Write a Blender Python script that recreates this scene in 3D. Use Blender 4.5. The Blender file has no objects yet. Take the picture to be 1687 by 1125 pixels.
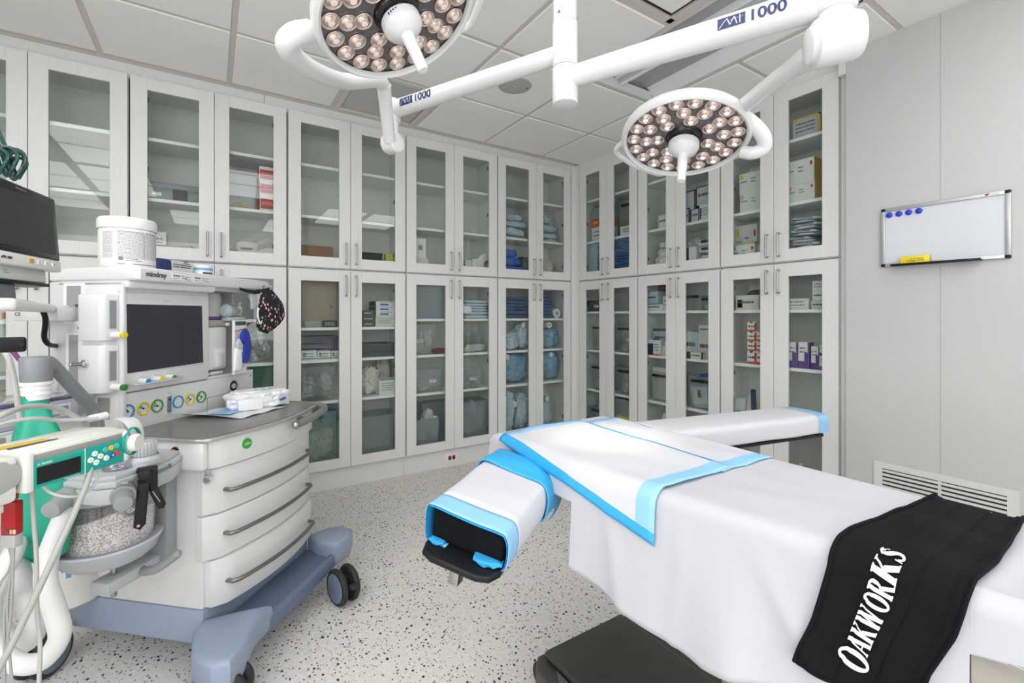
# Clinic procedure room: anesthesia machine, operating table, surgical light, glass-door cabinets
FILL_E, WIN_FILL_W, SPOT_W, EXPO = 4.3, 42, 38, .14
import bpy, bmesh, math, random
from mathutils import Vector, Matrix, noise
PI = math.pi
R = math.radians
scene = bpy.context.scene
col = scene.collection

# ------------------------------------------------------------------ camera
F, CX, HY, YAW, HC = 755.845, 826.613, 519.439, 1.00431769, 1.23
cs, sn = math.cos(YAW), math.sin(YAW)
cam_d = bpy.data.cameras.new('camera'); cam = bpy.data.objects.new('camera', cam_d); col.objects.link(cam)
cam_d.sensor_width = 36; cam_d.sensor_fit = 'HORIZONTAL'
cam_d.lens = 36 * F / 1687
cam_d.shift_x = (843.5 - CX) / 1687
cam_d.shift_y = (HY - 562.5) / 1687
cam_d.clip_start = 0.02; cam_d.clip_end = 60
cam.location = (0, 0, HC); cam.rotation_euler = (PI / 2, 0, YAW - PI / 2)
scene.camera = cam

def V(x, y, t):
    """a point seen at pixel x, y lying t metres in front of the camera"""
    u = (x - CX) / F; v = (HY - y) / F
    return Vector(((cs + sn * u) * t, (sn - cs * u) * t, HC + v * t))

# ------------------------------------------------------------------ materials
MATS = {}
def srgb(c):
    if isinstance(c, str):
        c = [int(c[i:i + 2], 16) / 255 for i in (0, 2, 4)]
    return tuple((x / 12.92 if x <= .04045 else ((x + .055) / 1.055) ** 2.4) for x in c)
def mat(name, color='cccccc', rough=.5, metal=0, emit=None, estr=0, spec=.5, coat=0, bump=None, var=None):
    if name in MATS: return MATS[name]
    m = bpy.data.materials.new(name); m.use_nodes = True
    nt = m.node_tree; b = nt.nodes['Principled BSDF']
    c = srgb(color)
    b.inputs['Base Color'].default_value = (*c, 1)
    b.inputs['Roughness'].default_value = rough
    b.inputs['Metallic'].default_value = metal
    b.inputs['Specular IOR Level'].default_value = spec
    if coat: b.inputs['Coat Weight'].default_value = coat; b.inputs['Coat Roughness'].default_value = .1
    if emit:
        b.inputs['Emission Color'].default_value = (*srgb(emit), 1); b.inputs['Emission Strength'].default_value = estr
    if bump:
        sc, st, stretch = bump
        tc = nt.nodes.new('ShaderNodeTexCoord'); mp = nt.nodes.new('ShaderNodeMapping'); mp.inputs['Scale'].default_value = stretch
        nz = nt.nodes.new('ShaderNodeTexNoise'); nz.inputs['Scale'].default_value = sc; nz.inputs['Detail'].default_value = 4
        bp = nt.nodes.new('ShaderNodeBump'); bp.inputs['Strength'].default_value = st; bp.inputs['Distance'].default_value = .004
        nt.links.new(tc.outputs['Object'], mp.inputs['Vector']); nt.links.new(mp.outputs['Vector'], nz.inputs['Vector'])
        nt.links.new(nz.outputs['Fac'], bp.inputs['Height']); nt.links.new(bp.outputs['Normal'], b.inputs['Normal'])
    if var:
        sc, stretch, c2 = var
        tc = nt.nodes.new('ShaderNodeTexCoord'); mp = nt.nodes.new('ShaderNodeMapping'); mp.inputs['Scale'].default_value = stretch
        nz = nt.nodes.new('ShaderNodeTexNoise'); nz.inputs['Scale'].default_value = sc; nz.inputs['Detail'].default_value = 5
        mx = nt.nodes.new('ShaderNodeMix'); mx.data_type = 'RGBA'
        mx.inputs['A'].default_value = (*c, 1); mx.inputs['B'].default_value = (*srgb(c2), 1)
        rp = nt.nodes.new('ShaderNodeMapRange'); rp.inputs['From Min'].default_value = .35; rp.inputs['From Max'].default_value = .65
        nt.links.new(tc.outputs['Object'], mp.inputs['Vector']); nt.links.new(mp.outputs['Vector'], nz.inputs['Vector'])
        nt.links.new(nz.outputs['Fac'], rp.inputs['Value']); nt.links.new(rp.outputs['Result'], mx.inputs['Factor'])
        nt.links.new(mx.outputs['Result'], b.inputs['Base Color'])
    MATS[name] = m
    return m

def clear(name, tint='d8e4dc', opacity=.15, body='ccd2d2', rough=.05, gloss=.12):
    """thin see-through sheet: tinted transmission, a little body colour and a mirror coat"""
    if name in MATS: return MATS[name]
    m = bpy.data.materials.new(name); m.use_nodes = True; nt = m.node_tree
    for n in list(nt.nodes): nt.nodes.remove(n)
    out = nt.nodes.new('ShaderNodeOutputMaterial')
    tr = nt.nodes.new('ShaderNodeBsdfTransparent'); tr.inputs['Color'].default_value = (*srgb(tint), 1)
    df = nt.nodes.new('ShaderNodeBsdfDiffuse'); df.inputs['Color'].default_value = (*srgb(body), 1)
    gl = nt.nodes.new('ShaderNodeBsdfGlossy'); gl.inputs['Roughness'].default_value = rough
    fr = nt.nodes.new('ShaderNodeFresnel'); fr.inputs['IOR'].default_value = 1.45
    mul = nt.nodes.new('ShaderNodeMath'); mul.operation = 'MULTIPLY'; mul.inputs[1].default_value = gloss / .04; mul.use_clamp = True
    a = nt.nodes.new('ShaderNodeMixShader'); a.inputs[0].default_value = opacity
    b = nt.nodes.new('ShaderNodeMixShader')
    nt.links.new(tr.outputs[0], a.inputs[1]); nt.links.new(df.outputs[0], a.inputs[2])
    ge = nt.nodes.new('ShaderNodeNewGeometry'); io = nt.nodes.new('ShaderNodeMath'); io.operation = 'MULTIPLY_ADD'; io.inputs[1].default_value = 1 / 1.45 - 1.45; io.inputs[2].default_value = 1.45
    nt.links.new(ge.outputs['Backfacing'], io.inputs[0]); nt.links.new(io.outputs[0], fr.inputs['IOR'])      # a thin sheet: the same from either side
    nt.links.new(fr.outputs[0], mul.inputs[0]); nt.links.new(mul.outputs[0], b.inputs[0])
    nt.links.new(a.outputs[0], b.inputs[1]); nt.links.new(gl.outputs[0], b.inputs[2])
    nt.links.new(b.outputs[0], out.inputs[0])
    MATS[name] = m
    return m

# ------------------------------------------------------------------ mesh building
class MB:
    def __init__(s): s.bm = bmesh.new(); s.mi = 0; s.M = Matrix.Identity(4)
    def _fin(s, vs, fs):
        for v in vs: v.co = s.M @ v.co
        for f in fs: f.material_index = s.mi
    def verts_faces(s, vs, fs):
        bv = [s.bm.verts.new(s.M @ Vector(v)) for v in vs]
        for f in fs:
            try: q = s.bm.faces.new([bv[i] for i in f]); q.material_index = s.mi
            except ValueError: pass
        return s
    def box(s, x0, x1, y0, y1, z0, z1, bev=0, seg=2, taper=None):
        t = bmesh.new()
        vs = [t.verts.new((x, y, z)) for x in (x0, x1) for y in (y0, y1) for z in (z0, z1)]
        for f in ((0, 1, 3, 2), (4, 6, 7, 5), (0, 4, 5, 1), (2, 3, 7, 6), (0, 2, 6, 4), (1, 5, 7, 3)): t.faces.new([vs[i] for i in f])
        if taper:
            cx_, cy_ = (x0 + x1) / 2, (y0 + y1) / 2
            for i in (0, 2, 4, 6): vs[i].co.x = cx_ + (vs[i].co.x - cx_) * taper; vs[i].co.y = cy_ + (vs[i].co.y - cy_) * taper
        s._merge(t, bev, seg); return s
    def _merge(s, t, bev=0, seg=2):
        if bev: bmesh.ops.bevel(t, geom=list(t.edges), offset=bev, segments=seg, profile=.5, affect='EDGES', clamp_overlap=True)
        mp = {}
        for v in t.verts: mp[v] = s.bm.verts.new(s.M @ v.co)
        for f in t.faces:
            q = s.bm.faces.new([mp[v] for v in f.verts]); q.material_index = s.mi
        t.free()
    def prism(s, pts, z0, z1, bev=0, seg=2, axis='z'):
        """extrude a plan polygon"""
        t = bmesh.new()
        def P(p, z):
            if axis == 'z': return (p[0], p[1], z)
            if axis == 'y': return (p[0], z, p[1])
            return (z, p[0], p[1])
        a = [t.verts.new(P(p, z0)) for p in pts]; b = [t.verts.new(P(p, z1)) for p in pts]
        t.faces.new(a[::-1]); t.faces.new(b)
        n = len(pts)
        for i in range(n): t.faces.new((a[i], a[(i + 1) % n], b[(i + 1) % n], b[i]))
        bmesh.ops.recalc_face_normals(t, faces=t.faces)
        if bev:
            es = [e for e in t.edges if any(len(f.verts) == n and n != 4 for f in e.link_faces)] if n != 4 else list(t.edges)
            bmesh.ops.bevel(t, geom=es, offset=bev, segments=seg, profile=.5, affect='EDGES', clamp_overlap=True)
        s._merge(t); return s
    def tube(s, pts, r, seg=10, cap=True, closed=False):
        pts = [Vector(p) for p in pts]; n = len(pts)
        rs = r if isinstance(r, (list, tuple)) else [r] * n
        rings = []; up = None
        for i, p in enumerate(pts):
            if closed: d = pts[(i + 1) % n] - pts[i - 1]
            else: d = pts[min(i + 1, n - 1)] - pts[max(i - 1, 0)]
            d.normalize()
            if up is None:
                up = Vector((0, 0, 1)) if abs(d.z) < .9 else Vector((1, 0, 0))
            up = (up - d * up.dot(d)); up.normalize(); sd = d.cross(up)
            rings.append([s.bm.verts.new(s.M @ (p + (up * math.cos(k * 2 * PI / seg) + sd * math.sin(k * 2 * PI / seg)) * rs[i])) for k in range(seg)])
        m = n if closed else n - 1
        for i in range(m):
            a, b = rings[i], rings[(i + 1) % n]
            for k in range(seg):
                q = s.bm.faces.new((a[k], a[(k + 1) % seg], b[(k + 1) % seg], b[k])); q.material_index = s.mi
        if cap and not closed:
            for g in (rings[0][::-1], rings[-1]):
                q = s.bm.faces.new(g); q.material_index = s.mi
        return s
    def cyl(s, p0, p1, r0, r1=None, seg=20, bev=0):
        r1 = r0 if r1 is None else r1
        p0, p1 = Vector(p0), Vector(p1); L = (p1 - p0).length
        if bev:
            b = min(bev, L / 2.1)
            prof = [(0, 0), (r0 - b, 0), (r0 - b * .3, b * .3), (r0, b), (r1, L - b), (r1 - b * .3, L - b * .3), (r1 - b, L), (0, L)]
        else: prof = [(0, 0), (r0, 0), (r1, L), (0, L)]
        return s.lathe(prof, p0, p1 - p0, seg)
    def lathe(s, prof, o=(0, 0, 0), axis=(0, 0, 1), seg=24):
        o = Vector(o); q = Vector((0, 0, 1)).rotation_difference(Vector(axis).normalized())
        rings = []
        for r, z in prof:
            if r < 1e-6: rings.append([s.bm.verts.new(s.M @ (o + q @ Vector((0, 0, z))))])
            else: rings.append([s.bm.verts.new(s.M @ (o + q @ Vector((r * math.cos(k * 2 * PI / seg), r * math.sin(k * 2 * PI / seg), z)))) for k in range(seg)])
        for a, b in zip(rings, rings[1:]):
            for k in range(seg):
                k2 = (k + 1) % seg
                if len(a) == 1 and len(b) == 1: continue
                if len(a) == 1: f = (a[0], b[k2], b[k])
                elif len(b) == 1: f = (a[k], a[k2], b[0])
                else: f = (a[k], a[k2], b[k2], b[k])
                try: w = s.bm.faces.new(f); w.material_index = s.mi
                except ValueError: pass
        return s
    def grid(s, fn, nu, nv, closed_u=False):
        """surface from fn(u, v), u and v in 0..1"""
        g = [[s.bm.verts.new(s.M @ Vector(fn(i / nu, j / nv))) for j in range(nv + 1)] for i in range(nu if closed_u else nu + 1)]
        for i in range(nu):
            for j in range(nv):
                i2 = (i + 1) % len(g)
                q = s.bm.faces.new((g[i][j], g[i2][j], g[i2][j + 1], g[i][j + 1])); q.material_index = s.mi
        return s
    def ball(s, c, r, seg=16, sx=1, sy=1, sz=1):
        n = seg // 2
        prof = [(math.sin(PI * i / n), -math.cos(PI * i / n)) for i in range(n + 1)]
        M0 = s.M.copy(); s.M = s.M @ Matrix.Translation(c) @ Matrix.Diagonal((r * sx, r * sy, r * sz, 1))
        s.lathe([(max(0, a) if 0 < i < n else 0, b) for i, (a, b) in enumerate(prof)], seg=seg); s.M = M0
        return s
    def lump(s, w, d, h, seed=0, amp=.12, n=7, p=4, freq=7, crease=0):
        """soft cushion shape standing on z = 0, from -w/2 and 0..d"""
        t = bmesh.new(); bmesh.ops.create_cube(t, size=2)
        bmesh.ops.subdivide_edges(t, edges=list(t.edges), cuts=n, use_grid_fill=True)
        off = Vector((seed * 3.7, seed * 1.3, seed * 2.1))
        for v in t.verts:
            c = v.co.copy()
            l = (abs(c.x) ** p + abs(c.y) ** p + abs(c.z) ** p) ** (1 / p)
            c = c / l
            q = Vector((c.x * w / 2, c.y * d / 2, c.z * h / 2))
            k = noise.noise(q * freq / max(.05, min(w, h)) * .12 + off) * amp + noise.noise(q * freq / max(.05, min(w, h)) * .35 + off) * amp * .5
            if crease:
                m_ = min(w, h, d * 1.5)
                k -= crease * (abs(noise.noise(q * 3.2 / m_ + off)) + .6 * abs(noise.noise(q * 6.5 / m_ - off)))
            c *= (1 + k)
            v.co = Vector((max(-1, min(1, c.x)) * w / 2, (max(-1, min(1, c.y)) + 1) * d / 2, (max(-1, min(1, c.z)) + 1) * h / 2))
        s._merge(t); return s
    def build(s, name, mats, parent=None, smooth=38, loc=None, rot=None):
        bmesh.ops.recalc_face_normals(s.bm, faces=s.bm.faces)
        me = bpy.data.meshes.new(name); s.bm.to_mesh(me); s.bm.free()
        for m in (mats if isinstance(mats, (list, tuple)) else [mats]): me.materials.append(m)
        if smooth:
            for p in me.polygons: p.use_smooth = True
            me.set_sharp_from_angle(angle=R(smooth))
        return link(name, me, parent, loc, rot)

def link(name, data, parent=None, loc=None, rot=None):
    o = bpy.data.objects.new(name, data); col.objects.link(o)
    if parent: o.parent = parent
    if loc: o.location = loc
    if rot: o.rotation_euler = rot
    return o
def tag(o, label, cat, group=None, kind=None):
    if label: o['label'] = label
    if cat: o['category'] = cat
    if group: o['group'] = group
    if kind: o['kind'] = kind
    return o
def thing(name, label, cat, loc=(0, 0, 0), rz=0, group=None):
    o = bpy.data.objects.new(name, None); col.objects.link(o); o.empty_display_size = .05
    o.location = loc; o.rotation_euler = (0, 0, rz)
    return tag(o, label, cat, group)
def struct(o): o['kind'] = 'structure'; return o
def lab(o, t): o['label'] = t; return o
def copy_tree(o, parent=None):
    c = o.copy(); col.objects.link(c)
    if parent: c.parent = parent
    for ch in list(o.children): copy_tree(ch, c)
    return c

def text(s, size, m, parent, M, name='lettering', ext=.0004, shear=0, align='LEFT', bold=0, sx=1):
    cu = bpy.data.curves.new('t', 'FONT'); cu.body = s; cu.size = size; cu.extrude = ext; cu.shear = shear; cu.align_x = align; cu.offset = bold
    t = bpy.data.objects.new('t', cu); col.objects.link(t)
    dg = bpy.context.evaluated_depsgraph_get()
    me = bpy.data.meshes.new_from_object(t.evaluated_get(dg)); bpy.data.objects.remove(t); bpy.data.curves.remove(cu)
    me.transform(M @ Matrix.Diagonal((sx, 1, 1, 1))); me.materials.clear(); me.materials.append(m)
    return link(name, me, parent)
def frame(o, x, y):
    """matrix with origin o, text running along x, rising along y"""
    x = Vector(x).normalized(); y = Vector(y); y = (y - x * y.dot(x)).normalized(); z = x.cross(y)
    return Matrix(((x.x, y.x, z.x, o[0]), (x.y, y.y, z.y, o[1]), (x.z, y.z, z.z, o[2]), (0, 0, 0, 1)))
def bez(pts, n=8):
    """Catmull-Rom through points"""
    P = [Vector(p) for p in pts]; P = [2 * P[0] - P[1]] + P + [2 * P[-1] - P[-2]]
    out = []
    for i in range(1, len(P) - 2):
        a, b, c, d = P[i - 1:i + 3]
        for k in range(n):
            t = k / n
            out.append(.5 * ((2 * b) + (c - a) * t + (2 * a - 5 * b + 4 * c - d) * t * t + (3 * b - a - 3 * c + d) * t ** 3))
    out.append(P[-2]); return out

# palette
WHITE = mat('white_plastic', 'e4e4e4', .35)
CREAM = mat('warm_white_plastic', 'dcdad4', .4)
GREYP = mat('mid_grey_plastic', '8a8b8d', .4)
LGREY = mat('light_grey_plastic', 'b4b6b8', .4)
DGREY = mat('dark_grey_plastic', '55585c', .4)
BLACK = mat('black_plastic', '121315', .4, spec=.3)
RUBBER = mat('black_rubber', '26272b', .6)
METAL = mat('brushed_metal', 'a8a6a2', .32, 1)
CHROME = mat('chrome', 'd8d6d2', .12, 1)
INK = mat('printed_ink', '3c3f48', .6)
PAPER = mat('paper_white', 'dedede', .6)
# ------------------------------------------------------------------ setting
YD, XR, XW = 3.34, 2.963, 2.93           # door planes of the two cabinet runs, right wall
CEIL = 2.675
def floor_mat():
    m = bpy.data.materials.new('speckled_vinyl'); m.use_nodes = True; nt = m.node_tree; b = nt.nodes['Principled BSDF']
    b.inputs['Roughness'].default_value = .42; b.inputs['Specular IOR Level'].default_value = .35
    tc = nt.nodes.new('ShaderNodeTexCoord')
    base = None
    def mixin(prev, colr, fac):
        mx = nt.nodes.new('ShaderNodeMix'); mx.data_type = 'RGBA'
        if isinstance(prev, tuple): mx.inputs['A'].default_value = (*prev, 1)
        else: nt.links.new(prev, mx.inputs['A'])
        mx.inputs['B'].default_value = (*colr, 1); nt.links.new(fac, mx.inputs['Factor'])
        return mx.outputs['Result']
    nz = nt.nodes.new('ShaderNodeTexNoise'); nz.inputs['Scale'].default_value = 60; nz.inputs['Detail'].default_value = 6
    nt.links.new(tc.outputs['Object'], nz.inputs['Vector'])
    rg = nt.nodes.new('ShaderNodeMapRange'); rg.inputs['From Min'].default_value = .35; rg.inputs['From Max'].default_value = .65
    nt.links.new(nz.outputs['Fac'], rg.inputs['Value'])
    cur = mixin(srgb('e3dfda'), srgb('d8d4cf'), rg.outputs['Result'])
    for scale, keep, rad, colr, off, warp in ((52, .20, .27, '2a2829', 0, .35), (95, .17, .30, '3d3a3a', 4, .4), (60, .12, .28, '8a7f78', 9, .35), (110, .12, .33, '77706c', 13, .4), (80, .16, .42, 'e6e2dd', 17, .4)):
        mp = nt.nodes.new('ShaderNodeMapping'); mp.inputs['Location'].default_value = (off, off * .7, 0); mp.inputs['Rotation'].default_value = (0, 0, off * .3)
        mp.inputs['Scale'].default_value = (1, .8, 1)
        wn = nt.nodes.new('ShaderNodeTexNoise'); wn.inputs['Scale'].default_value = scale * 2.2
        nt.links.new(tc.outputs['Object'], wn.inputs['Vector'])
        wv = nt.nodes.new('ShaderNodeVectorMath'); wv.operation = 'SCALE'; wv.inputs['Scale'].default_value = warp / scale
        nt.links.new(wn.outputs['Color'], wv.inputs[0])
        ad = nt.nodes.new('ShaderNodeVectorMath'); ad.operation = 'ADD'
        nt.links.new(tc.outputs['Object'], ad.inputs[0]); nt.links.new(wv.outputs[0], ad.inputs[1])
        nt.links.new(ad.outputs[0], mp.inputs['Vector'])
        vo = nt.nodes.new('ShaderNodeTexVoronoi'); vo.inputs['Scale'].default_value = scale; vo.voronoi_dimensions = '2D'
        nt.links.new(mp.outputs['Vector'], vo.inputs['Vector'])
        sp = nt.nodes.new('ShaderNodeSeparateColor'); nt.links.new(vo.outputs['Color'], sp.inputs[0])
        lt = nt.nodes.new('ShaderNodeMath'); lt.operation = 'LESS_THAN'; lt.inputs[1].default_value = keep; nt.links.new(sp.outputs[0], lt.inputs[0])
        rr = nt.nodes.new('ShaderNodeMath'); rr.operation = 'MULTIPLY_ADD'; rr.inputs[1].default_value = rad * .7; rr.inputs[2].default_value = rad * .3; nt.links.new(sp.outputs[1], rr.inputs[0])
        ld = nt.nodes.new('ShaderNodeMath'); ld.operation = 'LESS_THAN'; nt.links.new(vo.outputs['Distance'], ld.inputs[0]); nt.links.new(rr.outputs[0], ld.inputs[1])
        ml = nt.nodes.new('ShaderNodeMath'); ml.operation = 'MULTIPLY'; nt.links.new(lt.outputs[0], ml.inputs[0]); nt.links.new(ld.outputs[0], ml.inputs[1])
        cur = mixin(cur, srgb(colr), ml.outputs[0])
    nt.links.new(cur, b.inputs['Base Color'])
    return m
X0, X1, Y0, Y1 = -2.3, 3.36, -2.3, 3.74
b = MB(); b.box(X0, X1, Y0, Y1, -.05, 0); struct(b.build('floor', floor_mat(), smooth=0))
WALLP = mat('white_wall_panel', 'c0c0bf', .38)
b = MB()
yy = [1.105, .722, -.5, -1.72, Y0]          # wall panels with fine joints, ending at the cabinet filler
for a, c in zip(yy, yy[1:]): b.box(XW, XW + .06, c + .0008, a - .0008, 0, CEIL + .07)
b.box(XW + .003, XW + .06, Y0, 1.1, 0, CEIL + .07)
struct(b.build('wall_right', WALLP, smooth=0))
b = MB(); b.box(X0, X1, Y1 - .02, Y1 + .05, 0, CEIL + .07); struct(b.build('wall_back', WALLP, smooth=0))
b = MB(); ly0, ly1, lz0, lz1 = -1.9, .5, .7, 2.5
b.box(X0 - .1, X0, Y0, ly0, 0, CEIL + .07); b.box(X0 - .1, X0, ly1, Y1, 0, CEIL + .07); b.box(X0 - .1, X0, ly0, ly1, 0, lz0); b.box(X0 - .1, X0, ly0, ly1, lz1, CEIL + .07)
struct(b.build('wall_left', WALLP, smooth=0))
b = MB()
for y in (ly0, (ly0 + ly1) / 2 - .02, ly1 - .04): b.box(X0 - .07, X0 - .02, y, y + .04, lz0, lz1)
for z in (lz0, lz1 - .04): b.box(X0 - .07, X0 - .02, ly0, ly1, z, z + .04)
win2 = struct(b.build('added_window_2', WHITE, smooth=0))  # unseen left window, added to bring in fill light
b = MB(); b.box(X0 - .05, X0 - .046, ly0 + .03, ly1 - .03, lz0 + .03, lz1 - .03); b.build('added_window_pane', clear('added_window_glass', 'f4f8f6', 0, gloss=.04), win2, smooth=0)
b = MB(); b.box(X1, X1 + .05, 1.0, Y1, 0, CEIL + .07); struct(b.build('wall_recess', WALLP, smooth=0))
# unseen wall behind the camera; its wide window is added for fill light
b = MB(); wx0, wx1, wz0, wz1 = -1.9, 1.3, .75, 2.45
b.box(X0, wx0, Y0 - .1, Y0, 0, CEIL + .07); b.box(wx1, X1, Y0 - .1, Y0, 0, CEIL + .07)
b.box(wx0, wx1, Y0 - .1, Y0, 0, wz0); b.box(wx0, wx1, Y0 - .1, Y0, wz1, CEIL + .07)
struct(b.build('wall_front', WALLP, smooth=0))
b = MB()
for x in (wx0, (wx0 + wx1) / 2 - .02, wx1 - .04): b.box(x, x + .04, Y0 - .07, Y0 - .02, wz0, wz1)
for z in (wz0, wz1 - .04): b.box(wx0, wx1, Y0 - .07, Y0 - .02, z, z + .04)
win = struct(b.build('added_window_1', WHITE, smooth=0))
b = MB(); b.box(wx0 + .03, wx1 - .03, Y0 - .05, Y0 - .046, wz0 + .03, wz1 - .03); b.build('added_window_pane', clear('added_window_glass', 'f4f8f6', 0, gloss=.04), win, smooth=0)

# suspended ceiling: lay-in tiles standing a little below the bars of the grid
TILE, GX, GY = .6096, -.5076, 2.7015
TILEM = mat('ceiling_tile', 'f3f2ef', .8, var=(4, (1, 1, 1), 'f0efec'))
TBAR = mat('ceiling_bar', 'd0ccc6', .5)
special = {(1.93, 1.48), (1.93, .87), (1.32, .87), (.71, 2.70)}
b = MB(); b.box(X0, X1, Y0, Y1, CEIL + .066, CEIL + .10)
xs = [GX + TILE * i for i in range(-3, 7)]; ys = [GY - TILE * j for j in range(-1, 9)]
troffs = [(-1.117 - TILE, 1.48), (-1.117, .87), (-1.117, -.35), (.102, -.35), (1.321, -.96), (2.2, -.96)]
tro_cells = set()
def cell(x, y): return (round(x, 2), round(y, 2))
skip = {cell(GX + 4 * TILE, GY - 1 * TILE), cell(GX + 4 * TILE, GY - 2 * TILE), cell(GX + 3 * TILE, GY - 2 * TILE), cell(GX + 2 * TILE, GY + TILE)}
lit = [(-1, 1), (-1, 3), (-2, 3), (-2, 5), (0, 6), (2, 6), (1, 2), (3, 4), (4, 4)]       # ceiling panels added as fill light, out of view (grid column, first row), two cells long each
for i, j in lit: skip |= {cell(GX + i * TILE, GY - j * TILE), cell(GX + i * TILE, GY - (j + 1) * TILE)}
for i in range(-3, 7):
    for j in range(-1, 9):
        x, yb = GX + TILE * i, GY - TILE * j
        if cell(x, yb) in skip: continue
        xa, xb = max(x + .013, X0), min(x + TILE - .013, X1); ya, yc = max(yb - TILE + .013, Y0), min(yb - .013, Y1)
        if j == 0 and False: pass
        if xb - xa < .02 or yc - ya < .02: continue
        b.box(xa, xb, ya, yc, CEIL - .006, CEIL + .02, bev=.004, seg=1)
struct(b.build('ceiling', TILEM, smooth=0))
b = MB()
for x in xs: b.box(x - .012, x + .012, Y0, Y1, CEIL - .001, CEIL + .014)
for y in ys:
    if abs(y - (GY - 2 * TILE)) < .01: b.box(X0, GX + 4 * TILE, y - .012, y + .012, CEIL - .0005, CEIL + .0135); b.box(GX + 5 * TILE, X1, y - .012, y + .012, CEIL - .0005, CEIL + .0135)
    else: b.box(X0, X1, y - .012, y + .012, CEIL - .0005, CEIL + .0135)
b.box(XW - .02, XW, Y0, 1.1, CEIL - .003, CEIL + .01); b.box(X0, XR + .04, YD - .012, YD + .05, CEIL - .004, CEIL + .016); b.box(XR - .012, XR + .05, 1.1, YD, CEIL - .004, CEIL + .016)
struct(b.build('trim_ceiling_grid', TBAR, smooth=0))

# recessed two-by-four troffer, switched off, above the table
tl = thing('ceiling_light', 'long unlit recessed ceiling light with grey stepped reflector beside right wall', 'ceiling light', (GX + 4 * TILE, GY - 2 * TILE, CEIL))
# local x 0..TILE, y -TILE..TILE
TG = mat('light_pan_grey', 'a9abb0', .35)
b = MB(); e = .013
for (a0, a1, c0, c1) in ((e, TILE - e, TILE - e - .014, TILE - e), (e, TILE - e, -TILE + e, -TILE + e + .014), (e, e + .014, -TILE + e, TILE - e), (TILE - e - .014, TILE - e, -TILE + e, TILE - e)):
    b.box(a0, a1, c0, c1, -.004, .01)
b.build('frame', TBAR, tl, smooth=0)
b = MB()
prof = [(.027, .002), (.105, .055), (.195, .062), (.215, .030), (.255, .030), (.262, .010), (.275, .010), (.28, .045), (.43, .060), (.50, .055), (TILE - .027, .002)]
for k, ((xa, za), (xb, zb)) in enumerate(zip(prof, prof[1:])):
    b.mi = 1 if k in (1, 7, 8) else 0
    b.verts_faces([(xa, -TILE + .05, za), (xb, -TILE + .05, zb), (xb, TILE - .05, zb), (xa, TILE - .05, za)], [(0, 1, 2, 3)])
b.build('reflector', [mat('light_pan_white', 'e2e3e5', .4), TG], tl, smooth=0)
b = MB()
for s_ in (-1, 1):
    y_o, y_i = s_ * (TILE - .027), s_ * (TILE - .055); b = MB()
    b.verts_faces([(.027, y_o, .0), (TILE - .027, y_o, .0), (TILE - .027, y_i, .036), (.027, y_i, .036)], [(0, 1, 2, 3)])
    b.build('end_plate', mat('end_plate', 'cfd0d2', .4), tl, smooth=0)
b = MB(); b.box(.216, .254, -TILE + .06, TILE - .06, .020, .027); b.build('diffuser', mat('diffuser_off', 'bfc4cc', .3), tl, smooth=0)
# air return with a dark gap
rt = thing('ceiling_air_vent', 'square ceiling air outlet, plain plate in a dark gap, left of the long light', 'air vent', (GX + 3 * TILE, GY - 3 * TILE, CEIL))
b = MB()
for (a0, a1, c0, c1) in ((.013, TILE - .013, TILE - .045, TILE - .013), (.013, TILE - .013, .013, .045), (.013, .045, .013, TILE - .013), (TILE - .045, TILE - .013, .013, TILE - .013)):
    b.box(a0, a1, c0, c1, -.004, .008)
b.build('frame', TBAR, rt, smooth=0)
b = MB(); b.box(.045, TILE - .045, .045, TILE - .045, .012, .016); b.build('duct_throat', mat('duct_dark', '34322f', .7), rt, smooth=0)
b = MB(); b.box(.068, TILE - .068, .068, TILE - .068, -.004, .004, bev=.003); b.build('face_plate', TILEM, rt, smooth=0)
# framed access panel above the back cabinets
ap = thing('ceiling_access_panel', 'grey framed access panel set in the ceiling above the back cabinets', 'access panel', (GX + 2 * TILE, GY, CEIL))
b = MB()
for (a0, a1, c0, c1) in ((.013, TILE - .013, .60, .645), (.013, TILE - .013, .013, .05), (.013, .05, .05, .60), (TILE - .05, TILE - .013, .05, .60)):
    b.box(a0, a1, c0, c1, -.006, .008, bev=.002, seg=1)
b.build('frame', TBAR, ap, smooth=0)
b = MB(); b.box(.055, TILE - .055, .055, .595, .001, .008, bev=.002, seg=1); b.build('panel', mat('access_grey', 'bcbab6', .6), ap, smooth=0)
# round speaker
sp = thing('ceiling_speaker', 'round flush grey speaker cover in the ceiling behind the lamp pole', 'speaker', (1.615, 2.385, CEIL - .006))
b = MB(); b.lathe([(0, -.003), (.095, -.003), (.104, -.001), (.106, .002)], seg=40); b.build('grille', mat('speaker_grille', 'b3b1ad', .6), sp)
b = MB(); b.box(-.012, .012, -.002, .002, -.0045, -.003); b.build('emblem', mat('pale_emblem', 'd8d6d2', .4), sp, smooth=0)
b = MB(); b.box(.075, .083, -.03, -.012, -.0040, -.002); b.build('clip', DGREY, sp, smooth=0)

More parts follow.
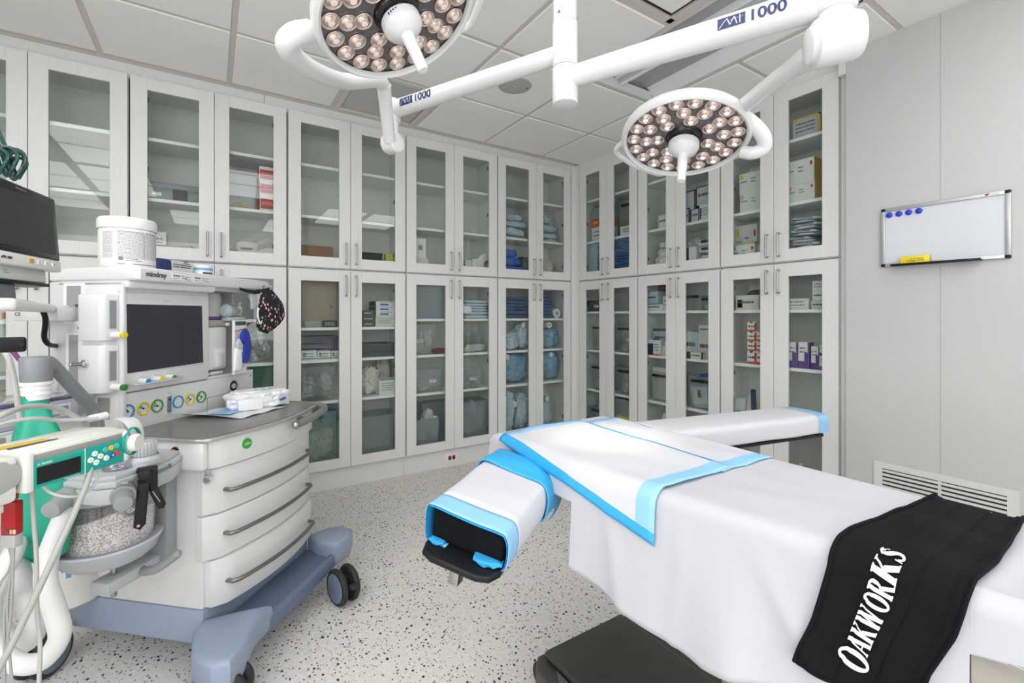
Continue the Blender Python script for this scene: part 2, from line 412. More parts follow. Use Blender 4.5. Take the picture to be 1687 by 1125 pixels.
# unseen troffers added as fill light, behind and left of the camera
for k, (i, j) in enumerate(lit):
    o = thing('ceiling_light', 'unseen fill light panel added in the ceiling grid behind the camera', 'ceiling light', (GX + i * TILE, GY - (j + 1) * TILE, CEIL), group='fill light panels added behind the camera')
    b = MB()
    for (a0, a1, c0, c1) in ((.013, TILE - .013, TILE - .04, TILE - .013), (.013, TILE - .013, -TILE + .013, -TILE + .04), (.013, .04, -TILE + .013, TILE - .013), (TILE - .04, TILE - .013, -TILE + .013, TILE - .013)):
        b.box(a0, a1, c0, c1, -.004, .01)
    b.build('frame', TBAR, o, smooth=0)
    b = MB(); b.box(.04, TILE - .04, -TILE + .04, TILE - .04, .002, .006); b.build('diffuser', mat('fill_diffuser', 'ffffff', .5, emit='ffffff', estr=FILL_E), o, smooth=0)

# end filler between the right cabinets and the wall panels
LAM = mat('laminate', 'dddddc', .42, var=(26, (6, 6, .35), 'd9d9d7'))
LAMIN = mat('laminate_inside', 'dadbd8', .5)
b = MB(); b.box(XW + .005, XR + .1, 1.098, 1.104, 0, CEIL + .012); b.box(XR + .012, XR + .05, 1.10, 1.145, 0, CEIL + .012); b.box(XW - .01, XR + .05, 1.07, 1.16, CEIL - .006, CEIL + .012); struct(b.build('trim_cabinet_end', LAM, smooth=0))
# corner filler, top scribe and toe kicks
b = MB(); b.box(2.915, XR + .02, YD + .006, YD + .03, .0, CEIL - .008); b.box(XR + .006, XR + .03, 3.294, YD + .02, 0, CEIL - .008)
struct(b.build('trim_corner_filler', LAM, smooth=0))
b = MB(); b.box(-1.22, .30, YD + .026, YD + .06, 2.59, CEIL - .004); b.box(.302, 2.92, YD + .026, YD + .06, 2.59, CEIL - .004); struct(b.build('trim_cabinet_top', LAM, smooth=0))
b = MB(); b.box(XR + .026, XR + .06, 1.105, 3.30, 2.59, CEIL - .004); b.box(XW + .001, XR + .026, 1.1055, 1.141, 2.55, CEIL); struct(b.build('trim_cabinet_head', LAM, smooth=0))
b = MB(); b.box(-1.22, 1.258, YD + .05, YD + .07, 0, .152); b.box(1.26, 2.99, YD + .05, YD + .07, 0, .152); struct(b.build('trim_toe_kick', LAM, smooth=0))
b = MB(); b.box(XR + .05, XR + .07, 1.105, 3.37, 0, .152); struct(b.build('trim_toe_board', LAM, smooth=0))
# power outlet on the toe kick
o = thing('power_outlet', 'white power outlet plate with two red sockets under the back cabinets', 'outlet', (1.668, YD + .05, .068))
b = MB(); b.box(-.06, .06, -.006, 0, -.038, .038, bev=.003); b.build('face_plate', WHITE, o)
for dx in (-.018, .018):
    b = MB(); b.cyl((dx, -.006, 0), (dx, -.009, 0), .0145, seg=20, bev=.001); b.box(dx - .012, dx + .012, -.0092, -.006, -.017, .017, bev=.004)
    lab(b.build('socket', mat('socket_red', '7d1418', .35), o), 'dark red socket')
# return-air grille low on the right wall
o = thing('wall_vent', 'white louvred air vent low on the right wall behind the table', 'air vent', (XW, .979, .475), R(-90))
# local x runs towards the camera side, -y into the room ... y+ into the wall
W_, H_ = .511, .20
b = MB()
for q in ((0, W_, -.032, 0), (0, W_, -H_, -H_ + .032), (0, .036, -H_ + .032, -.032), (W_ - .036, W_, -H_ + .032, -.032)):
    b.box(q[0], q[1], -.006, 0, q[2], q[3])
b.box(W_ / 2 - .006, W_ / 2 + .006, -.004, 0, -H_ + .03, -.03)
b.build('frame', mat('vent_white', 'd2d2d1', .4), o, smooth=0)
b = MB(); b.box(.034, W_ - .034, -.0008, .0, -H_ + .03, -.03); b.build('duct_throat', mat('duct_dark'), o, smooth=0)
for k in range(7):
    z = -.037 - k * .0205
    b = MB(); b.box(.036, W_ - .036, -.0075, -.0012, z - .0115, z, bev=.001, seg=1); b.build('louvre', mat('vent_white'), o, smooth=0)

# whiteboard on the right wall
o = thing('whiteboard', 'small framed whiteboard hung on the right wall', 'whiteboard', (XW, .946, 1.478), R(-90))
W_, H_ = .455, .297
AL = mat('board_aluminium', 'bdbfc0', .35, .6)
b = MB(); b.box(.01, W_ - .01, -.008, 0, .01, H_ - .01); b.build('board', mat('whiteboard_face', 'd3d6dd', .12), o, smooth=0)
b = MB()
for q in ((.012, W_ - .012, 0, .017), (.012, W_ - .012, H_ - .017, H_)): b.box(q[0], q[1], -.014, 0, q[2], q[3], bev=.002)
for q in ((0, .017), (W_ - .017, W_)): b.box(q[0], q[1], -.014, 0, .012, H_ - .012, bev=.002)
b.build('frame', AL, o)
for x in (0, W_ - .02):
    for z in (0, H_ - .016):
        b = MB(); b.box(x, x + .02, -.0155, 0, z, z + .016, bev=.004); lab(b.build('corner_cap', BLACK, o), 'black corner cap')
b = MB(); b.box(.05, .37, -.05, -.012, -.002, .003, bev=.001); b.box(.05, .37, -.052, -.046, -.002, .008, bev=.001); lab(b.build('pen_tray', BLACK, o), 'black pen tray')
b = MB(); b.box(.376, .386, -.0146, -.0139, H_ - .013, H_ - .005); b.box(.386, .39, -.0146, -.0139, H_ - .009, H_ - .004); lab(b.build('emblem', mat('emblem_red', '8a2a34', .5), o, smooth=0), 'dark red V mark')
text('VIZ-PRO', .007, mat('faint_grey_print', '8f8f92'), o, frame((.394, -.0146, H_ - .0125), (1, 0, 0), (0, 0, 1)), sx=1.0)
for k, w in enumerate(('leftmost', 'second from the left', 'third from the left', 'rightmost')):
    g = thing('magnet', 'round blue magnet on the whiteboard, ' + w + ' of four', 'magnet', (XW - .0085, .946 - (.034 + k * .0385), 1.478 + .262), R(-90), 'round blue magnets on the whiteboard')
    b = MB(); b.lathe([(0, -.007), (.011, -.007), (.0135, -.0055), (.014, 0), (0, 0)], (0, 0, 0), (0, 1, 0), 24); b.build('magnet_body', mat('magnet_blue', '1a3ac0', .3), g)
g = thing('board_eraser', 'yellow whiteboard eraser standing on the black pen tray', 'eraser', (XW, .946 - .145, 1.4815), R(-90))
b = MB(); b.box(-.058, .05, -.045, -.018, 0, .038, bev=.004); b.build('eraser_body', mat('eraser_yellow', 'e9d313', .5), g)
b = MB(); b.box(-.057, .049, -.018, -.0148, .001, .037); lab(b.build('felt_pad', mat('felt_black', '222222', .9), g), 'dark felt pad')
text('VIZ-PRO', .0155, INK, g, frame((.034, -.0452, .0205), (-1, 0, 0), (0, 0, -1)), sx=1.15)
text('MAGNETIC ERASER', .0062, INK, g, frame((.032, -.0452, .027), (-1, 0, 0), (0, 0, -1)))
# ------------------------------------------------------------------ glass-door cabinets
PANE = clear('cabinet_glass', 'f8faf8', .0, 'b9c6bc', rough=.01, gloss=.036)
HOLE = mat('pin_hole', '5a5a58', .8)
HINGE = mat('hinge_dark', '4a4a48', .4, .6)
CABS = {}
def cabinet(key, run, u0, W, z0, z1, shelves, label, group, upper):
    if run == 'back': loc, rz = (u0, YD, 0), 0
    else: loc, rz = (XR, u0, 0), R(-90)
    c = thing('display_cabinet', label, 'cabinet', loc, rz, group)
    D, T = .34, .018
    b = MB()
    b.box(.002, T, .022, D, z0, z1); b.box(W - T, W - .002, .022, D, z0, z1)
    b.box(T, W - T, .022, D, z0, z0 + T); b.box(T, W - T, .022, D, z1 - T, z1)
    b.box(T, W - T, D - .012, D, z0 + T, z1 - T)
    b.mi = 1
    for x, dx in ((T, .0006), (W - T, -.0006)):
        for y in (.075, .27):
            z = z0 + .12
            while z < z1 - .1:
                b.box(min(x, x + dx), max(x, x + dx), y - .0025, y + .0025, z - .0025, z + .0025); z += .064
    b.build('carcass', [LAMIN, HOLE], c, smooth=0)
    for s in shelves:
        b = MB(); b.box(T + .001, W - T - .001, .045, D - .013, s - .010, s + .010, bev=.001, seg=1); b.build('shelf', mat('shelf_white', 'e9ebea', .45), c, smooth=0)
    g = .0035
    for side in (0, 1):
        a0, a1 = (g + .001, W / 2 - .0015) if side == 0 else (W / 2 + .0015, W - g - .001)
        zb, zt = (z0 + .006, z1 + .004) if upper else (z0 + .002, z1 - .008)
        st = .082 if run == 'right' else .078
        pb, pt = (1.635, 2.535) if upper else (.222, 1.467)
        b = MB()
        b.box(a0, a0 + st, 0, .02, zb, zt, bev=.0015, seg=1); b.box(a1 - st, a1, 0, .02, zb, zt, bev=.0015, seg=1)
        b.box(a0 + st - .0005, a1 - st + .0005, 0.0004, .0196, zb, pb, bev=.0012, seg=1); b.box(a0 + st - .0005, a1 - st + .0005, .0004, .0196, pt, zt, bev=.0012, seg=1)
        d = b.build('door', LAM, c, smooth=0)
        b = MB(); b.box(a0 + st - .004, a1 - st + .004, .009, .0125, pb - .004, pt + .004); b.build('pane', PANE, d, smooth=0)
        hx = a1 - .034 if side == 0 else a0 + .034
        h0, h1 = (1.597, 1.734) if upper else (1.370, 1.507)
        b = MB(); b.tube(bez([(hx, .0, h0), (hx, -.022, h0), (hx, -.03, h0 + .008), (hx, -.03, h1 - .008), (hx, -.022, h1), (hx, .0, h1)], 4), .0052, 10)
        b.build('handle', METAL, d)
        ex = a0 + .012 if side == 0 else a1 - .012
        for hz in (pb + .05, (pb + pt) / 2, pt - .05):
            b = MB(); b.box(min(ex, ex + (.07 if side == 0 else -.07)) + .055 * (side == 0), max(ex, ex + (.07 if side == 0 else -.07)) - .055 * (side == 1), .021, .034, hz - .014, hz + .014, bev=.002, seg=1); b.build('hinge', HINGE, d, smooth=0)
    CABS[key] = dict(o=c, run=run, u0=u0, W=W, z0=z0 + T, sh=shelves, loc=loc, rz=rz)
    return c
UZ0, UZ1, LZ0, LZ1 = 1.556, 2.602, .152, 1.552
bu = [-1.212, -.388, .437, 1.262, 2.086]; bw = [.821, .822, .822, .821, .822]
UN = ['upper glass cabinet at far left, behind the patient monitor', 'upper glass cabinet holding red boxes and a grey instrument case', 'upper glass cabinet with a brown cardboard box on its bottom shelf',
      'upper glass cabinet with a small maroon-edged white box low at left', 'upper glass cabinet full of blue wraps, left of the room corner']
LN = ['lower glass cabinet at far left, mostly behind the patient monitor', 'lower glass cabinet hidden behind the anesthesia machine', 'lower glass cabinet with a beige box and stacked cartons, right of the machine',
      'lower glass cabinet above the red power sockets', 'lower glass cabinet with dark blue linen, left of the room corner']
lsh = [[.605, .907, 1.195]] * 2 + [[.618, .909, 1.135]] + [[.605, .907, 1.193]] * 2
for i in range(5):
    cabinet('U%d' % i, 'back', bu[i], bw[i], UZ0, UZ1, [1.912, 2.266], UN[i], 'upper glass cabinets on the back wall', True)
    cabinet('L%d' % i, 'back', bu[i], bw[i], LZ0, LZ1, lsh[i], LN[i], 'lower glass cabinets on the back wall', False)
ru = [3.290, 2.580, 1.857]; rw = [.705, .719, .708]
RN = ['upper glass cabinet right of the room corner, blue packs at the bottom', 'upper glass cabinet behind the round surgical lamp', 'upper glass cabinet with yellow glove cartons, next to the whiteboard wall']
SN = ['lower glass cabinet right of the room corner with dark-handled bins', 'lower glass cabinet behind the far arm board, middle of the right run', 'lower glass cabinet with purple boxes, next to the whiteboard wall']
for i in range(3):
    cabinet('R%d' % i, 'right', ru[i], rw[i], UZ0, UZ1, [1.911, 2.298], RN[i], 'upper glass cabinets on the right wall', True)
    cabinet('S%d' % i, 'right', ru[i], rw[i], LZ0, LZ1, [.533, .899, 1.256], SN[i], 'lower glass cabinets on the right wall', False)
# the shelf boards are shared meshes: nothing here needs them separate

# ------------------------------------------------------------------ what stands on the shelves
def px_local(c, x, y, d):
    """pixel -> (u, z) on the plane lying d behind the cabinet's door plane"""
    u = (x - CX) / F; v = (HY - y) / F
    dx, dy = cs + sn * u, sn - cs * u
    if c['run'] == 'back':
        t = (YD + d) / dy; return dx * t - c['u0'], HC + v * t
    t = (XR + d) / dx; return c['u0'] - dy * t, HC + v * t
PLAST = clear('clear_bin_plastic', 'f8fafa', .10, 'd3d9da', rough=.15, gloss=.06)
PLASTG = clear('green_tinted_plastic', 'ecf4f0', .16, 'b9cdc6', rough=.2, gloss=.06)
PLASTB = clear('bluish_bin_plastic', 'eef2f5', .26, 'adb8bf', rough=.2, gloss=.06)
GREENT = clear('green_tub_plastic', '6f9a84', .55, '3f7a60', rough=.2, gloss=.06)
WRAP = clear('clear_wrap', 'f2f4f4', .45, 'dfe3e5', rough=.12, gloss=.14)
FAB = lambda n, c: mat(n, c, .8, bump=(40, .5, (1, 1, 1)))
PAL = dict(white='d4d5d6', offwhite='c9c8c2', cream='bdb9ae', grey='7f868c', dgrey='4a4e54', black='1d1e21', red='b3262c', orange='c8532a', navy='1f2b5c', blue='2b5fa5', royal='1c55b4',
           pale='a9bac7', sky='7896b4', dblue='2f4d78', denim='3b5a83', brown='7a5136', beige='8b7f70', teal='2f8f8a', purple='5a3b86', yellow='d8b62a', lime='b9c23c', maroon='5e1f22', tan='b9a68e', lilac='b6b8c2')
def C(n, rough=.55): return mat('surface_' + n, PAL[n], rough)
rnd = random.Random(7)
def carton(root, w, d, h, p):
    b = MB(); b.box(-w / 2, w / 2, 0, d, 0, h, bev=.0012, seg=1); b.build('carton', C(p.get('c', 'white')), root, smooth=0)
    if 'side' in p:   # coloured end panel
        b = MB(); sg = p.get('sgn', 1)
        x = sg * w / 2
        b.box(min(x, x + sg * .0008), max(x, x + sg * .0008), .002, d - .002, .002, h - .002); b.build('end_panel', C(p['side']), root, smooth=0)
    if 'front' in p:  # coloured block on the front, given as fractions of the face
        for (cn, a0, a1, c0, c1) in p['front']:
            b = MB(); b.box(-w / 2 + w * a0, -w / 2 + w * a1, -.0009, .0003, h * c0, h * c1); b.build('printed_panel', C(cn), root, smooth=0)
    if 'ink' in p:
        b = MB(); n = p['ink']; a0, a1, c0, c1 = p.get('inkbox', (.12, .8, .25, .8))
        for k in range(n):
            z = h * (c0 + (c1 - c0) * (k + .5) / n); x = -w / 2 + w * a0; t = h * (c1 - c0) / n * .28
            while x < -w / 2 + w * a1 - .004:
                l = rnd.uniform(.006, .02); x2 = min(x + l, -w / 2 + w * a1); b.box(x, x2, -.0014, -.0004, z - t / 2, z + t / 2); x = x2 + .004
        b.build('printed_text', mat('ink_' + p.get('inkc', 'dark'), {'dark': '4a4d55', 'white': 'dddddd', 'blue': '3c5a9a'}[p.get('inkc', 'dark')], .6), root, smooth=0)
def tub(root, w, d, h, p):
    m = p.get('m', PLAST); k = p.get('taper', .88); t = .0025
    b = MB()
    def ring(z, f, inset): return [(-w / 2 * f + inset, d / 2 - d / 2 * f + inset, z), (w / 2 * f - inset, d / 2 - d / 2 * f + inset, z), (w / 2 * f - inset, d / 2 + d / 2 * f - inset, z), (-w / 2 * f + inset, d / 2 + d / 2 * f - inset, z)]
    v = ring(0, k, 0) + ring(h - .008, 1 - .012, 0) + ring(h - .008, 1, -.004) + ring(h, 1, -.004) + ring(h, 1, t) + ring(t, k, t)
    f = [(3, 2, 1, 0)]
    for a in range(5):
        for i in range(4): f.append((a * 4 + i, a * 4 + (i + 1) % 4, a * 4 + 4 + (i + 1) % 4, a * 4 + 4 + i))
    f.append((20, 21, 22, 23)); b.verts_faces(v, f); b.build('tub', m, root, smooth=0)
    if 'handle' in p:
        b = MB(); b.box(-w / 2 * .72, w / 2 * .72, -.014, -.004, h * .82, h * .82 + .02, bev=.004); lab(b.build('handle', BLACK, root), 'black grip handle')
    if 'lid' in p:
        b = MB(); b.box(-w / 2 - .006, w / 2 + .006, -.006, d + .006, h, h + .014, bev=.004); lab(b.build('lid', C(p['lid']), root), p['lid'] + ' lid')
    if 'tag' in p:
        b = MB(); tx = p['tag'] * w; b.box(tx - .028, tx + .028, -.0035, -.0015, h * .42, h * .42 + .022); b.mi = 1; b.box(tx - .022, tx + .022, -.0040, -.003, h * .42 + .009, h * .42 + .014)
        lab(b.build('name_tag', [PAPER, INK], root, smooth=0), 'white paper tag')
def pack(root, w, d, h, p):
    b = MB(); b.lump(w, d, h, rnd.randint(0, 99), p.get('amp', .10), 9, p.get('p', 5), crease=.16 if p.get('amp', .1) > .14 else .05); b.build('wrapped_pack' if 'c' in p else 'pouch', FAB('fabric_' + p['c'], PAL[p['c']]) if 'c' in p else p['m'], root)
    if 'tag' in p:
        b = MB(); tc_ = p.get('tagc', 'white'); b.box(-w * .2, w * .28, -.004, -.001, h * .4, h * .4 + min(.02, h * .35)); lab(b.build('label_strip', C(tc_), root, smooth=0), tc_ + ' label strip')
def sack(root, w, d, h, p):
    b = MB(); b.lump(w, d, h, rnd.randint(0, 99), p.get('amp', .3) * .7, 13, 3.0, 8, crease=.34); b.build('filled_bag', mat('bag_' + p['c'], PAL[p['c']], .35, bump=(18, 1.0, (1, 1, 1))), root, smooth=28)
    if 'neck' in p:
        x = p['neck'] * w; b = MB(); b.lump(.05, .03, .05, rnd.randint(0, 99), .3, 5, 3); q = b.build('tied_neck', WRAP if p.get('nm') else C('white'), root); q.location = (x, 0.0, h * p.get('nz', .8)); q.rotation_euler = (0, .5, .2)
def rollk(root, w, d, h, p):
    r = h / 2; b = MB(); b.lathe([(r * .3, 0), (r * .97, 0), (r, .003), (r, d - .003), (r * .97, d), (r * .3, d), (r * .3, 0)], (0, 0, r), (0, 1, 0), 28); b.build('roll', C(p.get('c', 'white'), .7), root)
    b = MB(); b.lathe([(r * .28, .001), (r * .33, -.0015), (r * .33, d * .9), (r * .28, d * .9)], (0, 0, r), (0, 1, 0), 20); b.build('core', C('grey'), root)
def bottle(root, w, d, h, p):
    r = w / 2; b = MB(); b.lathe([(0, 0), (r * .92, 0), (r, .004), (r, h * .62), (r * .85, h * .70), (r * .38, h * .78), (r * .38, h * .84)], (0, r, 0), (0, 0, 1), 24); b.build('bottle_body', C(p.get('c', 'white'), .35), root)
    b = MB(); b.cyl((0, r, h * .82), (0, r, h), r * .46, seg=18, bev=.002); b.build('cap', C(p.get('cap', 'white'), .4), root)
    if 'band' in p:
        b = MB(); b.lathe([(r * 1.012, h * .15), (r * 1.012, h * .55)], (0, r, 0), (0, 0, 1), 24); b.build('label_band', C(p['band']), root)
def linen(root, w, d, h, p):
    """a folded cloth: stacked soft folds in one piece"""
    b = MB(); n = 2
    for k in range(n):
        M0 = b.M.copy(); b.M = Matrix.Translation((rnd.uniform(-.004, .004), rnd.uniform(0, .006), h * k / n)); b.lump(w, d, h / n * 1.04, rnd.randint(0, 99), .07, 6, 6); b.M = M0
    b.build('folded_cloth', FAB('fabric_' + p['c'], PAL[p['c']]), root)
def case(root, w, d, h, p):
    b = MB(); b.box(-w / 2, w / 2, 0, d, 0, h * .52, bev=.008); b.build('case_base', C('dgrey' if False else p['c'], .5), root)
    b = MB(); b.box(-w / 2, w / 2, 0, d, h * .53, h * .86, bev=.012); b.build('case_lid', C(p['c'], .5), root)
    b = MB(); b.box(-.012, .062, -.008, .001, h * .06, h * .56, bev=.003); b.build('latch', C('black'), root)
    b = MB(); b.box(-w * .5, w * .5, -.004, .01, h * .5, h * .56, bev=.002); b.build('rim', C('grey'), root)
    b = MB(); b.box(-w * .42, -w * .25, -.0025, .001, h * .18, h * .34); b.build('paper_label', PAPER, root, smooth=0)
def tray(root, w, d, h, p):
    tub(root, w, d, h, dict(p, m=C(p.get('c', 'dgrey'), .4), taper=.94))
def board(root, w, d, h, p):
    b = MB(); b.box(-w / 2, w / 2, 0, d, 0, h, bev=.003); b.build('panel', C(p['c'], .5), root, smooth=0)
    b = MB(); b.box(-w / 2 + .01, w / 2 - .012, -.004, .001, .012, h - .012, bev=.002); b.build('cover', C(p['c'], .5), root, smooth=0)
    b = MB(); b.cyl((w * .32, -.004, h * .45), (w * .32, -.010, h * .45), .008); b.build('latch', C('dgrey'), root)
def flat(root, w, d, h, p):
    """a flat printed pouch lying or leaning: thickness d"""
    b = MB(); b.lump(w, d, h, rnd.randint(0, 99), .06, 6, 7); b.build('pouch', p.get('m') or C(p.get('c', 'white'), .4), root)
    if 'front' in p:
        for (cn, a0, a1, c0, c1) in p['front']:
            b = MB(); b.box(-w / 2 + w * a0, -w / 2 + w * a1, -.0015, .001, h * c0, h * c1); b.build('printed_panel', C(cn), root, smooth=0)
KIND = dict(carton=carton, tub=tub, pack=pack, sack=sack, roll=rollk, bottle=bottle, linen=linen, case=case, tray=tray, board=board, flat=flat)
_top = [0]
def put(cab, s, kind, x0, x1, yt, d, dep, name, cat, label, group=None, up=False, h=None, dz=0, tw=0, lean=0, roll=0, **p):
    c = CABS[cab]
    za = _top[0] if up else (c['z0'] if s == 0 else c['sh'][s - 1] + .010)
    za += dz + .0004
    a, zt = px_local(c, x0, yt, d); e, _ = px_local(c, x1, yt, d)
    w = e - a; hh = h if h else max(.01, zt - za)
    ceil_ = (c['sh'] + [UZ1 - .02 if cab[0] in 'UR' else LZ1 - .02])[s] - .012
    if za + hh > ceil_: hh = ceil_ - za
    a2, e2 = max(a, .021), min(e, c['W'] - .021)
    if not (lean or roll or tw): a, e = a2, e2; w = e - a
    dep = min(dep, .322 - d)
    M = Matrix.Translation(c['loc']) @ Matrix.Rotation(c['rz'], 4, 'Z') @ Matrix.Translation(((a + e) / 2, d, za)) @ Matrix.Rotation(tw, 4, 'Z') @ Matrix.Rotation(lean, 4, 'X') @ Matrix.Rotation(roll, 4, 'Y')
    o = thing(name, label, cat, (0, 0, 0), 0, group); o.matrix_world = M
    KIND[kind](o, w, dep, hh, p)
    _top[0] = za + hh
    return o
def fill(cab, s, x0, x1, yt, d, dep, label, m=None, c=None, group=None, dz=.006):
    """heap of small wrapped supplies that nobody could count"""
    cc = CABS[cab]; za = (cc['z0'] if s == 0 else cc['sh'][s - 1] + .010) + dz
    a, zt = px_local(cc, x0, yt, d); e, _ = px_local(cc, x1, yt, d); w = e - a; hh = max(.02, zt - za)
    b = MB(); n = 5
    for k in range(n):
        M0 = b.M.copy()
        b.M = Matrix.Translation((-w * .28 + w * .56 * ((k * 2) % n) / (n - 1), dep * .25 * (k % 2), hh * .5 * (k / n))) @ Matrix.Rotation(rnd.uniform(-.5, .5), 4, 'Y')
        b.lump(w * .52, dep * .6, hh * .55, rnd.randint(0, 99), .25, 9, 3, 9, crease=.35); b.M = M0
    for v in b.bm.verts:
        v.co.x = max(-w / 2, min(w / 2, v.co.x)); v.co.y = max(0, min(dep, v.co.y)); v.co.z = max(0, min(hh, v.co.z))
    o = b.build('wrapped_supplies', m or mat('bag_' + c, PAL[c], .35), None, smooth=28)
    o.matrix_world = Matrix.Translation(cc['loc']) @ Matrix.Rotation(cc['rz'], 4, 'Z') @ Matrix.Translation(((a + e) / 2, d, za))
    tag(o, label, 'medical supplies', group, 'stuff'); return o
CART = dict(name='supply_carton', cat='carton')
BIN = dict(name='storage_bin', cat='bin')
PK = dict(name='wrapped_pack', cat='wrapped pack')
# --- upper back cabinets
put('U1', 1, 'case', 243, 332, 292, .07, .2, 'instrument_case', 'case', 'grey instrument case with a black latch and white paper label behind glass', c='grey')
put('U1', 0, 'carton', 240, 274, 380, .06, .09, **CART, label='white carton with a red stripe, left end of the shelf below the grey case', c='white', front=[('red', .05, .98, .42, .5), ('red', .72, .96, .3, .42)], ink=4)
fill('U1', 0, 274, 328, 399, .07, .14, 'coiled clear tubing packs on the shelf below the grey case', m=WRAP)
put('U1', 1, 'tub', 368, 423, 284, .10, .2, **BIN, label='clear bin with a dark rim, left of the red boxes', lid='dgrey', taper=.9)
fill('U1', 1, 380, 412, 326, .13, .12, 'yellow wrapped supplies inside the clear bin by the red boxes', c='yellow', dz=.008)
RB = dict(c='white', front=[('red', .03, .97, .12, .78)], ink=2, inkc='white', inkbox=(.1, .62, .36, .58), side='red', sgn=-1)
put('U1', 1, 'carton', 428, 463, 320, .06, .16, **CART, label='red and white box, bottom of the stack of three', group='red and white boxes stacked behind glass', **RB)
put('U1', 1, 'carton', 428, 463, 297, .06, .16, **CART, label='red and white box, middle of the stack of three', group='red and white boxes stacked behind glass', up=True, **RB)
put('U1', 1, 'carton', 427, 463, 273, .06, .16, **CART, label='red and white box, top of the stack of three', group='red and white boxes stacked behind glass', up=True, **RB)
put('U1', 0, 'flat', 389, 425, 397, .09, .03, 'supply_pouch', 'pouch', 'small white printed sachet propped below the red boxes', c='white', front=[('grey', .2, .75, .62, .72), ('grey', .2, .6, .3, .36), ('teal', .05, .15, .2, .5)])
put('U2', 0, 'carton', 487, 549, 402, .06, .2, **CART, label='brown cardboard box low in an upper cabinet', c='brown', front=[('navy', .68, .75, .2, .45)])
put('U2', 0, 'tray', 597, 630, 415, .08, .15, 'utility_tray', 'tray', 'black tray with grey insert beside a lime sponge', c='black')
put('U2', 0, 'pack', 636, 650, 417, .08, .06, 'sponge', 'sponge', 'lime yellow sponge right of the black tray', c='lime', p=7, amp=.04)
put('U3', 0, 'carton', 680, 706, 424, .06, .12, **CART, label='white box lying flat under the maroon-edged box', c='offwhite', front=[('grey', .3, .7, .3, .6)])
put('U3', 0, 'carton', 678, 702, 391, .065, .06, **CART, label='white box with maroon end standing on the flat white box', c='white', up=True, side='maroon', front=[('grey', .45, .75, .4, .65)])
put('U3', 0, 'carton', 766, 777, 428, .08, .05, **CART, label='small white packet left of a tape roll, upper shelf', c='white')
put('U3', 0, 'carton', 778, 787, 426, .08, .05, **CART, label='white packet between the small packet and the tape roll', c='white')
put('U3', 0, 'roll', 796, 808, 417, .08, .05, 'tape_roll', 'tape roll', 'white tape roll on the bottom shelf of an upper cabinet')
fill('U3', 0, 786, 797, 424, .10, .06, 'loose clear wraps beside the white tape roll', m=WRAP)
for k, (xa, xb, y) in enumerate(((826, 874, 386), (832, 872, 372), (828, 873, 360), (833, 868, 348))):
    put('U4', 1, 'pack', xa, xb, y, .05 + .01 * k, .2, **PK, label='grey blue wrapped pack, %s of the upper heap of four' % ('bottom', 'second from bottom', 'third from bottom', 'top')[k], group='grey blue packs heaped on an upper shelf', up=k > 0, c='pale', amp=.22, p=3.5)
for k, (xa, xb, y) in enumerate(((826, 872, 436), (826, 862, 422), (826, 855, 408))):
    put('U4', 0, 'pack', xa, xb, y, .06, .2, **PK, label='royal blue wrapped pack, %s of the stack of three' % ('bottom', 'middle', 'top')[k], group='royal blue packs below the grey blue heap', up=k > 0, c='royal', amp=.1)
put('U4', 0, 'pack', 862, 874, 420, .08, .14, **PK, label='dark grey bundle beside the royal blue packs', c='dgrey', amp=.2)
for k, (xa, xb, y) in enumerate(((890, 924, 392), (890, 924, 381), (892, 922, 367), (893, 914, 353))):
    put('U4', 1, 'pack', xa, xb, y, .05, .2, **PK, label='crumpled pale blue pack, %s of the heap right of the handles' % ('bottom', 'second from bottom', 'third from bottom', 'top')[k], group='pale blue packs right of the handles', up=k > 0, c='pale', amp=.25, p=3)
put('U4', 0, 'sack', 890, 917, 424, .07, .16, 'cloth_bag', 'bag', 'crumpled cream cloth bag in the upper cabinet at the corner', c='cream')
# --- lower back cabinets, left to right
put('L1', 3, 'carton', 418, 452, 470, .06, .15, **CART, label='white box with blue lid edge behind the patterned cap', c='pale', front=[('blue', 0, 1, .86, .95)])
fill('L1', 2, 414, 451, 535, .07, .18, 'clear wrapped white supplies right of the machine, below the patterned cap', m=WRAP, dz=.001)
put('L1', 1, 'tub', 412, 453, 590, .06, .2, **BIN, label='green plastic tub right of the anesthesia machine', m=GREENT, taper=.95)
put('L1', 0, 'tub', 405, 453, 660, .06, .22, **BIN, label='green tub on the cabinet floor behind the worktop', m=GREENT, taper=.95)
put('L0', 3, 'carton', 2, 30, 485, .1, .12, **CART, label='white carton with orange edge, far left lower cabinet', c='white', front=[('orange', 0, 1, .05, .3)])
put('L0', 1, 'carton', 0, 22, 645, .1, .12, **CART, label='brown box low in the far left cabinet', c='tan')
put('L2', 3, 'board', 494, 556, 462, .09, .1, 'wall_box', 'box', 'beige latched box filling the top of a lower cabinet', c='beige')
put('L2', 3, 'tub', 502, 530, 529, .05, .035, **BIN, label='low clear tray in front of the beige box', taper=.95)
put('L2', 3, 'carton', 533, 556, 528, .05, .035, **CART, label='black ridged strip beside the clear tray, before the beige box', c='black', ink=3, inkc='white')
put('L2', 2, 'tub', 494, 557, 558, .10, .2, **BIN, label='smoky purple lidded bin behind a row of white boxes', m=clear('smoky_plastic', '9a98ac', .5, '55566a', .2), lid='dgrey', taper=.92)
for k, (xa, xb, q) in enumerate(((496, 522, 'left'), (523, 545, 'middle'), (546, 562, 'right'))):
    put('L2', 2, 'carton', xa, xb, 578, .05, .045, **CART, label='small white and blue box, %s of the row of three' % q, group='white and blue boxes in a row', c='white', front=[('teal', .05, .95, .1, .22), ('sky', .1, .3, .4, .8)], ink=2)
put('L2', 1, 'tub', 490, 552, 606, .06, .2, **BIN, label='clear bin of pouches on the third shelf right of the machine', taper=.9)
